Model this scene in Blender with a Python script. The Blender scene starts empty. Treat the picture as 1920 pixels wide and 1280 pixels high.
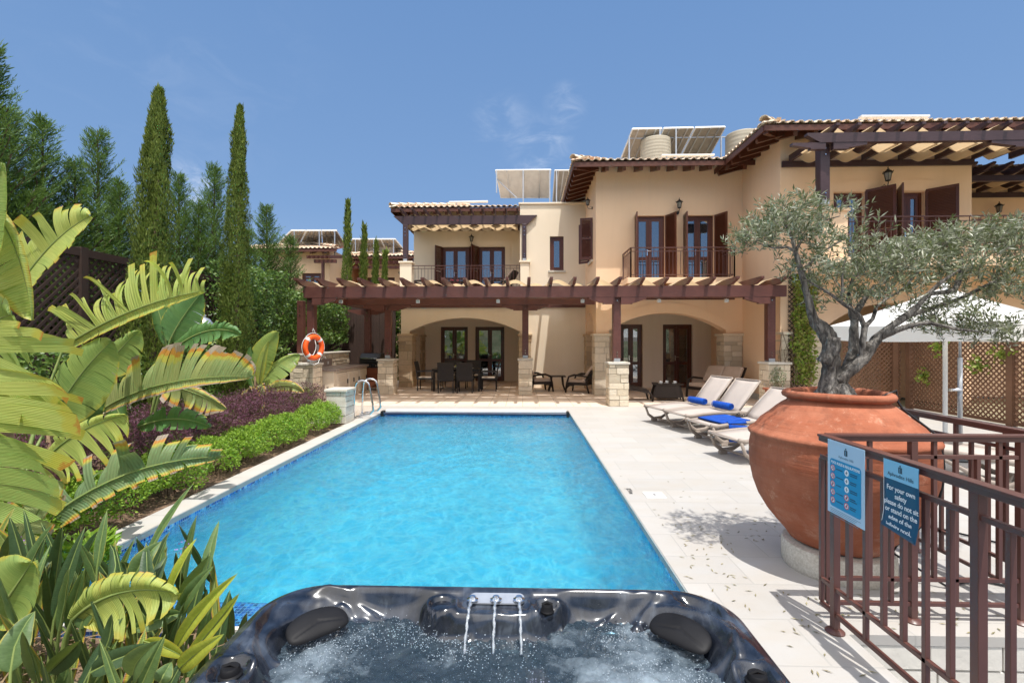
import bpy, math, random
from mathutils import Vector, Matrix
rnd = random.Random(7)
SC = bpy.context.scene
COL = SC.collection
R = math.radians
PI = math.pi
# ---------------------------------------------------------------- survey of the place (camera station = origin)
FOC, PSI, PPX, PPY, EYE = 907.0, R(1.8), 951.5, 639.5, 1.6
def ray(px, py):
    a = (px - PPX) / FOC; b = -(py - PPY) / FOC
    return Vector((a * math.cos(PSI) - math.sin(PSI), a * math.sin(PSI) + math.cos(PSI), b))
def onY(px, py, Y):
    d = ray(px, py); t = Y / d.y; return Vector((d.x * t, Y, EYE + d.z * t))
def onX(px, py, X):
    d = ray(px, py); t = X / d.x; return Vector((X, d.y * t, EYE + d.z * t))
def onZ(px, py, Z=0.0):
    d = ray(px, py); t = (Z - EYE) / d.z; return Vector((d.x * t, d.y * t, Z))
def PX(px, Y): return onY(px, 600, Y).x
def PZ(px, py, Y): return onY(px, py, Y).z

# ---------------------------------------------------------------- objects
def setp(o, label=None, cat=None, group=None, kind=None):
    if label: o['label'] = label
    if cat: o['category'] = cat
    if group: o['group'] = group
    if kind: o['kind'] = kind
    return o
def thing(name, label, cat, loc=(0, 0, 0), rz=0, group=None):
    o = bpy.data.objects.new(name, None); COL.objects.link(o)
    o.location = loc; o.rotation_euler = (0, 0, rz); o.empty_display_size = .1
    return setp(o, label, cat, group)
def copy_tree(o, parent=None):
    c = o.copy(); COL.objects.link(c)
    if parent: c.parent = parent
    for ch in [k for k in SC.objects if k.parent == o]:
        copy_tree(ch, c)
    return c
def kids(o): return list(o.children)
def dup(root, loc, rz=None, label=None, group=None):
    c = root.copy(); COL.objects.link(c); c.location = loc
    if rz is not None: c.rotation_euler = (0, 0, rz)
    if label: c['label'] = label
    if group: c['group'] = group
    for ch in list(root.children):
        d = ch.copy(); COL.objects.link(d); d.parent = c
        for g in list(ch.children):
            e = g.copy(); COL.objects.link(e); e.parent = d
    return c
def base_of(o):
    v = Vector((0, 0, 0))
    while o is not None:
        v += o.location; o = o.parent
    return v

class MB:
    def __init__(s): s.v = []; s.f = []; s.uv = {}
    def add(s, vs, fs, uvs=None):
        n = len(s.v); s.v.extend([tuple(x) for x in vs])
        for i, f in enumerate(fs):
            if uvs is not None: s.uv[len(s.f)] = [uvs[k] for k in f]
            s.f.append(tuple(k + n for k in f))
        return s
    def box(s, x0, x1, y0, y1, z0, z1):
        if x0 > x1: x0, x1 = x1, x0
        if y0 > y1: y0, y1 = y1, y0
        if z0 > z1: z0, z1 = z1, z0
        return s.add([(x0,y0,z0),(x1,y0,z0),(x1,y1,z0),(x0,y1,z0),(x0,y0,z1),(x1,y0,z1),(x1,y1,z1),(x0,y1,z1)],
                     [(0,3,2,1),(4,5,6,7),(0,1,5,4),(1,2,6,5),(2,3,7,6),(3,0,4,7)])
    def bar(s, a, b, w, h, up=(0, 0, 1)):
        """box beam from a to b: width w sideways, h along up"""
        a = Vector(a); b = Vector(b); d = (b - a).normalized(); up = Vector(up)
        if abs(d.dot(up)) > .99: up = Vector((0, 1, 0))
        r = d.cross(up).normalized(); u = r.cross(d).normalized()
        vs = []
        for p in (a, b):
            for (i, j) in ((-1,-1),(1,-1),(1,1),(-1,1)):
                vs.append(p + r * (w / 2 * i) + u * (h / 2 * j))
        return s.add(vs, [(3,2,1,0),(4,5,6,7),(0,1,5,4),(1,2,6,5),(2,3,7,6),(3,0,4,7)])
    def tube(s, pts, rad, n=8, caps=True, closed=False, flat=1.0):
        pts = [Vector(p) for p in pts]; m = len(pts)
        rs = rad if isinstance(rad, (list, tuple)) else [rad] * m
        vs = []; prev = None
        for i, p in enumerate(pts):
            if closed: t = pts[(i + 1) % m] - pts[i - 1]
            else: t = pts[min(i + 1, m - 1)] - pts[max(i - 1, 0)]
            if t.length < 1e-9: t = Vector((0, 0, 1))
            t.normalize()
            if prev is None:
                ref = Vector((0, 0, 1)) if abs(t.z) < .9 else Vector((1, 0, 0))
                r = t.cross(ref).normalized()
            else:
                r = prev - t * prev.dot(t)
                r = r.normalized() if r.length > 1e-6 else t.orthogonal().normalized()
            prev = r; u = t.cross(r)
            for k in range(n):
                a = 2 * PI * k / n
                vs.append(p + r * math.cos(a) * rs[i] + u * math.sin(a) * rs[i] * flat)
        fs = []
        for i in range(m if closed else m - 1):
            j = (i + 1) % m
            for k in range(n):
                l = (k + 1) % n
                fs.append((i*n+k, i*n+l, j*n+l, j*n+k))
        if caps and not closed:
            fs.append(tuple(range(n))[::-1]); fs.append(tuple((m-1)*n + k for k in range(n)))
        return s.add(vs, fs)
    def lathe(s, prof, n=32, c=(0, 0, 0), cap=True):
        c = Vector(c); vs = []
        for (r, z) in prof:
            for k in range(n):
                a = 2 * PI * k / n
                vs.append((c.x + r * math.cos(a), c.y + r * math.sin(a), c.z + z))
        fs = []
        for i in range(len(prof) - 1):
            for k in range(n):
                l = (k + 1) % n
                fs.append((i*n+k, i*n+l, (i+1)*n+l, (i+1)*n+k))
        if cap:
            fs.append(tuple(range(n))[::-1]); m = len(prof) - 1
            fs.append(tuple(m*n + k for k in range(n)))
        return s.add(vs, fs)
    def prism(s, poly, mp, d0, d1):
        """poly [(u,v)] extruded from d0 to d1; mp(u,v,d)->point"""
        n = len(poly)
        vs = [mp(u, v, d0) for u, v in poly] + [mp(u, v, d1) for u, v in poly]
        fs = [tuple(range(n)), tuple(range(2*n - 1, n - 1, -1))]
        for i in range(n):
            j = (i + 1) % n
            fs.append((j, i, i + n, j + n))
        return s.add(vs, fs)
    def grid(s, fn, nu, nv, uv=True, closed_u=False):
        vs = []; uvs = []
        for j in range(nv + 1):
            for i in range(nu + (0 if closed_u else 1)):
                vs.append(fn(i / nu, j / nv)); uvs.append((i / nu, j / nv))
        w = nu if closed_u else nu + 1; fs = []
        for j in range(nv):
            for i in range(nu):
                i2 = (i + 1) % w
                fs.append((j*w+i, j*w+i2, (j+1)*w+i2, (j+1)*w+i))
        return s.add(vs, fs, uvs if uv else None)
    def build(s, name, mat, parent=None, world=True, smooth=False, bevel=0, local=None, autos=None):
        me = bpy.data.meshes.new(name)
        off = base_of(parent) if (parent is not None and world) else Vector((0, 0, 0))
        me.from_pydata([tuple(Vector(v) - off) for v in s.v], [], s.f)
        if s.uv:
            ul = me.uv_layers.new(name='UVMap')
            for pi, p in enumerate(me.polygons):
                if pi in s.uv:
                    for k, li in enumerate(p.loop_indices): ul.data[li].uv = s.uv[pi][k]
        me.materials.append(mat)
        if smooth:
            for p in me.polygons: p.use_smooth = True
        me.update()
        if autos:
            try: me.set_sharp_from_angle(angle=R(autos))
            except Exception: pass
        o = bpy.data.objects.new(name, me); COL.objects.link(o)
        if parent is not None: o.parent = parent
        if bevel:
            b = o.modifiers.new('bevel', 'BEVEL'); b.width = bevel; b.segments = 2; b.limit_method = 'ANGLE'; b.angle_limit = R(40)
        return o
def top(o, label, cat, group=None): return setp(o, label, cat, group)
def struct(o): o['kind'] = 'structure'; return o

def holes_wall(mb, u0, u1, v0, v1, holes, mp, d0, d1):
    """rectangular wall (u,v) with rectangular holes, thickness d0..d1 (d0 = outer face)"""
    us = sorted({u0, u1} | {h[0] for h in holes} | {h[1] for h in holes}); us = [u for u in us if u0 <= u <= u1]
    vv = sorted({v0, v1} | {h[2] for h in holes} | {h[3] for h in holes}); vv = [v for v in vv if v0 <= v <= v1]
    def ish(a, b): return any(h[0] - 1e-6 <= a and b[0] <= 0 for h in ()) 
    def solid(i, j):
        if i < 0 or j < 0 or i >= len(us) - 1 or j >= len(vv) - 1: return False
        cu = (us[i] + us[i+1]) / 2; cv = (vv[j] + vv[j+1]) / 2
        return not any(h[0] < cu < h[1] and h[2] < cv < h[3] for h in holes)
    for i in range(len(us) - 1):
        for j in range(len(vv) - 1):
            if not solid(i, j): continue
            a, b, c, d = us[i], us[i+1], vv[j], vv[j+1]
            mb.add([mp(a,c,d0), mp(b,c,d0), mp(b,d,d0), mp(a,d,d0)], [(0,1,2,3)])
            mb.add([mp(a,c,d1), mp(b,c,d1), mp(b,d,d1), mp(a,d,d1)], [(3,2,1,0)])
            if not solid(i-1, j): mb.add([mp(a,c,d0), mp(a,d,d0), mp(a,d,d1), mp(a,c,d1)], [(0,1,2,3)])
            if not solid(i+1, j): mb.add([mp(b,c,d0), mp(b,d,d0), mp(b,d,d1), mp(b,c,d1)], [(3,2,1,0)])
            if not solid(i, j-1): mb.add([mp(a,c,d0), mp(b,c,d0), mp(b,c,d1), mp(a,c,d1)], [(3,2,1,0)])
            if not solid(i, j+1): mb.add([mp(a,d,d0), mp(b,d,d0), mp(b,d,d1), mp(a,d,d1)], [(0,1,2,3)])
    return mb

# ---------------------------------------------------------------- materials
def rgb(h):
    h = h.lstrip('#'); c = [int(h[i:i+2], 16) / 255 for i in (0, 2, 4)]
    return tuple((x / 12.92 if x <= .04045 else ((x + .055) / 1.055) ** 2.4) for x in c)
class NT:
    def __init__(s, name):
        s.m = bpy.data.materials.new(name); s.m.use_nodes = True
        s.t = s.m.node_tree; s.t.nodes.clear()
        s.out = s.n('ShaderNodeOutputMaterial')
    def n(s, typ, ins=None, **kw):
        nd = s.t.nodes.new(typ)
        for k, v in kw.items(): setattr(nd, k, v)
        if ins:
            for k, v in ins.items():
                if isinstance(v, bpy.types.NodeSocket): s.t.links.new(v, nd.inputs[k])
                else:
                    try: nd.inputs[k].default_value = v
                    except Exception:
                        nd.inputs[k].default_value = tuple(v) + (1,)
        return nd
    def link(s, a, b): s.t.links.new(a, b)
    def math(s, op, a, b=None, c=None, clamp=False):
        nd = s.t.nodes.new('ShaderNodeMath'); nd.operation = op; nd.use_clamp = clamp
        for i, x in enumerate((a, b, c)):
            if x is None: continue
            if isinstance(x, bpy.types.NodeSocket): s.t.links.new(x, nd.inputs[i])
            else: nd.inputs[i].default_value = x
        return nd.outputs[0]
    def mix(s, f, a, b, mode='MIX'):
        nd = s.t.nodes.new('ShaderNodeMix'); nd.data_type = 'RGBA'; nd.blend_type = mode
        for i, x in ((0, f), (6, a), (7, b)):
            if isinstance(x, bpy.types.NodeSocket): s.t.links.new(x, nd.inputs[i])
            elif i == 0: nd.inputs[0].default_value = x
            else: nd.inputs[i].default_value = tuple(x)[:3] + (1,)
        return nd.outputs[2]
    def ramp(s, f, stops, interp='LINEAR'):
        nd = s.t.nodes.new('ShaderNodeValToRGB'); s.t.links.new(f, nd.inputs[0])
        nd.color_ramp.interpolation = interp
        el = nd.color_ramp.elements
        while len(el) > 1: el.remove(el[-1])
        for i, (p, c) in enumerate(stops):
            e = el[0] if i == 0 else el.new(p)
            e.position = p; e.color = tuple(c)[:3] + (1,) if not isinstance(c, (int, float)) else (c, c, c, 1)
        return nd.outputs[0]
    def noise(s, scale, vec=None, detail=4, rough=.55, dist=0):
        ins = {'Scale': scale, 'Detail': detail, 'Roughness': rough, 'Distortion': dist}
        if vec is not None: ins['Vector'] = vec
        return s.n('ShaderNodeTexNoise', ins).outputs[0]
    def coord(s, kind='Object'): return s.n('ShaderNodeTexCoord').outputs[kind]
    def pos(s): return s.n('ShaderNodeNewGeometry').outputs['Position']
    def island(s): return s.n('ShaderNodeNewGeometry').outputs['Random Per Island']
    def mapping(s, vec, scale=(1, 1, 1), rot=(0, 0, 0), loc=(0, 0, 0)):
        return s.n('ShaderNodeMapping', {'Vector': vec, 'Scale': scale, 'Rotation': rot, 'Location': loc}).outputs[0]
    def bump(s, h, strength=.3, dist=.02, normal=None):
        ins = {'Height': h, 'Strength': strength, 'Distance': dist}
        if normal is not None: ins['Normal'] = normal
        return s.n('ShaderNodeBump', ins).outputs[0]
    def bsdf(s, color, rough=.6, metal=0, spec=.5, normal=None, **kw):
        ins = {'Base Color': color if isinstance(color, bpy.types.NodeSocket) else tuple(color)[:3] + (1,), 'Roughness': rough, 'Metallic': metal, 'Specular IOR Level': spec}
        if normal is not None: ins['Normal'] = normal
        ins.update(kw)
        return s.n('ShaderNodeBsdfPrincipled', ins).outputs[0]
    def done(s, sh): s.link(sh, s.out.inputs['Surface']); return s.m
def pm(name, c1, c2=None, scale=3, rough=.6, bump=0, bscale=40, bdist=.01, island=0, metal=0, spec=.4, stretch=(1, 1, 1), fine=0, **kw):
    t = NT(name); co = t.coord()
    v = t.mapping(co, stretch) if stretch != (1, 1, 1) else co
    c2 = c2 or c1
    col = t.mix(t.ramp(t.noise(scale, v, 5), [(.3, 0), (.7, 1)]), c1, c2)
    if fine: col = t.mix(fine, col, t.ramp(t.noise(scale * 14, v, 3), [(.3, (.0, .0, .0)), (.7, (1, 1, 1))]), 'SOFT_LIGHT')
    if island:
        g = t.math('MULTIPLY_ADD', t.island(), 2 * island, 1 - island)
        cc = t.n('ShaderNodeCombineXYZ', {0: g, 1: g, 2: g}).outputs[0]
        col = t.mix(1, col, cc, 'MULTIPLY')
    nrm = t.bump(t.noise(bscale, v, 4), bump, bdist) if bump else None
    return t.done(t.bsdf(col, rough, metal, spec, nrm, **kw))
def leafmat(name, cols, rough=.45, trans=.3, spec=.4, vein=0):
    t = NT(name)
    col = t.ramp(t.island(), [(i / max(1, len(cols) - 1), c) for i, c in enumerate(cols)])
    b = t.bsdf(col, rough, 0, spec)
    tr = t.n('ShaderNodeBsdfTranslucent', {'Color': t.mix(.35, col, (.35, .5, .05))}).outputs[0]
    return t.done(t.n('ShaderNodeMixShader', {0: trans, 1: b, 2: tr}).outputs[0])
# ---------------------------------------------------------------- camera, sun, sky
cam = bpy.data.cameras.new('camera'); camo = bpy.data.objects.new('camera', cam); COL.objects.link(camo)
camo.location = (0, 0, EYE); camo.rotation_euler = (R(90), 0, PSI)
cam.sensor_width = 36; cam.lens = FOC / 1920 * 36
cam.shift_x = (960 - PPX) / 1920; cam.shift_y = (PPY - 640) / 1920
cam.clip_end = 3000; cam.clip_start = .02
SC.camera = camo
SUN = Vector((.11, -.29, 1)).normalized()
sl = bpy.data.lights.new('sun', 'SUN'); so = bpy.data.objects.new('sun', sl); COL.objects.link(so)
sl.energy = 4.3; sl.angle = R(.53); sl.color = (1, .965, .91)
so.rotation_euler = SUN.to_track_quat('Z', 'Y').to_euler(); so.location = (3, -5, 30)
w = bpy.data.worlds.new('World'); SC.world = w; w.use_nodes = True
nt = w.node_tree; nt.nodes.clear()
bg = nt.nodes.new('ShaderNodeBackground'); ow = nt.nodes.new('ShaderNodeOutputWorld')
sky = nt.nodes.new('ShaderNodeTexSky'); sky.sky_type = 'NISHITA'; sky.sun_disc = False
sky.sun_elevation = math.asin(SUN.z); sky.sun_rotation = math.atan2(SUN.x, SUN.y)
sky.altitude = 0; sky.air_density = 1.0; sky.dust_density = .6; sky.ozone_density = 2.0
# thin high cloud: wisps where the view direction passes through slow noise
tc = nt.nodes.new('ShaderNodeTexCoord')
def wn(t, **kw):
    n = nt.nodes.new(t)
    for k, v in kw.items(): setattr(n, k, v)
    return n
def wisps(direction, size, amt, seed):
    d = Vector(direction).normalized()
    dt = wn('ShaderNodeVectorMath', operation='DISTANCE'); nt.links.new(tc.outputs['Generated'], dt.inputs[0]); dt.inputs[1].default_value = d
    mr = wn('ShaderNodeMapRange', interpolation_type='SMOOTHSTEP'); nt.links.new(dt.outputs['Value'], mr.inputs[0])
    mr.inputs[1].default_value = 0; mr.inputs[2].default_value = size; mr.inputs[3].default_value = 1; mr.inputs[4].default_value = 0
    mp = wn('ShaderNodeMapping'); nt.links.new(tc.outputs['Generated'], mp.inputs[0]); mp.inputs['Scale'].default_value = (1, 1, 2.2); mp.inputs['Location'].default_value = (seed, seed, 0); mp.inputs['Rotation'].default_value = (.2, .5, 0)
    nz = wn('ShaderNodeTexNoise'); nt.links.new(mp.outputs[0], nz.inputs['Vector']); nz.inputs['Scale'].default_value = 9; nz.inputs['Detail'].default_value = 9; nz.inputs['Roughness'].default_value = .62; nz.inputs['Distortion'].default_value = .8
    r2 = wn('ShaderNodeMapRange', interpolation_type='SMOOTHSTEP'); nt.links.new(nz.outputs[0], r2.inputs[0]); r2.inputs[1].default_value = .42; r2.inputs[2].default_value = .8; r2.inputs[3].default_value = 0; r2.inputs[4].default_value = amt
    m = wn('ShaderNodeMath', operation='MULTIPLY'); nt.links.new(mr.outputs[0], m.inputs[0]); nt.links.new(r2.outputs[0], m.inputs[1])
    return m.outputs[0]
sx = wn('ShaderNodeSeparateXYZ'); nt.links.new(tc.outputs['Generated'], sx.inputs[0])
cr = wn('ShaderNodeValToRGB'); nt.links.new(sx.outputs[2], cr.inputs[0])
cr.color_ramp.elements[0].position = 0; cr.color_ramp.elements[0].color = (.33, .46, .68, 1)
cr.color_ramp.elements[1].position = .75; cr.color_ramp.elements[1].color = (.125, .26, .54, 1)
e_ = cr.color_ramp.elements.new(.25); e_.color = (.195, .345, .62, 1)
sc_ = wn('ShaderNodeVectorMath', operation='SCALE'); nt.links.new(cr.outputs[0], sc_.inputs[0]); sc_.inputs['Scale'].default_value = .96 / .085
m0 = wn('ShaderNodeMix', data_type='RGBA'); m0.inputs[0].default_value = .8; nt.links.new(sky.outputs[0], m0.inputs[6]); nt.links.new(sc_.outputs[0], m0.inputs[7])
acc = m0.outputs[2]
# unseen sky behind, beside and overhead brightened: added fill for the shaded walls
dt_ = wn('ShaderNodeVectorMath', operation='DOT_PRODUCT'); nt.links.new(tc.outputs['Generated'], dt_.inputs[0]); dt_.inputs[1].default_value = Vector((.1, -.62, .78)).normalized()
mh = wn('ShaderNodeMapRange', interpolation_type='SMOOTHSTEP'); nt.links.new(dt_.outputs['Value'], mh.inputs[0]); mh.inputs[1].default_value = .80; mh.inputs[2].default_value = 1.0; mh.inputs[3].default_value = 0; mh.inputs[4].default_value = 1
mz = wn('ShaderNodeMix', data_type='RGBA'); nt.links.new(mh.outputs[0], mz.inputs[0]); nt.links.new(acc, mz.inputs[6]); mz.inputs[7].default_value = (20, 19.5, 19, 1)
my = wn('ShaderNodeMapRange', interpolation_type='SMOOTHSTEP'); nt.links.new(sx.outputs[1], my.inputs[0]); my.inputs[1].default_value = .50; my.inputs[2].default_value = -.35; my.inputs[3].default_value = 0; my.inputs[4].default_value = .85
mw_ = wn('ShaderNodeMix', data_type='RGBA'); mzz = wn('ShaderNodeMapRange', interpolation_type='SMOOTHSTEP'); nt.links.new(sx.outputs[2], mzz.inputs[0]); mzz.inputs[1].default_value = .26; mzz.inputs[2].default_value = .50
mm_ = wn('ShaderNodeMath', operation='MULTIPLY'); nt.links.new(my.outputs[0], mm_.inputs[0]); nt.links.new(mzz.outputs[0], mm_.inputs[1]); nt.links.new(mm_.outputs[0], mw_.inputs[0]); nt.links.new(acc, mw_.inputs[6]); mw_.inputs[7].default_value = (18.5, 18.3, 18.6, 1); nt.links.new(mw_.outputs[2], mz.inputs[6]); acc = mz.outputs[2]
for (px, py, sz, am, sd) in ((1010, 285, .085, .65, 0), (940, 240, .08, .4, 3), (1060, 200, .05, .6, 6), (365, 350, .07, .8, 9), (330, 120, .30, .07, 14)):
    mx = wn('ShaderNodeMix', data_type='RGBA'); nt.links.new(wisps(ray(px, py), sz, am, sd), mx.inputs[0])
    nt.links.new(acc, mx.inputs[6]); mx.inputs[7].default_value = (8.5, 9.2, 10.5, 1); acc = mx.outputs[2]
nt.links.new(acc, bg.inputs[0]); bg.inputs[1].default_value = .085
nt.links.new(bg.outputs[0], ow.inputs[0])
SC.view_settings.view_transform = 'Standard'; SC.view_settings.look = 'None'; SC.view_settings.exposure = .29; SC.view_settings.gamma = 1
SC.render.engine = 'CYCLES'
cy = SC.cycles; cy.max_bounces = 10; cy.diffuse_bounces = 7; cy.transparent_max_bounces = 16; cy.use_denoising = True
try: cy.sample_clamp_indirect = 6; cy.sample_clamp_direct = 0
except Exception: pass
# ---------------------------------------------------------------- materials
M = {}
def stucco(name, c, d):
    t = NT(name); co = t.pos()
    a = t.noise(.7, co, 5, .6); b = t.noise(160, co, 2)
    col = t.mix(t.ramp(a, [(.3, 0), (.75, 1)]), c, d)
    st = t.noise(1.0, t.mapping(co, (5, 5, .35)), 5, .6)
    col = t.mix(t.ramp(st, [(.5, 0), (.8, .16)]), col, tuple(x * .75 for x in d))
    n = t.bump(b, .35, .004, t.bump(t.noise(4, co, 3), .08, .03))
    return t.done(t.bsdf(col, .88, 0, .2, n))
M['stucco_l'] = stucco('cream_render', (.83, .715, .565), (.79, .68, .52))
M['stucco_r'] = stucco('peach_render', (.88, .63, .42), (.84, .59, .385))
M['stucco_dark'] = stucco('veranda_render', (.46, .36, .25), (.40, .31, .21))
def paving(name, c, mort, sx, sy, off=.5, var=.05, rough=.55, mw=.006):
    t = NT(name); p = t.pos()
    v = t.mapping(p, (1, 1, 1))
    br = t.n('ShaderNodeTexBrick', {'Vector': v, 'Scale': 1, 'Mortar Size': mw, 'Mortar Smooth': .3, 'Brick Width': sx, 'Row Height': sy, 'Color1': (.0, .0, .0, 1), 'Color2': (1, 1, 1, 1), 'Mortar': (.5, .5, .5, 1)}, offset=off)
    f = t.math('MULTIPLY', br.outputs[0], 1)
    lo = tuple(x * (1 - var) for x in c); hi = tuple(min(1, x * (1 + var)) for x in c)
    col = t.mix(f, lo, hi)
    bl = t.noise(1.7, t.mapping(p, (1, 2.2, 1)), 7, .65)
    col = t.mix(t.ramp(bl, [(.35, 0), (.7, .5)]), col, (c[0] * .97, c[1] * .88, c[2] * .76))
    pit = t.noise(55, t.mapping(p, (1, 2.5, 1)), 3, .7)
    col = t.mix(t.ramp(pit, [(.64, 0), (.72, .35)]), col, tuple(x * .6 for x in c))
    st = t.noise(.8, p, 6, .7)
    col = t.mix(t.ramp(st, [(.52, 0), (.75, .32)]), col, (c[0] * .72, c[1] * .68, c[2] * .6))
    col = t.mix(br.outputs[1], col, mort)
    h = t.math('SUBTRACT', t.math('MULTIPLY', t.noise(30, p, 4), .25), br.outputs[1])
    return t.done(t.bsdf(col, rough, 0, .35, t.bump(h, .35, .004)))
M['travertine'] = paving('travertine_paving', (.425, .413, .395), (.37, .355, .33), .61, .405)
M['patio'] = paving('patio_tiles', (.72, .60, .50), (.38, .30, .24), .42, .42, 0, .06, .5, .008)  # same tile as the deck; tan and brown of its shade painted in
M['coping'] = paving('coping_stone', (.50, .48, .45), (.36, .33, .29), 40, .62, 0)
M['lip'] = pm('coping_edge', (.30, .33, .33), (.22, .26, .27), 6, .5)
M['earth'] = pm('dry_soil', (.26, .17, .11), (.11, .07, .045), 14, .95, .8, 60, .02, fine=.6)
M['dryland'] = pm('dry_ground', (.30, .25, .16), (.16, .15, .08), .4, .95, .5, 20, .02)
M['gravel'] = pm('pale_gravel', (.62, .56, .48), (.35, .30, .25), 60, .9, 1, 90, .02)
M['white_stone'] = pm('pale_limestone', (.62, .59, .52), (.50, .455, .38), 5, .7, .35, 40, .01, fine=.4)
M['terra_face'] = pm('cut_block', (.66, .63, .57), (.56, .53, .48), 5, .8, .35, 22, .012)
M['louvre'] = pm('grey_board', (.55, .54, .50), (.48, .47, .44), 4, .5)
def stone(name, c, d):
    t = NT(name); co = t.coord()
    col = t.ramp(t.island(), [(0, tuple(x * .72 for x in c)), (.3, c), (.6, d), (1, tuple(min(1, x * 1.15) for x in c))])
    col = t.mix(t.ramp(t.noise(14, co, 6, .7), [(.35, 0), (.75, .55)]), col, tuple(x * .62 for x in d))
    n = t.bump(t.noise(26, co, 6, .65), .9, .018, t.bump(t.noise(110, co, 3), .4, .004))
    return t.done(t.bsdf(col, .85, 0, .2, n))
M['stone'] = stone('split_face_stone', (.66, .55, .40), (.74, .64, .50))
M['stone_warm'] = stone('warm_split_face_stone', (.52, .38, .24), (.60, .46, .31))
M['mortar'] = pm('mortar', (.38, .32, .24), (.30, .25, .19), 20, .95, .3)
def wood(name, c, d, rough=.38):
    t = NT(name); co = t.coord()
    g = t.noise(7, t.mapping(co, (1, 9, 9)), 6, .65, .4)
    g2 = t.noise(2.2, co, 3)
    col = t.mix(t.ramp(g, [(.3, 0), (.7, 1)]), c, d)
    col = t.mix(t.ramp(g2, [(.4, 0), (.7, .35)]), col, tuple(x * 1.5 for x in d))
    return t.done(t.bsdf(col, rough, 0, .5, t.bump(g, .25, .004)))
M['wood'] = wood('stained_timber', (.075, .027, .021), (.128, .048, .037))
M['wood_dark'] = wood('dark_timber', (.040, .021, .022), (.065, .036, .040))
M['frame'] = wood('joinery_timber', (.070, .020, .010), (.105, .034, .018), .3)
M['lattice'] = wood('lattice_timber', (.14, .068, .035), (.20, .10, .055), .7)
M['lattice_dark'] = wood('old_lattice_timber', (.032, .017, .012), (.05, .026, .018), .8)
_t = NT('sun_sail_canvas'); M['cloth_sail'] = _t.done(_t.n('ShaderNodeMixShader', {0: .42, 1: _t.bsdf(_t.mix(_t.noise(5, _t.coord(), 4), (.80, .64, .42), (.72, .55, .34)), .9, 0, .2), 2: _t.n('ShaderNodeBsdfTranslucent', {'Color': (.80, .60, .36, 1)}).outputs[0]}).outputs[0])
def glassmat(name, tint=(.03, .04, .05)):
    t = NT(name)
    g = t.n('ShaderNodeBsdfGlossy', {'Color': (.85, .9, .95, 1), 'Roughness': .015}).outputs[0]
    p = t.bsdf(tint, .1, 0, .8)
    tr = t.n('ShaderNodeBsdfTransparent', {'Color': (.75, .8, .8, 1)}).outputs[0]
    inner = t.n('ShaderNodeMixShader', {0: .55, 1: p, 2: tr}).outputs[0]
    fr = t.n('ShaderNodeFresnel', {'IOR': 1.55}).outputs[0]
    f = t.math('MULTIPLY_ADD', fr, 1.2, .22, clamp=True)
    return t.done(t.n('ShaderNodeMixShader', {0: f, 1: inner, 2: g}).outputs[0])
M['glass'] = glassmat('window_glass')
M['iron'] = pm('black_iron', (.012, .012, .013), (.02, .02, .022), 10, .35, .2, 60, .002, metal=.3, spec=.6)
M['rail'] = pm('brown_painted_steel', (.085, .035, .028), (.115, .05, .04), 3, .36, .08, 80, .002, spec=.5)
M['chrome'] = pm('polished_steel', (.75, .76, .78), (.65, .66, .68), 3, .12, metal=1)
M['galv'] = pm('galvanised_steel', (.42, .44, .47), (.52, .54, .57), 8, .42, metal=.7)
M['white_paint'] = pm('white_paint', (.78, .78, .76), (.72, .72, .70), 5, .4)
M['curtain'] = pm('curtain_cloth', (.62, .58, .52), (.5, .46, .40), 8, .9)
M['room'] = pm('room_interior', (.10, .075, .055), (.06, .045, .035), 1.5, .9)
M['fill'] = pm('fascia_timber', (.085, .028, .018), (.12, .045, .028), 6, .5)
def tilemat():
    t = NT('clay_roof_tiles'); co = t.pos()
    col = t.ramp(t.island(), [(0, (.62, .42, .29)), (.35, (.72, .57, .42)), (.7, (.82, .71, .56)), (1, (.66, .49, .36))])
    col = t.mix(t.ramp(t.noise(5, co, 5), [(.4, 0), (.7, .5)]), col, (.66, .58, .47))
    return t.done(t.bsdf(col, .85, 0, .2, t.bump(t.noise(60, co, 3), .3, .005)))
M['tile'] = tilemat()
def mosaic(name, mode):
    t = NT(name); p = t.pos(); sp = t.n('ShaderNodeSeparateXYZ', {0: p})
    if mode == 'top': u, v = sp.outputs[0], sp.outputs[1]
    else: u, v = t.math('ADD', sp.outputs[0], sp.outputs[1]), sp.outputs[2]
    S = 36
    uu = t.math('MULTIPLY', u, S); vv = t.math('MULTIPLY', v, S)
    cell = t.n('ShaderNodeCombineXYZ', {0: t.math('FLOOR', uu), 1: t.math('FLOOR', vv), 2: 0.0}).outputs[0]
    wn_ = t.n('ShaderNodeTexWhiteNoise', {'Vector': cell}).outputs[0]
    col = t.ramp(wn_, [(0, (.003, .025, .20)), (.28, (.005, .07, .42)), (.5, (.015, .17, .62)), (.72, (.10, .38, .74)), (.9, (.30, .56, .80))], 'CONSTANT')
    g = t.math('MAXIMUM', t.math('GREATER_THAN', t.math('ABSOLUTE', t.math('SUBTRACT', t.math('FRACT', uu), .5)), .44),
               t.math('GREATER_THAN', t.math('ABSOLUTE', t.math('SUBTRACT', t.math('FRACT', vv), .5)), .44))
    col = t.mix(g, col, (.45, .60, .70))
    return t.done(t.bsdf(col, .12, 0, .6))
M['mosaic_top'] = mosaic('mosaic_tile_top', 'top'); M['mosaic_side'] = mosaic('mosaic_tile_side', 'side')
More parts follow.
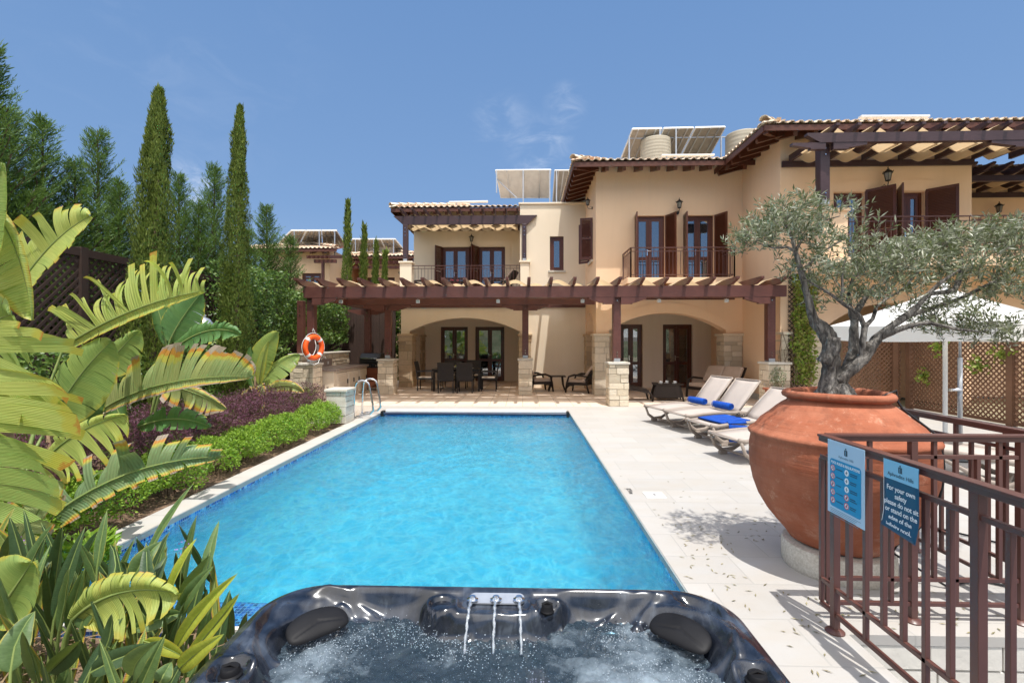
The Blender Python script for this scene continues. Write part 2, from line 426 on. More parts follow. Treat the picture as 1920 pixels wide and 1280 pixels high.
def poolmat():
    t = NT('pool_lining'); p = t.pos()
    a = t.ramp(t.noise(11, t.mapping(p, (1, .7, 1)), 5, .62, 1.4), [(.36, 0), (.68, 1)])  # pale and dark cyan mottle painted in, standing in for caustic light
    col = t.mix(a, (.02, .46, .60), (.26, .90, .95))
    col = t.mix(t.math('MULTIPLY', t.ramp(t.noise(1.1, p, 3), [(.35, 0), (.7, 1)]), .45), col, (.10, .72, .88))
    cell = t.n('ShaderNodeTexVoronoi', {'Vector': p, 'Scale': 26}).outputs['Color']
    col = t.mix(.10, col, cell, 'SOFT_LIGHT')
    return t.done(t.bsdf(col, .5, 0, .3))
M['pool'] = poolmat()
def watermat():
    t = NT('pool_water'); p = t.pos()
    n1 = t.noise(2.4, t.mapping(p, (1, 1.5, 1)), 4, .6, .8)
    n2 = t.noise(7, t.mapping(p, (1, 1.6, 1)), 5, .7, 1.4)
    n3 = t.noise(30, t.mapping(p, (1, 1.5, 1)), 4, .65, .8)
    h = t.math('ADD', t.math('MULTIPLY', n1, 1.0), t.math('ADD', t.math('MULTIPLY', n2, .42), t.math('MULTIPLY', n3, .085)))
    nr = t.bump(t.math('ADD', t.math('MULTIPLY', n2, .25), t.math('MULTIPLY', n3, .12)), 1.0, .05)
    nr2 = t.bump(t.math('ADD', t.math('MULTIPLY', n2, .5), t.math('MULTIPLY', n3, .22)), 1, .020)
    # caustics imitated by a pale net painted into the water tint
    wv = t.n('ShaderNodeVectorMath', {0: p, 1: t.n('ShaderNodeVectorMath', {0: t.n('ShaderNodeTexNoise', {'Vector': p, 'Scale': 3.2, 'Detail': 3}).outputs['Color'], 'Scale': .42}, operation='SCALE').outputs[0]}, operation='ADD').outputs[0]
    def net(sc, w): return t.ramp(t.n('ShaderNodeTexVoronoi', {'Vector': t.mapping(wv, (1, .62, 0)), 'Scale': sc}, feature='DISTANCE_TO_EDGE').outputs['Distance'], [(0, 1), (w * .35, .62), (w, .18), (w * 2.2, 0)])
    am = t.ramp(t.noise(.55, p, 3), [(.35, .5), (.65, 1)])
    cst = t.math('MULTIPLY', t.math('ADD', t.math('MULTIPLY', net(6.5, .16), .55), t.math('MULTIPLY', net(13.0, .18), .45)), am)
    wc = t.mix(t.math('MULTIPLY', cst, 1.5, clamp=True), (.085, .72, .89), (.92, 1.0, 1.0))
    tr = t.n('ShaderNodeBsdfTransparent', {'Color': wc}).outputs[0]
    rf = t.n('ShaderNodeBsdfRefraction', {'Color': wc, 'Roughness': 0.0, 'IOR': 1.33, 'Normal': nr}).outputs[0]
    body = t.n('ShaderNodeMixShader', {0: .66, 1: tr, 2: rf}).outputs[0]
    gl = t.n('ShaderNodeBsdfGlossy', {'Color': (1, 1, 1, 1), 'Roughness': .04, 'Normal': nr2}).outputs[0]
    fr = t.n('ShaderNodeFresnel', {'IOR': 1.33, 'Normal': nr2}).outputs[0]
    rip = t.math('ADD', t.math('MULTIPLY', t.noise(13, t.mapping(p, (1, 1.7, 1)), 5, .7, 1.6), .6), t.math('MULTIPLY', t.noise(38, t.mapping(p, (1, 1.6, 1)), 3, .6, .8), .16))
    nrs = t.bump(rip, 1, .12)
    milk = t.n('ShaderNodeBsdfDiffuse', {'Color': (.25, .82, .95, 1), 'Normal': nrs}).outputs[0]
    spk = t.n('ShaderNodeBsdfGlossy', {'Color': (1, 1, 1, 1), 'Roughness': .16, 'Normal': nrs}).outputs[0]
    body = t.n('ShaderNodeMixShader', {0: .07, 1: body, 2: milk}).outputs[0]
    body = t.n('ShaderNodeMixShader', {0: .10, 1: body, 2: spk}).outputs[0]
    return t.done(t.n('ShaderNodeMixShader', {0: fr, 1: body, 2: gl}).outputs[0])
M['water'] = watermat()

# ---------------------------------------------------------------- setting
PXL, PXR, PYN, PYF = -3.18, 1.055, 3.07, 10.95     # pool water rectangle
def sheet(name, x0, x1, y0, y1, z, holes, mat, thick=.05):
    mb = MB(); holes_wall(mb, x0, x1, y0, y1, holes, lambda u, v, d: (u, v, d), z, z - thick)
    mb.f = [tuple(reversed(f)) for f in mb.f]
    me = mb.build(name, mat); 
    import bmesh as _b
    bm = _b.new(); bm.from_mesh(me.data); _b.ops.recalc_face_normals(bm, faces=bm.faces); bm.to_mesh(me.data); bm.free()
    return struct(me)
WELL = (1.78, 4.6, -3, 2.70)
sheet('ground', -400, 400, -200, 900, -.06, [(-3.45, 1.3, 2.3, 11.2), (1.5, 4.8, -3.2, 2.9)], M['dryland'], .04)
sheet('pool_deck', PXR, 9.3, -1.5, PYF, 0, [WELL], M['travertine'], .055)
sheet('pool_deck', -3.43, 9.3, PYF, 11.93, 0, [], M['travertine'], .055)
sheet('pool_deck', 6.6, 9.3, 11.93, 12.4, 0, [], M['travertine'], .055)
sheet('patio', -6.6, 6.6, 11.93, 19.4, .002, [], M['patio'], .055)
sheet('pool_coping', -3.43, PXL, 2.78, PYF, .001, [], M['coping'], .055)
sheet('garden_bed', -9.0, -3.43, -1.5, 11.93, -.012, [], M['earth'], .04)
sheet('garden_bed', -3.43, -1.33, -1.5, 2.70, -.10, [], M['earth'], .05)
sheet('gravel_patch', -5.2, -3.44, 9.3, 11.9, -.004, [], M['gravel'], .02)
# pool shell
b = MB()
Z0 = -1.45
b.add([(PXL, PYN, Z0), (PXR, PYN, Z0), (PXR, PYF, Z0), (PXL, PYF, Z0)], [(0, 1, 2, 3)])
b.add([(PXL, PYN, -.28), (PXL, PYF, -.28), (PXL, PYF, Z0), (PXL, PYN, Z0)], [(0, 1, 2, 3)])
b.add([(PXR, PYN, -.28), (PXR, PYF, -.28), (PXR, PYF, Z0), (PXR, PYN, Z0)], [(3, 2, 1, 0)])
b.add([(PXL, PYF, -.28), (PXR, PYF, -.28), (PXR, PYF, Z0), (PXL, PYF, Z0)], [(0, 1, 2, 3)])
b.add([(PXL, PYN, -.28), (PXR, PYN, -.28), (PXR, PYN, Z0), (PXL, PYN, Z0)], [(3, 2, 1, 0)])
struct(b.build('pool_basin', M['pool']))
b = MB()
b.add([(PXL, PYN, -.056), (PXL, PYF, -.056), (PXL, PYF, -.28), (PXL, PYN, -.28)], [(0, 1, 2, 3)])
b.add([(PXR, PYN, -.056), (PXR, PYF, -.056), (PXR, PYF, -.28), (PXR, PYN, -.28)], [(3, 2, 1, 0)])
b.add([(PXL, PYF, -.056), (PXR, PYF, -.056), (PXR, PYF, -.28), (PXL, PYF, -.28)], [(0, 1, 2, 3)])
b.add([(PXL, PYN, -.09), (PXR, PYN, -.09), (PXR, PYN, -.28), (PXL, PYN, -.28)], [(3, 2, 1, 0)])
struct(b.build('waterline_tiles', M['mosaic_side']))
b = MB()
b.box(PXL - .02, PXL - .001 + .012, 2.78, PYF, -.05, -.003); b.box(PXR - .012, PXR - .0005, 2.78, PYF, -.05, -.003)
struct(b.build('coping_lip', M['lip']))
# infinity edge: tiled weir and lower trough
b = MB(); b.add([(PXL, 2.79, -.088), (PXR, 2.79, -.088), (PXR, PYN, -.088), (PXL, PYN, -.088)], [(0, 1, 2, 3)])
struct(b.build('weir_top', M['mosaic_top']))
b = MB(); b.add([(PXL, 2.785, -.10), (PXR, 2.785, -.10), (PXR, 2.785, -.9), (PXL, 2.785, -.9)], [(0, 1, 2, 3)])
b.add([(PXL, 2.785, -.45), (PXR, 2.785, -.45), (PXR, 2.32, -.45), (PXL, 2.32, -.45)], [(3, 2, 1, 0)])
struct(b.build('overflow_trough', M['mosaic_side']))
b = MB(); b.box(PXL, PXR, 2.765, 2.80, -.105, -.078)
struct(b.build('weir_edge_trim', M['white_stone']))
b = MB()
from mathutils import noise as mn
def wave(x, y):
    v = Vector((x, y * .8, 0)); w = v + Vector((mn.noise(v * .9), mn.noise(v * .9 + Vector((7, 3, 1))), 0)) * .5
    return -.080 + .013 * mn.noise(w * 2.3) + .016 * mn.noise(w * 5.2 + Vector((2, 9, 0))) + (.0155 * mn.noise(w * 10.5 + Vector((4, 1, 0))) + .0062 * mn.noise(w * 21 + Vector((1, 6, 0)))) * (.75 + .5 * mn.noise(v * .7))
b.grid(lambda u, v: (PXL + (PXR - PXL) * u, 2.80 + (PYF - 2.80) * v, wave(PXL + (PXR - PXL) * u, 2.80 + (PYF - 2.80) * v) if v > 0.03 else -.082), 230, 420, uv=False)
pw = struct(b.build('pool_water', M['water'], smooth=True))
# stairwell
b = MB()
b.box(1.60, 1.777, -3, 2.70, -1.2, -.057); b.box(1.78, 4.6, 2.72, 2.80, -1.2, -.34)
struct(b.build('stairwell_wall', M['louvre']))
b = MB()
x = 1.79
while x < 4.55:
    wdt = rnd.uniform(.35, .6); b.box(x, min(x + wdt - .008, 4.58), 2.705, 2.78, -.19, -.058); x += wdt
x = 1.79
while x < 4.55:
    wdt = rnd.uniform(.35, .6); b.box(x, min(x + wdt - .008, 4.58), 2.71, 2.80, -.335, -.198); x += wdt
struct(b.build('stairwell_facing', M['terra_face'], bevel=.006))
b = MB()
for k in range(8): b.box(1.79, 4.6, 2.703, 2.72, -.42 - k * .085, -.348 - k * .085)
struct(b.build('stairwell_boards', M['louvre'], bevel=.004))
b = MB()
for k in range(6): b.box(1.80 + k * .5, 1.80 + (k + 1) * .5, 1.1, 2.70, -1.3, -1.15 + 0 * k)
struct(b.build('stair_steps', M['travertine']))
# roller cover of the pool, floating bar at the far end
t = thing('pool_cover_roller', 'long white and blue roller bar lying across the far end of the pool', 'pool cover', (-1, 10.75, -.05))
b = MB(); b.box(PXL + .10, PXR - .08, 10.78, 10.94, .005, .06); b.build('housing', M['white_paint'], t, bevel=.01)
b = MB(); b.tube([(PXL + .06, 10.74, -.02), (PXR - .04, 10.74, -.02)], .03, 12); b.build('roller', pm('blue_cover_slats', (.012, .02, .05), (.02, .03, .07), 9, .35), t, smooth=True, autos=40)
for x in (PXL + .05, PXR - .06):
    b = MB(); b.box(x - .03, x + .03, 10.66, 10.85, -.075, .045); b.build('end_bracket', M['iron'], t, bevel=.006)
# ---------------------------------------------------------------- helpers for buildings
def MPX(Y0):      # wall facing the camera: u = X, depth into +Y
    return lambda u, v, d: (u, Y0 + d, v)
def MPL(X0):      # wall facing -X (left): u = Y, depth into +X
    return lambda u, v, d: (X0 + d, u, v)
def arc_pts(x0, x1, zs, zc, n=18):
    h = zc - zs; c = (x1 - x0) / 2; r = (c * c + h * h) / (2 * h); cz = zc - r; cx = (x0 + x1) / 2
    a = math.asin(c / r)
    return [(cx + r * math.sin(-a + 2 * a * i / n), cz + r * math.cos(-a + 2 * a * i / n)) for i in range(n + 1)]
def arch_wall(mb, x0, x1, z1, a0, a1, zs, zc, mp, d0, d1, n=18):
    poly = [(x0, 0), (a0, 0)] + arc_pts(a0, a1, zs, zc, n) + [(a1, 0), (x1, 0), (x1, z1), (x0, z1)]
    # split into convex strips
    for (u0, u1) in ((x0, a0), (a1, x1)):
        holes_wall(mb, u0, u1, 0, z1, [], mp, d0, d1)
    pts = arc_pts(a0, a1, zs, zc, n)
    for (p, q) in zip(pts[:-1], pts[1:]):
        mb.prism([p, q, (q[0], z1), (p[0], z1)], mp, d0, d1)
def arch_band(mb, a0, a1, zs, zc, w, mp, d0, d1, n=22):
    pts = arc_pts(a0, a1, zs, zc, n); h = zc - zs; c = (a1 - a0) / 2
    out = arc_pts(a0 - w * .82, a1 + w * .82, zs + w * .15, zc + w, n)
    for i in range(n):
        mb.prism([pts[i], pts[i + 1], out[i + 1], out[i]], mp, d0, d1)
def stone_pier(parent, name, x0, x1, y0, y1, z0, z1, mat, seed=1, cw=.33, ch=.24):
    """pier clad with individually laid blocks on four faces"""
    r = random.Random(seed); core = MB(); core.box(x0 + .012, x1 - .012, y0 + .012, y1 - .012, z0, z1)
    core.build(name + '_core' if False else 'mortar_core', M['mortar'], parent)
    mb = MB(); z = z0 + .002
    while z < z1 - .02:
        h = min(r.choice((ch * .5, ch * .75, ch, ch * 1.2)), z1 - z)
        if z1 - (z + h) < .06: h = z1 - z
        for side in range(4):
            L = (x1 - x0) if side % 2 == 0 else (y1 - y0)
            u = 0
            while u < L - .01:
                w = r.uniform(cw * .45, cw * 1.25); w = min(w, L - u)
                if L - (u + w) < .08: w = L - u
                sub = [(z, z + h)]
                if h > ch * .9 and r.random() < .35: sub = [(z, z + h / 2), (z + h / 2, z + h)]
                for (za, zb) in sub:
                    p = r.uniform(.0, .014); g = .005
                    if side == 0: mb.box(x0 + u + g, x0 + u + w - g, y0 - p, y0 + .05, za + g, zb - g)
                    elif side == 1: mb.box(x1 - .05, x1 + p, y0 + u + g, y0 + u + w - g, za + g, zb - g)
                    elif side == 2: mb.box(x0 + u + g, x0 + u + w - g, y1 - .05, y1 + p, za + g, zb - g)
                    else: mb.box(x0 - p, x0 + .05, y0 + u + g, y0 + u + w - g, za + g, zb - g)
                u += w
        z += h
    return mb.build(name, mat, parent, bevel=.006)
def capital(parent, x0, x1, y0, y1, z0, z1, mat):
    mb = MB(); e = .05
    mb.box(x0 - .02, x1 + .02, y0 - .02, y1 + .02, z0, z0 + .04); mb.box(x0 - .005, x1 + .005, y0 - .005, y1 + .005, z0 + .04, z1 - .07)
    mb.box(x0 - e, x1 + e, y0 - e, y1 + e, z1 - .07, z1)
    return mb.build('capital', mat, parent, bevel=.008)
def french_door(parent, x0, x1, z0, z1, mp, dep=.12, leaves=2, name='glazed_door', handle=True, rails=True, depth_glass=None):
    """frame + leaves (panes, handle) set back 'dep' into the wall"""
    mb = MB(); f = .06
    def bx(m, u0, u1, v0, v1, d0, d1): m.prism([(u0, v0), (u1, v0), (u1, v1), (u0, v1)], mp, d0, d1)
    bx(mb, x0, x0 + f, z0, z1, dep, dep + .08); bx(mb, x1 - f, x1, z0, z1, dep, dep + .08); bx(mb, x0 + f, x1 - f, z1 - f, z1, dep, dep + .08)
    bx(mb, x0 + f, x1 - f, z0, z0 + .03, dep + .003, dep + .08)
    fr = mb.build(name, M['frame'], parent)
    W = (x1 - x0 - 2 * f) / leaves
    for k in range(leaves):
        a = x0 + f + k * W; b = a + W; s = .085
        m = MB()
        bx(m, a + .003, a + s, z0 + .03, z1 - f, dep + .014, dep + .062); bx(m, b - s, b - .003, z0 + .03, z1 - f, dep + .014, dep + .062)
        bx(m, a + s, b - s, z1 - f - s, z1 - f - .002, dep + .014, dep + .062); bx(m, a + s, b - s, z0 + .03, z0 + .03 + s * (1.6 if rails else 1), dep + .014, dep + .062)
        if rails:
            zr = z0 + .78; bx(m, a + s, b - s, zr, zr + .10, dep + .016, dep + .060)
        m.build('door_leaf', M['frame'], fr)
        g = MB(); bx(g, a + s - .01, b - s + .01, z0 + .05, z1 - f - s + .01, dep + .034, dep + .042); g.build('pane', M['glass'], fr)
    if handle and leaves == 2:
        u = (x0 + x1) / 2 - .05; z = z0 + 1.02
        h = MB(); bx(h, u - .015, u + .015, z - .10, z + .08, dep + .002, dep + .012)
        h.tube([mp(u, z + .03, dep + .005), mp(u, z + .03, dep - .04), mp(u + .11, z + .03, dep - .04)], .009, 6)
        h.build('handle', M['chrome'], fr)
    return fr
def shutter(parent, hinge, ang, w, z0, z1, thick=.035):
    """louvred leaf from hinge (x,y) running w metres along angle ang (plan)"""
    hx, hy = hinge; dx, dy = math.cos(ang), math.sin(ang); nx, ny = -dy, dx
    def mp(u, v, d): return (hx + dx * u + nx * d, hy + dy * u + ny * d, v)
    mb = MB(); s = .055
    def bx(u0, u1, v0, v1, d0, d1): mb.prism([(u0, v0), (u1, v0), (u1, v1), (u0, v1)], mp, d0, d1)
    bx(0, s, z0, z1, 0, thick); bx(w - s, w, z0, z1, 0, thick)
    zm = (z0 + z1) / 2
    for (a, b) in ((z0, z0 + s * 1.3), (zm - s / 2, zm + s / 2), (z1 - s, z1)): bx(s, w - s, a, b, .001, thick - .001)
    z = z0 + s * 1.3 + .01
    while z < z1 - s - .02:
        if not (zm - s / 2 - .03 < z < zm + s / 2):
            mb.add([mp(s, z, thick - .004), mp(w - s, z, thick - .004), mp(w - s, z + .034, .004), mp(s, z + .034, .004),
                    mp(s, z + .008, thick - .004), mp(w - s, z + .008, thick - .004), mp(w - s, z + .042, .004), mp(s, z + .042, .004)],
                   [(0,1,2,3),(7,6,5,4),(0,4,5,1),(3,2,6,7)])
        z += .038
    return mb.build('shutter', M['frame'], parent)
def railing(parent, pts, z0, z1, step=.115, post_every=None, mat=None, name='balustrade', sub=.10, t=.012):
    """steel balustrade along polyline: top rail, second rail, bottom rail, bars"""
    mb = MB()
    for a, b in zip(pts[:-1], pts[1:]):
        a = Vector((a[0], a[1], 0)); b = Vector((b[0], b[1], 0)); d = (b - a).normalized(); L = (b - a).length
        up = Vector((0, 0, 1))
        mb.bar(a + up * z1, b + up * z1, .045, .022); mb.bar(a + up * (z1 - sub), b + up * (z1 - sub), .02, .016)
        mb.bar(a + up * (z0 + .09), b + up * (z0 + .09), .02, .016)
        n = max(2, round(L / step))
        for i in range(n + 1):
            p = a + d * (L * i / n); big = (i == 0 or i == n)
            lo = z0 if big else z0 + .02 if i % 3 == 0 else z0 + .09
            mb.bar(p + up * lo, p + up * (z1 if (big or i % 2 == 0) else z1 - sub), .03 if big else t, .03 if big else t, up=(d.x, d.y, 0))
    return mb.build(name, mat or M['rail'], parent)
TILE_W = .205
def tiled_slope(mb, p0, along, up_plan, L, V, pitch, hip0=True, hip1=True, rows=None):
    """barrel tiles: p0 eave start, 'along' unit dir of the eave, up_plan unit plan dir up the slope"""
    p0 = Vector(p0); al = Vector(along); upd = Vector(up_plan); tz = math.tan(pitch)
    n = int(L / TILE_W)
    nseg = 6
    for i in range(n + 1):
        u = i * L / n
        vmax = V
        if hip0: vmax = min(vmax, u + .15)
        if hip1: vmax = min(vmax, L - u + .15)
        if vmax < .1: continue
        v = -.04; k = 0
        while v < vmax - .02:
            v2 = min(v + .40, vmax + .05)
            for half in (0, 1):        # cover tile and channel tile
                uc = u + (0 if half == 0 else TILE_W / 2); rad = .072 if half == 0 else .085
                if half == 1 and (uc > L): continue
                sg = 1 if half == 0 else -1
                vs = []; jit = rnd.uniform(-.006, .006)
                for (vv, dz, rr) in ((v, .026, rad), (v2, .004, rad * .86)):
                    for t_ in (0, -.016):
                        for s_ in range(nseg + 1):
                            a = PI * s_ / nseg
                            x = math.cos(a) * (rr + t_) ; z = math.sin(a) * (rr + t_) * .8 * sg
                            base = p0 + al * (uc + x + jit) + upd * vv
                            vs.append((base.x, base.y, base.z + vv * tz + z + dz + (.0 if half == 0 else .062) - (0 if half == 0 else .0)))
                m = nseg + 1; fs = []
                for s_ in range(nseg):
                    fs += [(s_, s_ + 1, 2*m + s_ + 1, 2*m + s_), (m + s_ + 1, m + s_, 3*m + s_, 3*m + s_ + 1), (s_ + 1, s_, m + s_, m + s_ + 1)]
                mb.add(vs, fs)
            v = v2 - .05; k += 1
            if rows and k >= rows: break
def hip_cap(mb, a, b, r=.11):
    a = Vector(a); b = Vector(b); L = (b - a).length; n = max(1, int(L / .36)); d = (b - a) / n
    side = d.cross(Vector((0, 0, 1))).normalized(); up = side.cross(d).normalized()
    for i in range(n):
        p = a + d * i; q = p + d * 1.12; vs = []
        for (c, rr, dz) in ((p, r, .03), (q, r * .85, .0)):
            for t_ in (0, -.018):
                for s_ in range(9):
                    an = PI * s_ / 8; vs.append(c + side * math.cos(an) * (rr + t_) + up * (math.sin(an) * (rr + t_) * .85 + dz))
        fs = []
        for s_ in range(8):
            fs += [(s_, s_+1, 18+s_+1, 18+s_), (9+s_+1, 9+s_, 27+s_, 27+s_+1), (s_+1, s_, 9+s_, 9+s_+1)]
        mb.add(vs, fs)
def lantern(loc, facing, label, scale=1.0, group='black wall lanterns'):
    """carriage lantern on a scrolled wall bracket; facing = plan unit vector away from wall"""
    t = thing('wall_lantern', label, 'wall lantern', loc, 0, group)
    fx, fy = facing; s = scale; P = lambda o, z: (loc[0] + fx * o * s, loc[1] + fy * o * s, loc[2] + z * s)
    b = MB(); b.tube([P(0, -.17), P(.025, -.17)], .05 * s, 10); b.tube([P(.02, -.17), P(.10, -.21), P(.17, -.17), P(.19, -.10), P(.18, -.06)], [.010*s]*5, 6)
    b.tube([P(.02, -.13), P(.07, -.10), P(.11, -.15)], [.006*s]*3, 5); b.build('bracket', M['iron'], t)
    c = P(.18, 0)
    b = MB()
    b.lathe([(.03*s, -.07*s), (.055*s, -.055*s), (.055*s, -.045*s)], 6, c)
    for k in range(6):
        a = PI / 3 * k; a0 = (c[0] + .05*s*math.cos(a), c[1] + .05*s*math.sin(a), c[2] - .05*s); a1 = (c[0] + .078*s*math.cos(a), c[1] + .078*s*math.sin(a), c[2] + .115*s)
        b.tube([a0, a1], .006*s, 4)
    b.lathe([(.10*s, .112*s), (.10*s, .122*s), (.06*s, .165*s), (.03*s, .18*s), (.035*s, .195*s), (.008*s, .215*s), (.012*s, .235*s), (.002*s, .26*s)], 6, c)
    for k in range(6):
        a = PI / 3 * k; b.tube([(c[0] + .1*s*math.cos(a), c[1] + .1*s*math.sin(a), c[2] + .12*s), (c[0] + .105*s*math.cos(a), c[1] + .105*s*math.sin(a), c[2] + .15*s)], .008*s, 4)
    b.build('cage', M['iron'], t)
    b = MB(); b.lathe([(.042*s, -.045*s), (.07*s, .11*s)], 6, c); b.build('glass_globe', M['glass_milk'], t)
    return t
M['glass_milk'] = pm('seeded_glass', (.30, .28, .24), (.22, .20, .17), 20, .15, spec=.7)
def rafter_tail(mb, a, b, w=.09, h=.13): mb.bar(a, b, w, h)

# ================================================================ VILLA (left wing, middle bay, right wing)
YL, YR, YIL = 16.8, 14.4, 19.3
XL0 = PX(752, YL); XM0 = PX(975, YL); XR0 = PX(1117.5, YR); XR1 = PX(1392, YR)
FL = 3.22
V = thing('villa', 'cream and peach two storey villa with arched veranda behind the pool', 'house', (0, 17, 0))
# left wing, ground floor
mp = MPX(YL)
la0, la1 = PX(768, YL), PX(974, YL); lzs, lzc = PZ(870, 621, YL), PZ(870, 596, YL)
b = MB(); arch_wall(b, XL0, XM0 + .45, FL, la0, la1, lzs, lzc, mp, 0, .45)
xm = XM0 + .45
holes_wall(b, xm, XR0 + .3, 0, FL, [], mp, 0, .3)
# middle bay above
wx0, wx1 = PX(1031, YL), PX(1057, YL); wz0, wz1 = PZ(1045, 507, YL), PZ(1045, 443, YL)
ZP = PZ(1040, 383, YL)
holes_wall(b, XM0, XR0 + .3, FL, ZP, [(wx0, wx1, wz0, wz1)], mp, 0, .3)
b.box(XM0 + .001, XM0 + .3, YL + .3, YL + 4.4, FL, ZP - .002)          # its left return
# left wing upper recessed wall
YU = 18.85
d1a, d1b, d2a, d2b = PX(828, YU), PX(879, YU), PX(897, YU), PX(947, YU); dzt = PZ(880, 463, YU)
ux0 = PX(776, YU)
holes_wall(b, ux0, XM0 + .01, FL, 6.75, [(d1a, d1b, FL, dzt), (d2a, d2b, FL, dzt)], MPX(YU), 0, .3)
b.box(ux0, ux0 + .3, YU + .3, YU + 4, FL, 6.75)
b.box(XL0, XL0 + .3, YL + .45, 22, 0, FL - .15)
V_wall = b.build('wall', M['stucco_l'], V)
b = MB(); b.box(XL0 - .02, XM0, YL - .02, 22, FL - .16, FL); b.build('terrace_floor', M['white_stone'], V)
# left wing veranda inside
b = MB()
lda0, lda1, ldb0, ldb1 = PX(826, YIL), PX(877, YIL), PX(891, YIL), PX(945.5, YIL); ldz = PZ(880, 612.5, YIL)
holes_wall(b, XL0 + .3, XM0 + .8, 0, FL - .17, [(lda0, lda1, 0, ldz), (ldb0, ldb1, 0, ldz)], MPX(YIL), 0, .3)
b.box(XM0 + .30, XM0 + .5, YL + .45, YIL, 0, FL - .17)
b.box(XL0 + .3, XM0 + .3, YL + .45, YIL, FL - .25, FL - .162)
b.build('veranda_wall', M['stucco_l'], V)
for (a, c) in ((lda0, lda1), (ldb0, ldb1)):
    french_door(V, a, c, .01, ldz, MPX(YIL))
def rooms(x0, x1, y0, y1, z0, z1):
    b = MB(); b.add([(x0,y0,z0),(x1,y0,z0),(x1,y1,z0),(x0,y1,z0),(x0,y0,z1),(x1,y0,z1),(x1,y1,z1),(x0,y1,z1)],
                    [(0,1,2,3),(7,6,5,4),(2,6,7,3),(0,3,7,4),(1,5,6,2)])
    b.build('room', M['room'], V)
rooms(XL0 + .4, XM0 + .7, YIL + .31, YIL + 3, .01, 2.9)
# curtains in doors
def curtain(parent, x0, x1, y, z0, z1):
    b = MB(); n = max(6, int((x1 - x0) / .03))
    b.grid(lambda u, v: (x0 + (x1 - x0) * u, y + .03 * math.sin(u * n * 1.5) , z0 + (z1 - z0) * v), n * 2, 1, uv=False)
    b.build('curtain', M['curtain'], parent, smooth=True)
curtain(V, lda0 + .12, lda0 + .28, YIL + .36, .05, ldz - .1)
# piers of the left arch
zc0, zc1 = PZ(760, 640, YL), PZ(760, 626, YL)
stone_pier(V, 'stone_pier', PX(748, 16.7), PX(773, 16.7), 16.66, 17.3, 0, zc0, M['stone_warm'], 3)
capital(V, PX(748, 16.7), PX(773, 16.7), 16.66, 17.3, zc0, zc1, M['stone_warm'])
stone_pier(V, 'stone_pier', PX(774, 18.6), PX(791, 18.6), 18.5, 19.28, 0, PZ(780, 640, 18.5), M['stone_warm'], 4)
capital(V, PX(774, 18.6), PX(791, 18.6), 18.5, 19.27, PZ(780, 640, 18.5), PZ(780, 628, 18.5), M['stone_warm'])
stone_pier(V, 'stone_pier', PX(973, 16.7), PX(995, 16.7), 16.66, 17.3, 0, zc0, M['stone_warm'], 5)
capital(V, PX(973, 16.7), PX(995, 16.7), 16.66, 17.3, zc0, zc1, M['stone_warm'])
b = MB(); arch_band(b, la0, la1, lzs, lzc, .27, mp, -.018, 0); b.build('arch_moulding', M['stucco_l'], V)
# terrace balustrade and parapet piers
pz1 = PZ(760, 492, 16.9)
for (a, c) in ((749.5, 771.5), (975.5, 992)):
    b = MB(); x0, x1 = PX(a, YL - .15), PX(c, YL - .15)
    b.box(x0, x1, YL - .15, YL + .25, FL - .16, pz1 - .06); b.box(x0 - .04, x1 + .04, YL - .19, YL + .29, pz1 - .06, pz1)
    b.build('parapet_pier', M['stucco_l'], V, bevel=.008)
railing(V, [(PX(772, YL), YL), (PX(975, YL), YL)], FL, PZ(870, 498, YL), .115)
# upper doors and shutters
for (a, c) in ((d1a, d1b), (d2a, d2b)):
    french_door(V, a, c, FL, dzt, MPX(YU), dep=.1)
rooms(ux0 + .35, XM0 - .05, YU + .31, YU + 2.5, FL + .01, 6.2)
for (hx, an, w) in ((d1a, R(180 - 25 + 90), .45), (d1b, R(-62), .5), (d2a, R(180 + 62), .5), (d2b, R(-25), .0)):
    if w: shutter(V, (hx, YU - .01), an, w, FL + .02, dzt)
b = MB()
bu0, bu1, bz = PX(817, YU), PX(957, YU), PZ(880, 450, YU)
b.prism([(bu0, FL), (bu1, FL), (bu1, bz), (bu0, bz)], MPX(YU), -.022, -.0)
b2 = MB(); holes_wall(b2, bu0, bu1, FL, bz, [(d1a - .02, d1b + .02, FL, dzt + .02), (d2a - .02, d2b + .02, FL, dzt + .02)], MPX(YU), -.022, -.001)
b2.build('door_surround', M['stucco_l'], V)
# middle window with sill
w_ = french_door(V, wx0, wx1, wz0, wz1, mp, dep=.06, leaves=1, name='window', handle=False, rails=False)
b = MB(); b.box(wx0 - .06, wx1 + .06, YL - .05, YL + .06, wz0 - .07, wz0 - .002); b.build('sill', M['white_stone'], w_, bevel=.006)
b = MB(); b.box(wx0 + .05, wx1 - .05, YL + .5, YL + .52, wz0, wz1); b.build('window_blind', pm('dim_blind', (.03, .06, .12), (.02, .04, .09), 2, .5), V)
b = MB(); b.box(XM0 - .05, XR0 - .0, YL - .05, YL + .35, ZP, ZP + .06); b.build('parapet_coping', M['stucco_l'], V, bevel=.01)
# ---- right wing
mpr = MPX(YR); ZR = 6.95
ra0, ra1 = PX(1142, YR), PX(1361, YR); rzs, rzc = PZ(1250, 619, YR), PZ(1250, 586.5, YR)
b = MB(); arch_wall(b, XR0, XR1 + .0, FL, ra0, ra1, rzs, rzc, mpr, 0, .45)
e1a, e1b, e2a, e2b = PX(1190, YR), PX(1247, YR), PX(1281, YR), PX(1339, YR); ezt = PZ(1250, 404, YR)
holes_wall(b, XR0, XR1, FL, ZR, [(e1a, e1b, FL, ezt), (e2a, e2b, FL, ezt)], mpr, 0, .3)
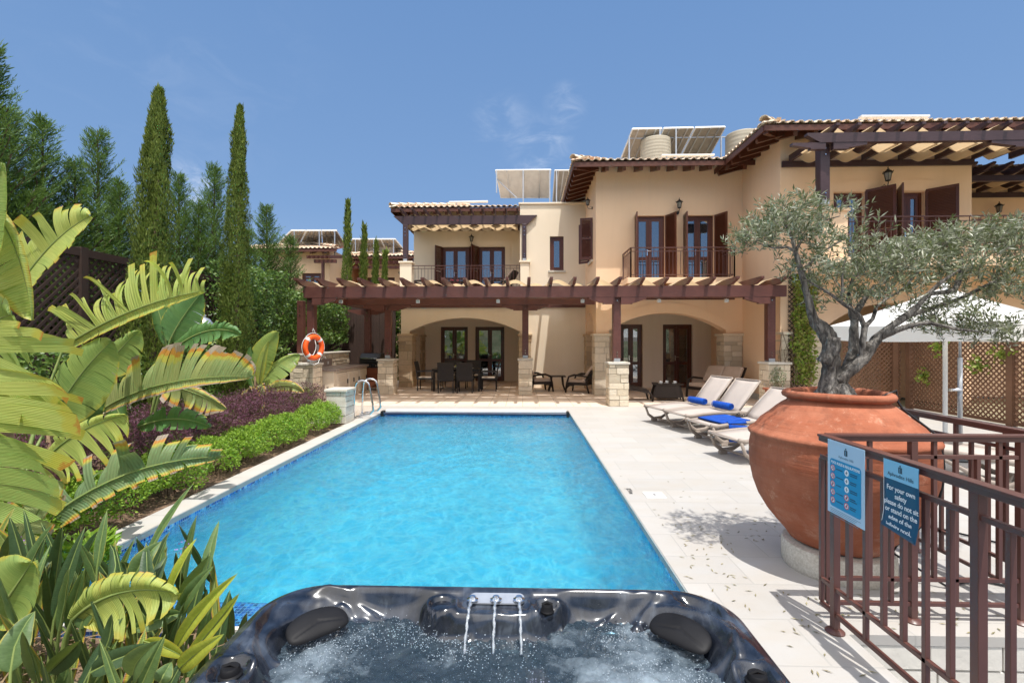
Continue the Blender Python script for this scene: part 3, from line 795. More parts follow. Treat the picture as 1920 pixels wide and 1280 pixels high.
# left side wall of right wing (faces left), with small arch low and shuttered window above
sY0, sY1 = 15.05, 15.75; sz0, sz1 = onX(1105, 494, XR0).z, onX(1105, 420, XR0).z
holes_wall(b, YR + .3, YL + .0, FL, ZR, [(sY0, sY1, sz0, sz1)], MPL(XR0), .0, .3)
b.box(XR0 + .001, XR0 + .44, YR + .45, YR + .6, 0, FL); b.box(XR0 + .001, XR0 + .44, YL - .35, YL, 0, FL)
for (p, q) in zip(arc_pts(YR + .6, YL - .35, rzs, rzc + .1, 10)[:-1], arc_pts(YR + .6, YL - .35, rzs, rzc + .1, 10)[1:]):
    b.prism([p, q, (q[0], FL), (p[0], FL)], MPL(XR0), .001, .44)
# side wall that steps forward to the right block (X = 6.4)
YT = onX(1463, 400, XR1).y
TW0 = PZ(1600, 231, YT - .85) + .12
b.box(XR1, XR1 + .3, YT, YR + 3, 0, TW0)
b.box(XR1, XR1 + .3, 17.5, 24, 0, TW0)
b.build('wall', M['stucco_r'], V)
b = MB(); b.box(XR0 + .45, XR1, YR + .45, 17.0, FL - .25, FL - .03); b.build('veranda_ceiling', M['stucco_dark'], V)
YIR = 16.75
rd = [(PX(1163, YIR), PX(1205, YIR)), (PX(1243, YIR), PX(1299, YIR))]; rdz = PZ(1270, 608, YIR)
b = MB(); holes_wall(b, XR0 + .1, XR1, 0, FL - .26, [(a, c, 0, rdz) for a, c in rd], MPX(YIR), 0, .3); b.build('veranda_wall', M['stucco_l'], V)
for a, c in rd: french_door(V, a, c, .01, rdz, MPX(YIR))
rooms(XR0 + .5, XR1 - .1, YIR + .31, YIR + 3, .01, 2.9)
curtain(V, rd[1][1] - .45, rd[1][1] - .14, YIR + .36, .05, rdz - .1)
b = MB(); arch_band(b, ra0, ra1, rzs, rzc, .30, mpr, -.018, 0); b.build('arch_moulding', M['stucco_r'], V)
b = MB(); b.box(XR1 - .02, XR1 - .0, YT, YR, .004, .16); b.build('skirting', M['white_stone'], V)
qz0, qz1 = PZ(1370, 641, YR), PZ(1370, 625, YR)
stone_pier(V, 'stone_pier', XR0 - .04, PX(1142, YR), YR - .04, YR + .52, 0, qz0, M['stone'], 8)
capital(V, XR0 - .04, PX(1142, YR), YR - .04, YR + .52, qz0, qz1, M['stone'])
stone_pier(V, 'stone_pier', XR0 - .04, XR0 + .4, YL - .5, YL - .02, 0, qz0, M['stone_warm'], 18)
capital(V, XR0 - .04, XR0 + .4, YL - .5, YL - .02, qz0, qz1, M['stone_warm'])
stone_pier(V, 'stone_pier', PX(1357, YR), XR1 - .02, YR - .04, YR + .52, 0, qz0, M['stone'], 9)
capital(V, PX(1357, YR), XR1 - .02, YR - .04, YR + .52, qz0, qz1, M['stone'])
# upper doors, shutters, balcony of right wing
for (a, c) in ((e1a, e1b), (e2a, e2b)):
    french_door(V, a, c, FL, ezt, mpr, dep=.1)
rooms(XR0 + .35, XR1 - .05, YR + .31, YR + 2.6, FL + .01, 6.2)
curtain(V, e2b - .42, e2b - .15, YR + .36, FL + .05, ezt - .1)
shutter(V, (e1a, YR - .01), R(180 + 83), .46, FL + .02, ezt); shutter(V, (e1b, YR - .01), R(-68), .46, FL + .02, ezt)
shutter(V, (e2a, YR - .01), R(180 + 83), .46, FL + .02, ezt); shutter(V, (e2b, YR - .01), R(-66), .46, FL + .02, ezt)
YB = 13.35; bx0, bx1 = PX(1183, YB), PX(1377, YB)
zsl = PZ(1270, 521, YB)
b = MB(); b.box(bx0 - .12, bx1 + .12, YB - .12, YR - .002, zsl - .16, zsl); b.build('balcony_slab', M['stucco_r'], V, bevel=.01)
railing(V, [(bx0, YR), (bx0, YB), (bx1, YB), (bx1, YR)], zsl, PZ(1270, 464, YB), .105)
# shuttered side window
sw = MB(); sw.box(XR0 + .08, XR0 + .14, sY0, sY1, sz0, sz1); sw.build('window', M['frame'], V)
shutter(V, (XR0 - .01, sY1), R(180 - 38), .38, sz0, sz1); shutter(V, (XR0 - .01, sY0), R(180 - 10), .02 + .36, sz0, sz1)
b = MB(); b.box(XR0 - .06, XR0 - .001, sY0 - .05, sY1 + .05, sz0 - .07, sz0 - .002); b.build('sill', M['white_stone'], V)
# ---- roofs
def roof(parent, x0, x1, yf, V_, zE, pitch, left=True, right=False, side_len=3, body_to=None, pts=None):
    """hip roof part: front slope on eave y=yf from x0..x1; left slope on eave x=x0"""
    b = MB(); tiled_slope(b, (x0, yf, zE), (1, 0, 0), (0, 1, 0), x1 - x0, V_, pitch, left, right)
    tz = math.tan(pitch)
    if left: tiled_slope(b, (x0, yf + side_len, zE), (0, -1, 0), (1, 0, 0), side_len, V_, pitch, False, True)
    o = b.build('roof', M['tile'], parent)
    c = MB()
    if left: hip_cap(c, (x0 - .02, yf - .02, zE + .08), (x0 + V_, yf + V_, zE + .10 + V_ * tz))
    if right: hip_cap(c, (x1 + .02, yf - .02, zE + .08), (x1 - V_, yf + V_, zE + .10 + V_ * tz))
    if c.v: c.build('hip_tiles', M['tile'], o)
    # boarding under the tiles
    u = MB(); e = .03
    u.add([(x0 + e, yf + e, zE - .04), (x1, yf + e, zE - .04), (x1, yf + V_, zE - .04 + V_ * tz), (x0 + (V_ if left else 0), yf + V_, zE - .04 + V_ * tz)], [(0, 3, 2, 1)])
    if left: u.add([(x0 + e, yf + e, zE - .04), (x0 + V_, yf + V_, zE - .04 + V_ * tz), (x0 + V_, yf + side_len, zE - .04 + V_ * tz), (x0 + e, yf + side_len, zE - .04)], [(0, 3, 2, 1)])
    u.build('eaves_boarding', M['fill'], o)
    f = MB(); f.box(x0, x1, yf - .012, yf + .022, zE - .15, zE - .02)
    if left: f.box(x0 - .012, x0 + .022, yf + .023, yf + side_len, zE - .15, zE - .02)
    f.build('fascia', M['fill'], o)
    return o
def tails(parent, x0, x1, yf, yw, zE, pitch, step=.42):
    n = int((x1 - x0) / step); tz = math.tan(pitch)
    for i in range(n + 1):
        x = x0 + (x1 - x0) * i / n; b = MB()
        b.bar((x, yf + .05, zE - .155), (x, yw + .02, zE - .155 + (yw - yf) * tz), .10, .18); b.build('rafter_tail', M['frame'], parent)
def tails_side(parent, x0, xw, ya, yb, zE, pitch, step=.42):
    n = max(1, int((yb - ya) / step)); tz = math.tan(pitch)
    for i in range(n + 1):
        y = ya + (yb - ya) * i / n; b = MB()
        b.bar((x0 + .05, y, zE - .155), (xw + .02, y, zE - .155 + (xw - x0) * tz), .10, .18); b.build('rafter_tail', M['frame'], parent)
PI_ = R(15)
# left wing roof
lzE = PZ(850, 389, 17.9); lx0 = PX(733, 17.9)
rl = roof(V, lx0, XM0 + .25, 17.9, 2.6, lzE, PI_, True, False, 4.5)
tails(rl, lx0 + .75, XM0 - .15, 17.9, YU, lzE, PI_, .42); tails_side(rl, lx0, ux0, 18.6, 21.5, lzE, PI_)
# right wing roof
YE = 13.62; rzE = PZ(1250, 301, YE) - .0; rx0 = PX(1075, YE)
rr = roof(V, rx0, XR1 + .2, YE, 3.0, rzE, PI_, True, False, 6.0)
tails(rr, rx0 + .95, XR1 - .25, YE, YR, rzE, PI_, .43); tails_side(rr, rx0, XR0, YE + .55, YE + 4.5, rzE, PI_, .40)
b = MB(); b.bar((rx0 + .05, YE + .05, rzE - .13), (XR0 + .05, YR + .05, rzE - .13 + .2), .11, .15); b.build('hip_rafter', M['frame'], rr)
# small roof seen behind the middle bay parapet
b = MB(); tiled_slope(b, (XM0 + .1, YL + 1.1, ZP - .05), (1, 0, 0), (0, 1, 0), 2.4, 1.6, PI_, False, False); b.build('roof', M['tile'], V)

# ================================================================ RIGHT VILLA (steps forward)
XT1 = PX(1822, YT + .0)
W = thing('villa', 'peach villa on the right with dark balcony pergola behind the olive tree', 'house', (9, 13, 0))
mpt = MPX(YT)
g1a, g1b, g2a, g2b = PX(1563, YT), PX(1621, YT), PX(1681, YT), PX(1734, YT); gzt = PZ(1650, 360, YT)
b = MB(); TW = PZ(1600, 231, YT - .85) + .13
holes_wall(b, XR1 + .001, XT1, FL, TW, [(g1a, g1b, FL, gzt), (g2a, g2b, FL, gzt)], mpt, .001, .3)
pa0, pa1 = PX(1548, YT), PX(1800, YT)
arch_wall(b, XR1 + .001, XT1, FL, pa0, pa1, 1.95, 2.55, mpt, .001, .45)
b.box(XT1 - .3, XT1, YT + .3, YT + 3.5, FL, TW); b.box(XT1 - .3, XT1, YT + .45, YT + 3.5, 0, FL)
b.box(XR1 + .3, XT1 - .3, YT + 2.6, YT + 2.9, 0, FL)
b.build('wall', M['stucco_r'], W)
for (a, c) in ((g1a, g1b), (g2a, g2b)): french_door(W, a, c, FL, gzt, mpt, dep=.1)
b = MB(); x0, x1, y0, y1, z0, z1 = XR1 + .35, XT1 - .35, YT + .31, YT + 2.5, FL + .01, 6.2
b.add([(x0,y0,z0),(x1,y0,z0),(x1,y1,z0),(x0,y1,z0),(x0,y0,z1),(x1,y0,z1),(x1,y1,z1),(x0,y1,z1)], [(0,1,2,3),(7,6,5,4),(2,6,7,3),(0,3,7,4),(1,5,6,2)]); b.build('room', M['room'], W)
shutter(W, (g1b, YT - .01), R(-50), .62, FL + .02, gzt + .05); shutter(W, (g2a, YT - .01), R(180 + 62), .62, FL + .02, gzt + .05)
shutter(W, (g2b, YT - .01), R(-48), .62, FL + .02, gzt + .05)
YTB = 10.95; tzs = PZ(1600, 483, YTB)
b = MB(); b.box(PX(1543, YTB), XT1 + .1, YTB - .1, YT, tzs - .2, tzs); b.build('balcony_slab', M['stucco_r'], W, bevel=.01)
b = MB(); q0, q1 = PX(1543, YTB), PX(1590, YTB)
b.box(q0, q1, YTB, YTB + .3, tzs, PZ(1560, 396, YTB)); b.box(q0 - .04, q1 + .04, YTB - .04, YTB + .34, PZ(1560, 396, YTB), PZ(1560, 390, YTB)); b.build('parapet_pier', M['stucco_r'], W, bevel=.008)
railing(W, [(q1, YTB + .05), (XT1 + .1, YTB + .05), (XT1 + .1, YT)], tzs, PZ(1700, 405, YTB), .12)
stone_pier(W, 'stone_pier', PX(1521, YT - .06), PX(1550, YT - .06), YT - .06, YT + .5, 0, PZ(1530, 640, YT), M['stone'], 12)
capital(W, PX(1521, YT - .06), PX(1550, YT - .06), YT - .06, YT + .5, PZ(1530, 640, YT), PZ(1530, 624, YT), M['stone'])
stone_pier(W, 'stone_pier', PX(1466, YT - .06), PX(1481, YT - .06), YT - .05, YT + .3, 0, PZ(1470, 640, YT), M['stone'], 13)
capital(W, PX(1466, YT - .06), PX(1481, YT - .06), YT - .05, YT + .3, PZ(1470, 640, YT), PZ(1470, 622, YT), M['stone'])
b = MB(); sb0, sb1, sbz = PX(1526, YT), PX(1760, YT), PZ(1650, 338, YT)
holes_wall(b, sb0, sb1, FL, sbz, [(g1a - .02, g1b + .02, FL, gzt + .02), (g2a - .02, g2b + .02, FL, gzt + .02)], mpt, -.02, 0); b.build('door_surround', M['stucco_r'], W)
# roof of right villa
YTE = YT - .85; tzE = PZ(1600, 231, YTE); tx0 = PX(1433, YTE)
rt = roof(W, tx0, XT1 + 3.5, YTE, 2.6, tzE, PI_, True, False, 3.6)
tails(rt, tx0 + .75, XT1 + 3.2, YTE, YT, tzE, PI_, .45); tails_side(rt, tx0, XR1, YTE + .5, YTE + 2.8, tzE, PI_, .42)
b = MB(); b.bar((tx0 + .05, YTE + .05, tzE - .13), (XR1 + .05, YT + .05, tzE - .13 + .2), .11, .15); b.build('hip_rafter', M['frame'], rt)
# ================================================================ FAR RIGHT VILLA
Y4 = 14.4
U = thing('villa', 'peach villa at the right edge with tiled eave and woven shade pergola', 'house', (14, 15, 0))
b = MB(); b.box(XT1 + .01, 20, Y4, Y4 + .3, 0, PZ(1880, 314, 13.6) + .12)
b.build('wall', M['stucco_r'], U)
b = MB(); b.prism([(PX(1850, Y4), FL), (21, FL), (21, PZ(1880, 397, Y4)), (PX(1850, Y4), PZ(1880, 397, Y4))], MPX(Y4), -.02, 0); b.build('door_surround', M['stucco_r'], U)
z4 = PZ(1880, 314, 13.6)
r4 = roof(U, XT1 + .1, 20, 13.6, 2.0, z4, PI_, False, False)
tails(r4, XT1 + .3, 18, 13.6, Y4, z4, PI_, .45)
railing(U, [(PX(1800, 13), 13.0), (19, 13.0)], PZ(1900, 470, 13), PZ(1900, 404, 13), .12)
b = MB(); b.box(XT1 + .01, 19, 12.9, Y4, PZ(1900, 492, 12.9), PZ(1900, 471, 12.9)); b.build('balcony_slab', M['stucco_r'], U)
# ================================================================ pergolas
def weave(parent, x0, x1, rx, yr, zc, amp=.07, mat=None, name='woven_canopy', sag=0.0, ph=0):
    """cloth strips running along X, passing over and under successive rafters; yr = [(y0,y1,z0,z1)]"""
    for k, (y0, y1, z0, z1) in enumerate(yr):
        b = MB()
        def fn(u, v, k=k, y0=y0, y1=y1, z0=z0, z1=z1):
            x = x0 + (x1 - x0) * u
            # position among the rafters
            q = (x - rx[0]) / (rx[1] - rx[0]); s = math.sin(PI * (q + k + ph + .5))
            return (x, y0 + (y1 - y0) * v, z0 + (z1 - z0) * v + amp * s - sag * math.sin(PI * v))
        n = int((x1 - x0) / .04); b.grid(fn, n, 3, uv=False)
        b.build(name, mat or M['cloth_sail'], parent, smooth=True)
def rafter(parent, x, y0, z0, y1, z1, w=.075, h=.15, mat=None, tip=.32):
    """rafter from (y0,z0) (cut tip) to (y1,z1); underside of the tip is scarfed"""
    b = MB(); sl = (z1 - z0) / (y1 - y0)
    poly = [(y0, z0 + h / 2), (y0 , z0 + h / 2 - .05), (y0 + tip, z0 + sl * tip - h / 2), (y1, z1 - h / 2), (y1, z1 + h / 2)]
    b.prism(poly, lambda u, v, d: (x + d, u, v), -w / 2, w / 2)
    return b.build('rafter', mat or M['wood'], parent)
def bolts(parent, pts, r=.016, ny=-1):
    b = MB()
    for p in pts: b.tube([Vector(p), Vector(p) + Vector((0, ny * .018, 0))], r, 8)
    b.build('bolt', M['chrome'], parent)
G = thing('pergola', 'large red brown timber pergola over the terrace between pool and villa', 'pergola', (0, 12, 0))
zb0, zb1 = PZ(1000, 557.5, 12.05), PZ(1000, 536.5, 12.05)
xg0, xg1 = PX(571, 12), PX(1472, 12)
b = MB(); b.box(xg0 - .03, xg1 + .04, 12.0, 12.11, zb0, zb1); b.build('front_beam', M['wood'], G)
b = MB(); b.box(xg0 + .1, xg1 - .1, 12.25, 12.36, zb0, zb1 - .02); b.build('front_beam', M['wood'], G)
PFX = [PX(582, 12.1), PX(1157, 12.1), PX(1447, 12.1)]
PSX = [PX(727, 14.5), PX(985, 14.5)]
zcapF = PZ(1157, 679, 11.92)
def post(parent, x, y, z0, z1, w=.19, mat=None, nb=3):
    b = MB(); m = mat or M['wood']
    b.box(x - w / 2, x + w / 2, y - w / 2, y + w / 2, z0 + .04, z1); o = b.build('post', m, parent, bevel=.008)
    b = MB(); b.box(x - w / 2 + .02, x + w / 2 - .02, y - w / 2 - .012, y + w / 2 + .012, z0 + .001, z0 + .09); b.build('post_shoe', M['galv'], o)
    bolts(o, [(x, y - w / 2 - .001, z0 + .16), (x, y - w / 2 - .001, z0 + .24)] + [(x, y - w / 2 - .001, z1 - .12 - .13 * k) for k in range(nb)], .014)
    return o
def corbel(parent, x, y, z, L=.62, h=.17, w=.11, mat=None, dirs=(-1, 1)):
    b = MB()
    for s in dirs:
        poly = [(0.0, z), (0.0, z - h), (L * .45, z - h), (L * .45, z - h + .03), (L * .55, z - h + .035), (L, z - .05), (L, z)]
        b.prism(poly, lambda u, v, d: (x + s * (u + .08), y + d, v), 0, w)
    return b.build('corbel', mat or M['wood'], parent)
for x in PFX:
    post(G, x, 12.19, zcapF, zb1 + .02); corbel(G, x, 12.005, zb0 - .002, dirs=(-1, 1) if x < 6 and x > -4 else ((1,) if x < 0 else (-1,)))
for x in PSX:
    post(G, x, 14.58, PZ(985, 672, 14.36), zb1 - .02); corbel(G, x, 14.42, zb0 - .002)
zcl = zb0
b = MB(); b.box(xg0, XR0 - .02, 14.40, 14.51, zb0, zb1 - .03); b.build('middle_beam', M['wood'], G)
b = MB(); b.box(XL0 + .0, XR0 - .02, YL - .075, YL - .022, PZ(900, 577, YL), PZ(900, 569, YL) + .02); b.build('wall_ledger', M['wood'], G)
b = MB(); b.box(PX(1205, YR), XR1 - .25, YR - .075, YR - .022, PZ(1300, 562, YR), PZ(1300, 553, YR) + .02); b.build('wall_ledger', M['wood'], G)
# side beam on the left with its rear post
xs = xg0 + .12
b = MB(); b.box(xs - .06, xs + .05, 12.4, 17.2, zb0 - .0, zb1 - .03); b.build('side_beam', M['wood'], G)
post(G, PX(690, 16.6), 16.6, .01, zb0, .2); corbel(G, PX(690, 16.6), 16.55, zb0 - .002)
post(G, PX(565, 12.9), 12.9, .01, zb0, .17)
# rafters: tips run toward the pool
tipx = [570.5, 608.4, 647, 684.3, 722.2, 760.9, 798.8, 836, 874.6, 913, 951.8, 991.5, 1032, 1074.5, 1116, 1156.5, 1198, 1241, 1284, 1325.5, 1368, 1412, 1454]
RX = []
zr0 = zb1 + .055
for px in tipx:
    x = PX(px, 12.0); RX.append(x)
    yend = YL - .08 if x < XR0 - .05 else YR - .08
    if x < XL0 - .1: yend = 17.2
    rafter(G, x, 11.52, zr0 + .03, yend, zr0 + .02, .075, .15)
dx = (RX[-1] - RX[0]) / (len(RX) - 1); RXm = [RX[0] + dx * i for i in range(len(RX))]
strips = [(12.16, 12.86), (12.93, 13.55), (13.63, 14.72), (14.80, 15.86), (15.93, 16.72)]
for k, (a, c) in enumerate(strips):
    if a > 14.6:
        e = XR0 - .06 if k == 3 else .10
    else: e = xg1 - .05
    if k == 2: # shortened right part stops at the right wing wall
        weave(G, xg0 + .05, XR0 - .02, RXm, [(a, c, zr0 + .01, zr0 + .01)], 0, .11, ph=k)
        weave(G, XR0 + .0, xg1 - .05, RXm, [(a, YR - .12, zr0 + .01, zr0 + .01)], 0, .11, ph=k)
    else: weave(G, xg0 + .05, e, RXm, [(a, c, zr0 + .01, zr0 + .01)], 0, .11, ph=k)
weave(G, 1.35, XR0 - .06, RXm, [(15.93, 16.72, zr0 + .01, zr0 + .01)], 0, .11, ph=4)
# small spot lamps under the front beam
spots = [(640, 570), (784, 562), (934, 561), (1092, 561), (1235, 561), (1361, 560)]
s0 = None
for i, (px, py) in enumerate(spots):
    x = PX(px, 12.45)
    lab = 'small white box lamp under the pergola beam, number counted from the left end' 
    labs = ['small white spot lamp under the pergola beam beside the lifebuoy post', 'white box lamp under the beam above the dining chairs left side',
            'white box lamp under the beam above the right dining chair', 'white box lamp under the beam left of the middle pergola post',
            'white box lamp under the beam right of the middle pergola post', 'white box lamp under the beam nearest the right pergola post']
    t = thing('spot_lamp', labs[i], 'lamp', (x, 12.42, zb0 - .02), 0, 'spot lamps along the pergola beam')
    b = MB(); b.box(-.045, .045, -.04, .04, -.085, .0); b.build('housing', M['white_paint'], t, world=False, bevel=.008)
    b = MB(); b.tube([(0, 0, 0), (0, 0, .05)], .012, 6); b.build('stem', M['galv'], t, world=False)
# stone plinths carrying the posts
def plinth(x0, x1, y0, y1, h, label, mat, seed, cap=.055, e=.035, ztop=None):
    t = thing('stone_plinth', label, 'stone pillar', ((x0 + x1) / 2, (y0 + y1) / 2, 0), 0, 'stone plinths of the pergola')
    stone_pier(t, 'stone_cladding', x0, x1, y0, y1, 0, h - cap, mat, seed, .30, .21)
    b = MB(); b.box(x0 - e, x1 + e, y0 - e, y1 + e, h - cap + .001, h); b.build('cap_stone', M['white_stone'], t, bevel=.01)
    return t
def cap_plinth(pxc, Yf, w, d, pyt, label, mat, seed):
    x = PX(pxc, Yf + d / 2); return plinth(x - w / 2, x + w / 2, Yf, Yf + d, PZ(pxc, pyt, Yf), label, mat, seed)
cap_plinth(1157, 11.92, .46, .5, 679, 'pale stone plinth under the middle pergola post beside the pool deck', M['stone'], 21)
cap_plinth(577.5, 11.95, .50, .55, 681, 'stone plinth at the outdoor kitchen with the lifebuoy on it', M['stone'], 22)
cap_plinth(1452, 11.92, .50, .5, 679, 'stone plinth under the right pergola post beside the terracotta plant trough', M['stone'], 23)
cap_plinth(985, 14.36, .40, .45, 672, 'stone plinth in front of the villa right of the dining chairs', M['stone'], 24)
cap_plinth(727, 14.36, .46, .5, 673, 'stone plinth beside the barbecue left of the dining set', M['stone'], 25)
g1, g2 = onZ(618, 793), onZ(655, 795)
t = plinth(-3.80, -3.42, 9.25, 9.70, .67, 'short pale block pillar at pool corner beside the steel ladder rails', M['white_stone'], 26); t['group'] = 'stone plinths of the pergola'
# ---- upper left pergola
G2 = thing('pergola', 'dark timber pergola with cream cloth over the upper left terrace', 'pergola', (-2, 17, 3.2))
yq = 16.75; z0, z1 = PZ(870, 421, yq), PZ(870, 405, yq)
b = MB(); b.prism([(PX(738, yq), z1), (PX(756, yq), z0), (PX(990, yq), z0), (PX(1007, yq), z1)], MPX(yq), -.05, .05); b.build('front_beam', M['wood_dark'], G2)
zq = pz1
post(G2, PX(760.5, yq), yq + .02, zq, z0 - .002, .17, M['wood_dark']); post(G2, PX(983, yq), yq + .02, zq, z0 - .002, .15, M['wood_dark'])
zl0, zl1 = PZ(870, 433, YU), PZ(870, 425, YU)
b = MB(); b.box(ux0, XM0 - .005, YU - .07, YU - .024, zl0, zl1 + .02); b.build('wall_ledger', M['wood'], G2)
rx2 = [PX(757 + 21.3 * i, yq) for i in range(11)]
for x in rx2: rafter(G2, x, yq - .5, z1 + .10, YU - .08, zl1 + .05, .06, .13, M['wood_dark'], .25)
weave(G2, rx2[0], rx2[-1], rx2, [(yq + .1, yq + .75, z0 + .10, z0 + .12), (yq + .85, yq + 1.4, z0 + .14, z0 + .16), (yq + 1.5, YU - .15, z0 + .18, zl1 + .03)], 0, .07)
b = MB(); b.bar((ux0 + .05, YU - .08, zl0 + .05), (PX(762, yq), yq + .05, z0 + .08), .10, .14); b.build('side_beam', M['wood_dark'], G2)
# ---- right villa pergola
yw_ = 10.55
G3 = thing('pergola', 'dark timber pergola with woven cloth over the right villa balcony', 'pergola', (9, 11, 3.4))
z0, z1 = PZ(1560, 266, yw_), PZ(1560, 251, yw_)
b = MB(); b.prism([(PX(1511, yw_), z1), (PX(1511, yw_), z1 - .05), (PX(1535, yw_), z0 - .03), (XT1 + 3.2, z0 - .03), (XT1 + 3.2, z1)], MPX(yw_), -.06, .06); b.build('front_beam', M['wood_dark'], G3)
xp = PX(1553, yw_)
post(G3, xp, yw_ + .5 - .3, PZ(1560, 390, YTB), z1 - .02, .20, M['wood_dark']); corbel(G3, xp, yw_ - .05, z0 - .032, .7, .14, mat=M['wood_dark'])
corbel(G3, PX(1945, yw_), yw_ - .05, z0 - .032, .9, .14, mat=M['wood_dark'], dirs=(-1,))
zl0, zl1 = PZ(1640, 313, YT), PZ(1640, 302, YT)
b = MB(); b.box(XR1 + .02, XT1 + .0, YT - .08, YT - .024, zl0, zl1); b.build('wall_ledger', M['wood_dark'], G3)
rx3 = []
k = 0; x = PX(1478, YT)
while x < XT1 + 2.6:
    rx3.append(x); rafter(G3, x, yw_ - .16 if x > xp - .7 else yw_ + .0, z1 + .09, YT - .09, zl1 + .05, .075, .15, M['wood_dark'], .3); x += .44
wy = [(yw_ + .05, yw_ + .52), (yw_ + .56, yw_ + 1.06), (yw_ + 1.10, YT - .12)]
def zz(y): return z1 + .07 + (zl1 + .03 - z1 - .07) * (y - yw_ + .16) / (YT - .09 - yw_ + .16)
weave(G3, rx3[0] - .1, XT1 + 0.3, rx3, [(a, c, zz(a), zz(c)) for a, c in wy], 0, .10)
# ---- far right pergola
G4 = thing('pergola', 'dark timber pergola with woven cloth at the right edge of the photo', 'pergola', (14, 13, 3.4))
y4 = 12.9; z0, z1 = PZ(1880, 340, y4), PZ(1880, 329, y4)
b = MB(); b.box(XT1 + .03, 19, y4 - .05, y4 + .05, z0, z1); b.build('front_beam', M['wood_dark'], G4)
zl0, zl1 = PZ(1880, 371, Y4), PZ(1880, 362, Y4)
b = MB(); b.box(XT1 + .03, 19, Y4 - .07, Y4 - .024, zl0, zl1); b.build('wall_ledger', M['wood_dark'], G4)
rx4 = []; x = XT1 + .2
while x < 17.5: rx4.append(x); rafter(G4, x, y4 - .5, z1 + .12, Y4 - .08, zl1 + .05, .07, .14, M['wood_dark'], .25); x += .44
weave(G4, rx4[0] - .1, rx4[-1], rx4, [(y4 + .05, y4 + .5, z1 + .08, z1 + .08), (y4 + .54, y4 + .95, z1 + .08, z1 + .06), (y4 + 1.0, Y4 - .1, z1 + .05, zl1 + .06)], 0, .08)
# ================================================================ lanterns
def lan(px, py, Y, f, label, s): 
    c = onY(px, py, Y); lantern((c.x, c.y - (.03 if f == (0, -1) else 0), c.z), f, label, s)
lan(885, 452, YU, (0, -1), 'black wall lantern above the upper left terrace doors', .95)
lan(1269.6, 390, YR, (0, -1), 'black wall lantern above the small balcony doors', .95)
lan(1652, 340, YT, (0, -1), 'large black wall lantern above the right villa balcony shutters', 1.1)
lan(1860, 398, Y4, (0, -1), 'black wall lantern at the right edge above the olive tree', 1.0)
c = onX(1112, 382, XR0); lantern((XR0 - .02, c.y, c.z), (-1, 0), 'small black lantern on the side wall under the tiled eave', .8)
# ================================================================ solar panels and tanks on the roofs
def solar(loc, w, d, tilt, label, n=2, rz=0, lean=-1, h=.35):
    t = thing('solar_array', label, 'solar panel', loc, rz, 'solar panels on the roofs')
    ca, sa = math.cos(tilt), math.sin(tilt)
    for k in range(n):
        a = -w / 2 + w * k / n + .02; c = -w / 2 + w * (k + 1) / n - .02
        m = MB(); mpv = lambda u, v, dd: (u, v * ca - dd * sa * 0, h + v * sa + dd)
        m.prism([(a, 0), (c, 0), (c, d), (a, d)], lambda u, v, dd: (u, v * ca + dd * (-sa), h + v * sa + dd * ca), 0, .07)
        o = m.build('collector', M['panel_back'], t, world=False)
        g = MB(); g.prism([(a + .03, .03), (c - .03, .03), (c - .03, d - .03), (a + .03, d - .03)], lambda u, v, dd: (u, v * ca - dd * sa, h + v * sa + dd * ca), .071, .076); g.build('collector_glass', M['panel_glass'], o, world=False)
        r_ = MB()
        for q in (.25, .5, .75):
            uu = a + (c - a) * q; r_.prism([(uu - .03, .05), (uu + .03, .05), (uu + .03, d - .05), (uu - .03, d - .05)], lambda u, v, dd: (u, v * ca - dd * sa, h + v * sa + dd * ca), -.03, -.001)
        r_.build('batten', M['galv'], o, world=False)
    f = MB()
    for x in (-w / 2 + .05, 0, w / 2 - .05):
        f.bar((x, 0, -.3), (x, 0, h), .04, .04); f.bar((x, d * ca, -.3), (x, d * ca, h + d * sa - .02), .04, .04); f.bar((x, 0, h - .04), (x, d * ca, h + d * sa - .04), .04, .04)
    f.bar((-w / 2, d * ca * .8, h + d * sa * .8 - .08), (w / 2, d * ca * .8, h + d * sa * .8 - .08), .05, .05)
    f.build('stand', M['galv'], t, world=False)
    return t
M['panel_back'] = pm('panel_backing', (.40, .36, .31), (.29, .26, .22), 4, .6)
M['panel_glass'] = pm('panel_glass', (.02, .03, .05), (.03, .04, .07), 2, .08, spec=.8)
M['panel_white'] = pm('ribbed_white_panel', (.66, .65, .62), (.55, .54, .52), 5, .4)
M['tank'] = pm('cream_water_tank', (.50, .45, .35), (.43, .38, .29), 3, .55)
def tank(loc, r, h, label, lid=True):
    t = thing('water_tank', label, 'water tank', loc, 0, 'water tanks on the roofs'); b = MB()
    prof = [(r * .97, 0)]
    for k in range(9): z = h * (k + .5) / 9; prof += [(r, z - h * .03), (r * .985, z), (r, z + h * .03)]
    prof += [(r * .97, h)]; b.lathe(prof, 28); b.build('body', M['tank'], t, world=False, smooth=True, autos=50)
    if lid: b = MB(); b.lathe([(r * .9, h + .002), (r * .5, h + .05), (.12, h + .06), (.12, h + .1)], 28); b.build('lid', M['tank'], t, world=False)
    return t
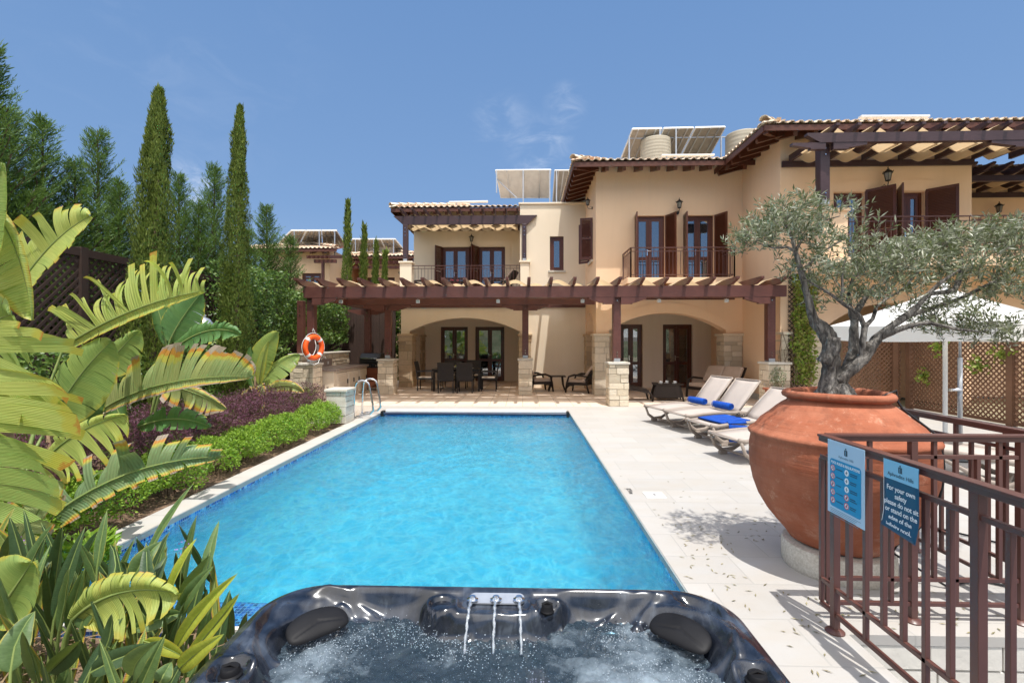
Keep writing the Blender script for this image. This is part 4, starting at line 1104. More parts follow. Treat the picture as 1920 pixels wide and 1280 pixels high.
# upper pair seen from behind: high edge toward the villa front
p0 = onY(1330, 296, 17.5)
def panel_quad(name_label, A, B, C, D, n, label, back='panel_back'):
    """collector bank through four corners (A,B low/left.. ) with stand"""
    t = thing('solar_array', label, 'solar panel', ((A + B) / 2), 0, 'solar panels on the roofs')
    A, B, C, D = [Vector(q) for q in (A, B, C, D)]
    nrm = (B - A).cross(D - A).normalized()
    if nrm.z < 0: nrm = -nrm
    for k in range(n):
        g = .012
        u0, u1 = k / n + g, (k + 1) / n - g
        q = [A.lerp(B, u0), A.lerp(B, u1), D.lerp(C, u1), D.lerp(C, u0)]
        b = MB(); vs = q + [x + nrm * .06 for x in q]
        b.add(vs, [(3,2,1,0),(4,5,6,7),(0,1,5,4),(1,2,6,5),(2,3,7,6),(3,0,4,7)]); o = b.build('collector', M[back], t)
        b = MB(); c_ = sum(q, Vector()) / 4; vs = [c_ + (x - c_) * .94 + nrm * .061 for x in q] + [c_ + (x - c_) * .94 + nrm * .066 for x in q]
        b.add(vs, [(3,2,1,0),(4,5,6,7),(0,1,5,4),(1,2,6,5),(2,3,7,6),(3,0,4,7)]); b.build('collector_glass', M['panel_glass'], o)
        b = MB()
        for s_ in (.2, .5, .8): b.bar(q[0].lerp(q[1], s_) - nrm * .02, q[3].lerp(q[2], s_) - nrm * .02, .05, .03, up=nrm)
        b.build('batten', M['galv'], o)
        b = MB()
        for (m_, n_) in ((0, 1), (1, 2), (2, 3), (3, 0)): b.bar(q[m_] + nrm * .03, q[n_] + nrm * .03, .035, .075, up=nrm)
        b.build('collector_frame', M['white_paint'], o)
    return t
def stand(t, legs, rails):
    b = MB()
    for (p, h) in legs: b.bar(Vector(p), Vector(p) - Vector((0, 0, h)), .045, .045)
    for (p, q) in rails: b.bar(p, q, .04, .04)
    b.build('stand', M['galv'], t)
# bank behind the right wing: high edge far? The undersides face the camera, so the high edge is toward the viewer
A = onY(1163, 297, 18.6); B = onY(1330, 297, 18.6); C = onY(1362, 239, 17.6); D = onY(1184, 243, 17.6)
t = panel_quad('', A, B, C, D, 3, 'tilted solar panels behind the right wing roof above the round water tank')
m0_, m1_ = D.lerp(A, .3), C.lerp(B, .3)
stand(t, [(m0_ - Vector((0, .2, 0)), 1.0), (D.lerp(C, .47), 1.1), (m1_, 1.0), (D.lerp(C, .30), .9)], [(m0_, m1_ + Vector((.6, 0, 0))), (A, B)])
c = onY(1229, 300, 18.0); tank((c.x, 18.0, c.z - .35), .55, PZ(1229, 262, 18.0) - c.z + .3, 'cream ribbed water tank under the tilted solar panels')
c = onY(1392, 300, 17.8); tank((c.x, 17.8, c.z - .45), .58, PZ(1392, 252, 17.8) - c.z + .42, 'cream water tank half hidden behind the stepping tiled eave')
t = thing('solar_heater', 'long white solar heater pipe lying on the right wing roof', 'solar heater', onY(1290, 292, 16.2), 0, 'white heater pipes on the tiles')
b = MB(); A = onY(1240, 292, 15.2); B = onY(1339, 291, 15.2); b.bar(A, B, .12, .05); b.build('housing', M['white_paint'], t, bevel=.01)
b = MB(); b.bar(A.lerp(B, .1) - Vector((0, 0, .02)), A.lerp(B, .1) - Vector((0, 0, .5)), .03, .03); b.bar(A.lerp(B, .9) - Vector((0, 0, .02)), A.lerp(B, .9) - Vector((0, 0, .5)), .03, .03); b.build('foot', M['galv'], t)
t = thing('solar_heater', 'long white solar heater lying on the right villa roof', 'solar heater', onY(1675, 222, 13.5), 0, 'white heater pipes on the tiles')
b = MB(); A = onY(1612, 220, 12.9); B = onY(1740, 219.5, 12.9); b.bar(A, B, .15, .06); b.build('housing', M['white_paint'], t, bevel=.01)
b = MB(); b.bar(A.lerp(B, .1) - Vector((0, 0, .02)), A.lerp(B, .1) - Vector((0, 0, .35)), .03, .03); b.bar(A.lerp(B, .9) - Vector((0, 0, .02)), A.lerp(B, .9) - Vector((0, 0, .35)), .03, .03); b.build('foot', M['galv'], t)
# left bank above the middle bay
A = onY(938, 371, 20.5); B = onY(1030, 371, 20.5); C = onY(1034, 319, 19.7); D = onY(928, 320, 19.7)
t = panel_quad('', A, B, C, D, 1, 'white ribbed panel on thin legs above the middle bay roof', 'panel_white')
stand(t, [(D.lerp(C, .5), 1.5), (D.lerp(C, .97), 1.4), (D.lerp(C, .03), .9)], [(D.lerp(A, .3), A.lerp(B, .35) + Vector((0, -.6, -.2)))])
A = onY(1036, 378, 20.6); B = onY(1062, 378, 20.6); C = onY(1074, 320, 19.8); D = onY(1040, 320, 19.8)
t = panel_quad('', A, B, C, D, 1, 'narrow tilted solar panel between the white panel and the tiled eave')
stand(t, [(D.lerp(C, .1), 1.5)], [])
t = thing('solar_heater', 'long white solar heater lying on the left wing roof', 'solar heater', onY(850, 380, 19), 0, 'white heater pipes on the tiles')
b = MB(); A = onY(842, 379.5, 18.9); B = onY(915, 378, 18.9); b.bar(A, B, .15, .06); b.build('housing', M['white_paint'], t, bevel=.01)
b = MB(); b.bar(A.lerp(B, .2), A.lerp(B, .2) - Vector((0, 0, .3)), .03, .03); b.build('foot', M['galv'], t)
# ================================================================ terrace furniture
M['wicker'] = None
def wickermat(name, c, d, s=60):
    t = NT(name); co = t.coord()
    w = t.n('ShaderNodeTexBrick', {'Vector': t.n('ShaderNodeCombineXYZ', {0: t.math('ADD', t.n('ShaderNodeSeparateXYZ', {0: co}).outputs[0], t.n('ShaderNodeSeparateXYZ', {0: co}).outputs[1]), 1: t.n('ShaderNodeSeparateXYZ', {0: co}).outputs[2], 2: 0.0}).outputs[0], 'Scale': s, 'Mortar Size': .12, 'Brick Width': 1.0, 'Row Height': .45, 'Color1': (0, 0, 0, 1), 'Color2': (1, 1, 1, 1)})
    col = t.mix(w.outputs[0], c, d); col = t.mix(w.outputs[1], col, tuple(x * .35 for x in c))
    return t.done(t.bsdf(col, .5, 0, .4, t.bump(w.outputs[1], .5, .004)))
M['wicker'] = wickermat('dark_wicker', (.030, .019, .014), (.055, .035, .026))
M['wicker_grey'] = wickermat('grey_black_wicker', (.032, .027, .027), (.055, .046, .046))
M['cushion'] = pm('taupe_cushion', (.50, .38, .30), (.44, .33, .25), 4, .9, .3, 200, .002)
M['cushion_l'] = pm('sand_cushion', (.50, .42, .34), (.44, .36, .28), 4, .9, .3, 200, .002)
def rbox(mb, x0, x1, y0, y1, z0, z1): mb.box(x0, x1, y0, y1, z0, z1)
def dining_chair(label, loc, rz):
    """seat faces +Y when rz=0 (backrest at -Y)"""
    t = thing('dining_chair', label, 'chair', loc, rz, 'dining chairs round the terrace table')
    b = MB(); rbox(b, -.25, .25, -.24, .26, .36, .41); b.build('seat', M['wicker_grey'], t, world=False, bevel=.01)
    b = MB(); b.grid(lambda u, v: (-.25 + .5 * u, -.25 - .09 * v * v, .38 + .56 * v), 6, 8, uv=False)
    o = b.build('backrest', M['wicker_grey'], t, world=False); m = o.modifiers.new('th', 'SOLIDIFY'); m.thickness = .03; m.offset = 0
    for (x, y) in ((-.23, -.235), (.23, -.235), (-.23, .235), (.23, .235)):
        b = MB(); b.bar((x, y, 0), (x, y, .37 if y < 0 else .62), .032, .032); b.build('leg', M['wicker_grey'], t, world=False)
    for x in (-.24, .24):
        b = MB(); b.bar((x, -.27, .62), (x, .26, .63), .045, .03); b.build('armrest', M['wicker_grey'], t, world=False, bevel=.006)
    b = MB(); rbox(b, -.22, .22, -.2, .24, .412, .455); b.build('seat_pad', M['cushion_l'], t, world=False, bevel=.012)
    return t
yt = 15.75; xt = (PX(815, yt) + PX(903, yt)) / 2
t = thing('dining_table', 'dark wicker dining table with glass top on the shaded terrace', 'table', (xt, yt, 0))
b = MB(); rbox(b, -.78, .78, -.45, .45, .685, .71); b.build('tabletop', M['iron'], t, world=False, bevel=.006)
b = MB(); rbox(b, -.74, .74, -.42, .42, .60, .684); b.build('apron', M['wicker_grey'], t, world=False)
for (x, y) in ((-.72, -.4), (.72, -.4), (-.72, .4), (.72, .4)):
    b = MB(); rbox(b, x - .03, x + .03, y - .03, y + .03, 0, .60); b.build('leg', M['wicker_grey'], t, world=False)
dining_chair('wicker dining chair, left of the two with their backs to the pool', (PX(838, 15.1), 15.1, 0), 0)
dining_chair('wicker dining chair, right of the two with their backs to the pool', (PX(873, 15.1), 15.1, 0), 0)
dining_chair('wicker dining chair at the left end of the table', (xt - 1.05, yt, 0), R(-90))
dining_chair('wicker dining chair with pale pad at the right end of the table', (xt + 1.02, yt - .05, 0), R(90))
dining_chair('wicker dining chair behind the table in front of the left door', (xt - .35, yt + .72, 0), R(180))
dining_chair('wicker dining chair behind the table near the right door', (xt + .42, yt + .72, 0), R(180))
# things on the dining table
t = thing('fruit_bowl', 'bowl of green fruit in the middle of the dining table', 'bowl', (xt + .02, yt, .711))
b = MB(); b.lathe([(.05, 0), (.07, .01), (.17, .06), (.165, .062), (.06, .02)], 20); b.build('bowl', M['white_paint'], t, world=False, smooth=True)
b = MB()
for i in range(9):
    a = i * 2.4; r_ = .03 * math.sqrt(i) * 1.4
    b.lathe([(.001, -.035), (.025, -.025), (.036, 0), (.025, .025), (.001, .035)], 8, (r_ * math.cos(a), r_ * math.sin(a), .08))
b.build('fruit', pm('green_fruit', (.20, .32, .05), (.38, .36, .06), 9, .45), t, world=False, smooth=True)
for i, (dx_, lab) in enumerate(((-.42, 'white plate at the left side of the dining table'), (.40, 'white plate at the right side of the dining table'))):
    t = thing('plate', lab, 'plate', (xt + dx_, yt - .1, .711), 0, 'plates on the dining table')
    b = MB(); b.lathe([(.06, 0), (.11, .012), (.13, .02), (.125, .022), (.06, .006)], 20); b.build('dish', M['white_paint'], t, world=False, smooth=True)
    b = MB(); b.lathe([(.03, .022), (.05, .03), (.04, .06), (.03, .062)], 12); b.build('napkin', M['cushion_l'], t, world=False)
def armchair(label, loc, rz, recline=.35):
    """faces +Y"""
    t = thing('armchair', label, 'armchair', loc, rz, 'wicker armchairs on the terrace')
    b = MB(); rbox(b, -.29, .29, -.30, .33, .24, .31); b.grid(lambda u, v: (-.29 + .58 * u, .335, .12 + .13 * v + .06 * abs(math.sin(PI * u)) * (1 - v)), 10, 1, uv=False); b.build('seat', M['wicker'], t, world=False)
    b = MB(); b.grid(lambda u, v: ((-.28 + .56 * u) * (1 - .12 * v), -.28 - recline * v, .28 + .60 * v + .03 * math.sin(PI * u) * v), 8, 6, uv=False)
    o = b.build('backrest', M['wicker'], t, world=False); m = o.modifiers.new('th', 'SOLIDIFY'); m.thickness = .04
    for s in (-1, 1):
        b = MB(); b.tube([(s*.31, .37, .0), (s*.32, .33, .30), (s*.33, .26, .50), (s*.34, .08, .56), (s*.33, -.15, .545), (s*.31, -.36, .50)], [.028, .028, .03, .034, .032, .025], 8, flat=1.3); b.build('armrest', M['wicker'], t, world=False, smooth=True)
        b = MB(); b.tube([(s*.30, -.38, 0), (s*.30, -.30, .28), (s*.29, -.36, .52)], .026, 8); b.build('leg', M['wicker'], t, world=False, smooth=True)
    b = MB(); rbox(b, -.265, .265, -.25, .34, .315, .41); b.build('seat_cushion', M['cushion'], t, world=False, bevel=.03)
    b = MB(); b.grid(lambda u, v: ((-.25 + .5 * u) * (1 - .1 * v), -.20 - recline * v * .95 + 0.035 * math.sin(PI * v), .42 + .48 * v), 6, 6, uv=False)
    o = b.build('back_cushion', M['cushion'], t, world=False, smooth=True); m = o.modifiers.new('th', 'SOLIDIFY'); m.thickness = .09; m.offset = 0
    m = o.modifiers.new('b', 'BEVEL'); m.width = .03; m.segments = 2
    return t
ya = 15.55
armchair('wicker armchair right behind the stone plinth, facing right', (PX(1010, ya), ya, 0), R(-70))
armchair('wicker armchair in front of the stone pier, facing left', (PX(1088, ya - .3), ya - .3, 0), R(64))
t = thing('side_table', 'small dark bent leg table between the two armchairs', 'table', (PX(1044, ya + .1), ya + .1, 0))
b = MB(); rbox(b, -.28, .28, -.24, .24, .46, .49); b.build('tabletop', M['wicker'], t, world=False, bevel=.01)
for sx in (-1, 1):
    for sy in (-1, 1):
        b = MB(); b.tube([(sx * .27, sy * .2, 0), (sx * .20, sy * .18, .2), (sx * .17, sy * .17, .46)], .024, 6); b.build('leg', M['wicker'], t, world=False, smooth=True)
# lounge set under the right arch
yl = 13.55
t = thing('ottoman', 'wicker footstool with curved legs behind the middle plinth', 'footstool', (PX(1190, 13.2), 13.2, 0))
b = MB(); b.grid(lambda u, v: (-.30 + .62 * u, -.26 + .52 * v, .40 - .10 * (u ** 3)), 10, 3, uv=False); o = b.build('seat', M['wicker'], t, world=False); m = o.modifiers.new('th', 'SOLIDIFY'); m.thickness = .11
for sy in (-1, 1):
    b = MB(); b.tube([(.42, sy * .24, 0), (.37, sy * .24, .2), (.24, sy * .25, .32), (-.1, sy * .25, .35)], .026, 8); b.build('leg', M['wicker'], t, world=False, smooth=True)
    b = MB(); b.tube([(-.26, sy * .22, 0), (-.22, sy * .22, .3)], .022, 8); b.build('leg', M['wicker'], t, world=False, smooth=True)
t = thing('coffee_table', 'low wicker coffee table with cups under the right arch', 'table', (PX(1250, 13.25), 13.25, 0), R(-8))
b = MB(); b.prism([(-.40, -.26), (.40, -.26), (.36, .30), (-.36, .30)], lambda u, v, d: (u, v, d), .43, .46); b.build('tabletop', M['wicker'], t, world=False, bevel=.008)
b = MB(); rbox(b, -.28, .28, -.18, .2, .06, .20); b.build('shelf', M['wicker'], t, world=False)
for sx in (-1, 1):
    for sy in (-1, 1):
        b = MB(); b.tube([(sx * .40, sy * .24, 0), (sx * .36, sy * .22, .2), (sx * .30, sy * .2, .43)], .027, 6); b.build('leg', M['wicker'], t, world=False, smooth=True)
for sgn in (-1, 1):
    b = MB(); b.prism([(-.36, .1), (.36, .1), (.29, .43), (-.29, .43)], lambda u, v, d: (u, sgn * .215 + d, v), -.008, .008); b.build('side_panel', M['wicker'], t, world=False)
for i, (dx_, dy_, lab) in enumerate(((-.18, -.05, 'white cup at the left side of the coffee table'), (0.02, .08, 'white cup in the middle of the coffee table'), (.2, -.04, 'white cup at the right side of the coffee table'))):
    t = thing('cup', lab, 'cup', (PX(1250, 13.25) + dx_, 13.25 + dy_, .461), 0, 'cups on the coffee table')
    b = MB(); b.lathe([(.06, 0), (.07, .008), (.03, .01)], 14); b.build('saucer', M['white_paint'], t, world=False)
    b = MB(); b.lathe([(.022, .01), (.035, .03), (.038, .065), (.034, .065), (.03, .03)], 14); b.tube([(.036, 0, .055), (.058, 0, .05), (.056, 0, .03), (.034, 0, .025)], .005, 5); b.build('cup_body', M['white_paint'], t, world=False, smooth=True)
t = thing('sofa', 'wicker sofa with taupe cushions in front of the right stone pier', 'sofa', (PX(1338, 13.75), 13.75, 0), R(118))
b = MB(); rbox(b, -.62, .62, -.32, .32, .22, .30); b.build('seat', M['wicker'], t, world=False)
b = MB(); b.grid(lambda u, v: (-.6 + 1.2 * u, -.30 - .3 * v, .28 + .58 * v), 10, 4, uv=False); o = b.build('backrest', M['wicker'], t, world=False); m = o.modifiers.new('th', 'SOLIDIFY'); m.thickness = .04
for s in (-1, 1):
    b = MB(); b.tube([(s*.64, .36, .0), (s*.65, .32, .30), (s*.66, .25, .50), (s*.67, .05, .55), (s*.65, -.35, .50)], .03, 8, flat=1.3); b.build('armrest', M['wicker'], t, world=False, smooth=True)
    b = MB(); b.tube([(s*.6, -.42, 0), (s*.6, -.32, .3)], .026, 8); b.build('leg', M['wicker'], t, world=False)
    b = MB(); rbox(b, .01 if s > 0 else -.59, .59 if s > 0 else -.01, -.26, .34, .305, .41); b.build('seat_cushion', M['cushion'], t, world=False, bevel=.03)
    x0 = .01 if s > 0 else -.58
    b = MB(); b.grid(lambda u, v: (x0 + .57 * u, -.22 - .28 * v, .42 + .46 * v), 6, 6, uv=False); o = b.build('back_cushion', M['cushion'], t, world=False, smooth=True)
    m = o.modifiers.new('th', 'SOLIDIFY'); m.thickness = .10; m.offset = 0; m = o.modifiers.new('b', 'BEVEL'); m.width = .03; m.segments = 2
# chairs on the upper left terrace
for (px, lab, rz) in ((782, 'dark chair at the left end of the upper terrace', -60), (938, 'cushioned chair on the upper terrace by the open door', 70)):
    o = armchair(lab, (PX(px, 17.6), 17.6, FL), R(rz)); o['group'] = 'chairs on the upper terrace'
t = thing('towel', 'pink towel lying on the small upper terrace table', 'towel', (PX(852, 17.7), 17.7, FL + .50))
b = MB(); b.grid(lambda u, v: (-.15 + .3 * u, -.1 + .2 * v, .09 + .05 * math.sin(6 * u + 3 * v)), 8, 6, uv=False); o = b.build('cloth', pm('pink_towelling', (.65, .12, .16), (.5, .08, .12), 8, .9), t, world=False, smooth=True); m = o.modifiers.new('th', 'SOLIDIFY'); m.thickness = .04
t = thing('side_table', 'dark small table with a pink towel on the upper terrace', 'table', (PX(852, 17.7), 17.7, FL))
b = MB(); rbox(b, -.35, .35, -.3, .3, .52, .56); b.build('tabletop', M['wicker'], t, world=False)
for sx in (-1, 1):
    for sy in (-1, 1): b = MB(); rbox(b, sx*.3 - .02, sx*.3 + .02, sy*.25 - .02, sy*.25 + .02, 0, .52); b.build('leg', M['wicker'], t, world=False)
# ================================================================ sun loungers
M['sling'] = pm('taupe_sling_fabric', (.46, .40, .36), (.42, .365, .325), 5, .75, .25, 260, .002)
M['lframe'] = pm('taupe_resin_frame', (.33, .275, .235), (.29, .24, .20), 5, .45)
M['towel'] = pm('blue_towelling', (.003, .075, .42), (.004, .05, .32), 9, .95, .9, 240, .006)
def lounger(label, loc, rz, back=R(48), mats=None):
    """foot end at origin, runs along +X, width along Y; returns thing"""
    fm, sm = mats or (M['lframe'], M['sling'])
    t = thing('sun_lounger', label, 'sun lounger', loc, rz, 'sun loungers on the pool deck')
    zs = lambda x: .30 + .045 * math.sin(x * 2.2) + (.03 if x < .05 else 0)
    L = 1.14; hb = Vector((L, 0, zs(L))); lb = .72
    b = MB(); b.grid(lambda u, v: (u * L, -.29 + .58 * v, zs(u * L) - .012 * math.sin(PI * v)), 16, 4, uv=False)
    o = b.build('seat', sm, t, world=False, smooth=True); m = o.modifiers.new('th', 'SOLIDIFY'); m.thickness = .012
    b = MB(); b.grid(lambda u, v: (L + math.cos(back) * lb * u, -.29 + .58 * v, zs(L) + math.sin(back) * lb * u + .02 * math.sin(PI * u) - .01 * math.sin(PI * v)), 8, 4, uv=False)
    o = b.build('backrest', sm, t, world=False, smooth=True); m = o.modifiers.new('th', 'SOLIDIFY'); m.thickness = .014
    for s in (-1, 1):
        y = s * .315
        b = MB(); b.tube([(x, y, zs(x) - .01) for x in [i * L / 12 for i in range(13)]] + [(L + .12, y, zs(L) - .03), (L + .45, y, .22), (L + .62, y, .16)], .022, 8, flat=1.4); b.build('side_rail', fm, t, world=False, smooth=True)
        b = MB(); b.tube([(L - .02, y * .95, zs(L)), (L + math.cos(back) * lb, y * .95, zs(L) + math.sin(back) * lb)], .016, 8); b.build('back_rail', fm, t, world=False, smooth=True)
        b = MB(); b.tube([(.03, y, .31), (.10, y, .14), (.22, y, .055), (.40, y, .07), (.60, y, .18), (.85, y, .30), (1.1, y, .34), (1.35, y, .30), (1.52, y, .16), (1.56, y, .02)], [.018, .02, .026, .024, .02, .018, .018, .02, .022, .024], 8, flat=1.3); b.build('leg', fm, t, world=False, smooth=True)
        b = MB(); b.box(.17, .29, y - .03, y + .03, 0, .05); b.build('foot', fm, t, world=False, bevel=.012)
    b = MB(); b.tube([(.02, -.31, .315), (.02, .31, .315)], .02, 8); b.build('crossbar', fm, t, world=False, smooth=True)
    for (x_, z_, r_) in ((.24, .07, .018), (1.52, .15, .016)): b = MB(); b.tube([(x_, -.31, z_), (x_, .31, z_)], r_, 8); b.build('crossbar', fm, t, world=False, smooth=True)
    b = MB(); b.tube([(L + .45, -.2, .2), (L + .50, -.2, .42), (L + .50, .2, .42), (L + .45, .2, .2)], .012, 6); b.build('back_prop', fm, t, world=False)
    b = MB(); xx = L + math.cos(back) * lb; zz_ = zs(L) + math.sin(back) * lb; b.tube([(xx, -.30, zz_), (xx, .30, zz_)], .016, 8); b.build('head_bar', fm, t, world=False)
    return t
LG = [(2.52, 9.42, 19, 'taupe sun lounger farthest from the camera, with the first rolled blue towel'),
      (2.70, 8.72, 18, 'taupe sun lounger second from the far end, with a rolled blue towel'),
      (2.76, 7.72, 16, 'taupe sun lounger with a flat blue towel draped over its foot end'),
      (2.70, 6.62, 14, 'empty taupe sun lounger nearest the terracotta pot')]
for i, (x, y, a, lab) in enumerate(LG):
    lounger(lab, (x, y, 0), R(a), R(50 if i < 2 else 42))
def rolled_towel(lab, loc, rz, r=.066, L=.44):
    t = thing('towel', lab, 'towel', loc, rz, 'rolled blue towels')
    b = MB(); n = 26; prof = []
    vs = []; rings = [(-L/2, .6), (-L/2 + .015, .93), (-L/2 + .05, 1), (0, 1.02), (L/2 - .05, 1), (L/2 - .015, .93), (L/2, .6)]
    for (yy, k) in rings:
        for j in range(n):
            a = 2 * PI * j / n; rr = r * k * (1 + .05 * (j / n)) ; vs.append((rr * math.cos(a), yy, rr * math.sin(a) * .92))
    fs = []
    for i in range(len(rings) - 1):
        for j in range(n): fs.append((i*n+j, i*n+(j+1)%n, (i+1)*n+(j+1)%n, (i+1)*n+j))
    fs += [tuple(range(n))[::-1], tuple((len(rings)-1)*n + j for j in range(n))]
    b.add(vs, fs)
    b.build('towel_roll', M['towel'], t, world=False, smooth=True)
    for e in (-1, 1):   # spiral of the roll showing at the end
        s_ = MB(); s_.tube([((.012 + .055 * k / 40) * math.cos(k * .42), e * (L / 2 + .002), (.012 + .055 * k / 40) * math.sin(k * .42) * .92) for k in range(41)], .006, 4); s_.build('spiral_edge', M['towel'], t, world=False)
    return t
def on_l(i, u, v, z):
    x, y, a, _ = LG[i]; a = R(a); return (x + u * math.cos(a) - v * math.sin(a), y + u * math.sin(a) + v * math.cos(a), z)
rolled_towel('rolled blue towel on the lounger farthest from the camera', on_l(0, 1.0, -.02, .425), R(19))
rolled_towel('rolled blue towel on the second lounger', on_l(1, 1.02, -.02, .425), R(18))
x, y, a, _ = LG[2]
t = thing('towel', 'flat folded blue towel hanging over the side of the third lounger', 'towel', (x, y, 0), R(a))
b = MB(); zs = lambda x: .30 + .045 * math.sin(x * 2.2)
def tw(u, v):
    yy = .30 - .58 * v
    xx = .22 + .52 * u
    z = zs(xx) + .016 + .008 * math.sin(9 * u) * math.sin(5 * v)
    return (xx, yy, z)
b.grid(tw, 14, 10, uv=False)
b.grid(lambda u, v: (.30 + .32 * u, -.335 - .01 * v, .33 - .26 * v - .03 * u), 8, 6, uv=False)
b.grid(lambda u, v: (.30 + .32 * u, -.29 - .045 * v, .355 - .025 * v * v), 8, 3, uv=False)
o = b.build('cloth', M['towel'], t, world=False, smooth=True); m = o.modifiers.new('th', 'SOLIDIFY'); m.thickness = .018
t = thing('flip_flops', 'dark sandals lying on the flat blue towel', 'sandals', on_l(2, .80, .05, .375), R(16))
for k in (-1, 1):
    b = MB(); b.lathe([(.03, 0), (.045, .004), (.045, .016), (.03, .02)], 12, (0, k * .06, 0)); b.v = [(p[0] * 2.4, p[1], p[2]) for p in b.v]; b.build('sole', M['iron'], t, world=False)
    b = MB(); b.tube([(.03, k * .06 - .04, .015), (.06, k * .06, .05), (.03, k * .06 + .04, .015)], .007, 5); b.build('strap', M['iron'], t, world=False)
t = thing('side_table', 'small pale resin table between the two nearest loungers', 'table', (4.05, 7.35, 0), R(12))
b = MB(); rbox(b, -.22, .22, -.22, .22, .38, .405); b.build('tabletop', M['lframe'], t, world=False, bevel=.01)
for sx in (-1, 1):
    for sy in (-1, 1): b = MB(); b.bar((sx*.18, sy*.18, 0), (sx*.17, sy*.17, .38), .03, .03); b.build('leg', M['lframe'], t, world=False)
# loungers in the shade of the parasol, beyond the railing
lounger('grey brown lounger under the parasol, left one behind the railing', (5.55, 5.35, 0), R(172 - 40), R(40))
lounger('grey brown lounger behind the railing, second under the parasol', (5.9, 4.2, 0), R(35), R(42))
lounger('grey brown lounger close to the lattice fence at the right edge', (6.6, 5.2, 0), R(30), R(42))
# ================================================================ parasol
t = thing('parasol', 'square white canvas parasol on white pole at the lattice fence', 'parasol', (5.86, 6.9, 0))
cz = lambda: 0
ang = R(24); s_ = 1.36; apex = 2.36; zt = 1.83; zb_ = 1.62
cor = [(s_ * math.cos(ang + PI / 4 + k * PI / 2) * 1.0, s_ * math.sin(ang + PI / 4 + k * PI / 2) * 1.0) for k in range(4)]
b = MB()
for k in range(4):
    a = Vector((*cor[k], zt)); c = Vector((*cor[(k + 1) % 4], zt)); ap = Vector((0, 0, apex))
    def fn(u, v, a=a, c=c, ap=ap):
        e = a.lerp(c, u); p = e.lerp(ap, v); p.z -= .035 * math.sin(PI * v) + .03 * math.sin(PI * u) * (1 - v) ; return p
    b.grid(fn, 12, 10, uv=False)
    b.grid(lambda u, v, a=a, c=c: a.lerp(c, u) + Vector((0, 0, -.03 * math.sin(PI * u) - (zt - zb_) * v)) * 1 , 12, 2, uv=False)
M['canvas'] = None
tt = NT('white_canvas'); 
M['canvas'] = tt.done(tt.n('ShaderNodeMixShader', {0: .35, 1: tt.bsdf((.80, .79, .76), .85, 0, .2, tt.bump(tt.noise(3, tt.coord(), 4), .3, .03)), 2: tt.n('ShaderNodeBsdfTranslucent', {'Color': (.8, .78, .72, 1)}).outputs[0]}).outputs[0])
b.build('canopy', M['canvas'], t, world=False, smooth=True, autos=35)
b = MB(); b.tube([(0, 0, 0.05), (0, 0, apex - .01)], .028, 12); b.build('pole', M['white_paint'], t, world=False, smooth=True, autos=40)
b = MB(); b.lathe([(.03, apex - .005), (.05, apex + .01), (.02, apex + .05), (.005, apex + .06)], 12); b.build('finial', M['white_paint'], t, world=False)
for k in range(4):
    b = MB(); b.bar((0, 0, apex - .05), (cor[k][0] * .97, cor[k][1] * .97, zt - .02), .02, .03); b.build('rib', M['white_paint'], t, world=False)
    b = MB(); b.bar((0, 0, 1.75), (cor[k][0] * .5, cor[k][1] * .5, (apex + zt) / 2 - .04), .015, .02); b.build('strut', M['white_paint'], t, world=False)
b = MB(); b.lathe([(.33, 0), (.36, .02), (.36, .05), (.30, .075), (.05, .08), (.045, .32), (.03, .33)], 28); b.build('base', pm('grey_resin', (.10, .11, .12), (.14, .15, .16), 5, .5), t, world=False)
# outdoor shower
c = onZ(1800, 828, 0)
sx_, sy_ = PX(1800, 7.6), 7.6
t = thing('outdoor_shower', 'slim steel shower pole beside the parasol pole', 'shower', (sx_, sy_, 0))
b = MB(); b.tube([(0, 0, 0), (0, 0, 1.35)], .032, 12); b.tube([(0, 0, 1.35), (0, 0, 2.0), (0, -.06, 2.08), (-.0, -.25, 2.1)], .018, 8); b.build('pole', M['galv'], t, world=False, smooth=True)
b = MB(); b.tube([(-.16, -.02, .86), (0, -.02, .86)], .022, 10); b.lathe([(.035, -.02), (.035, .02)], 10, (-.17, -.02, .86)); b.build('tap', M['chrome'], t, world=False)
b = MB(); b.lathe([(.10, 2.05), (.11, 2.06), (.03, 2.09)], 16, (0, -.27, 0)); b.build('shower_head', M['chrome'], t, world=False)
# ================================================================ pool ladder rails
for (yy, lab) in ((9.98, 'nearer steel hoop handrail at the left pool edge'), (10.5, 'farther steel hoop handrail at the left pool edge')):
    t = thing('pool_handrail', lab, 'pool handrail', (-3.28, yy, 0), 0, 'steel hoop handrails')
    pts = [(-.24, 0, 0), (-.23, 0, .45), (-.21, 0, .66)]
    for k in range(7): a = PI - PI * k / 6; pts.append((-.06 + .145 * math.cos(a), 0, .68 + .10 * math.sin(a)))
    pts += [(.10, 0, .60), (.16, 0, .28), (.17, 0, .16), (.10, 0, .08), (-.03, 0, .05), (-.16, 0, .04), (-.22, 0, 0.0)]
    b = MB(); b.tube(pts, .021, 10); b.build('hoop', M['chrome'], t, world=False, smooth=True)
    for x in (-.24, -.20):
        pass
    b = MB(); b.lathe([(.05, 0), (.05, .012), (.03, .018)], 14, (-.235, 0, 0)); b.lathe([(.05, 0), (.05, .012), (.03, .018)], 14, (-.10, 0, 0)); b.tube([(-.10, 0, 0), (-.10, 0, .06)], .014, 8); b.build('flange', M['chrome'], t, world=False)
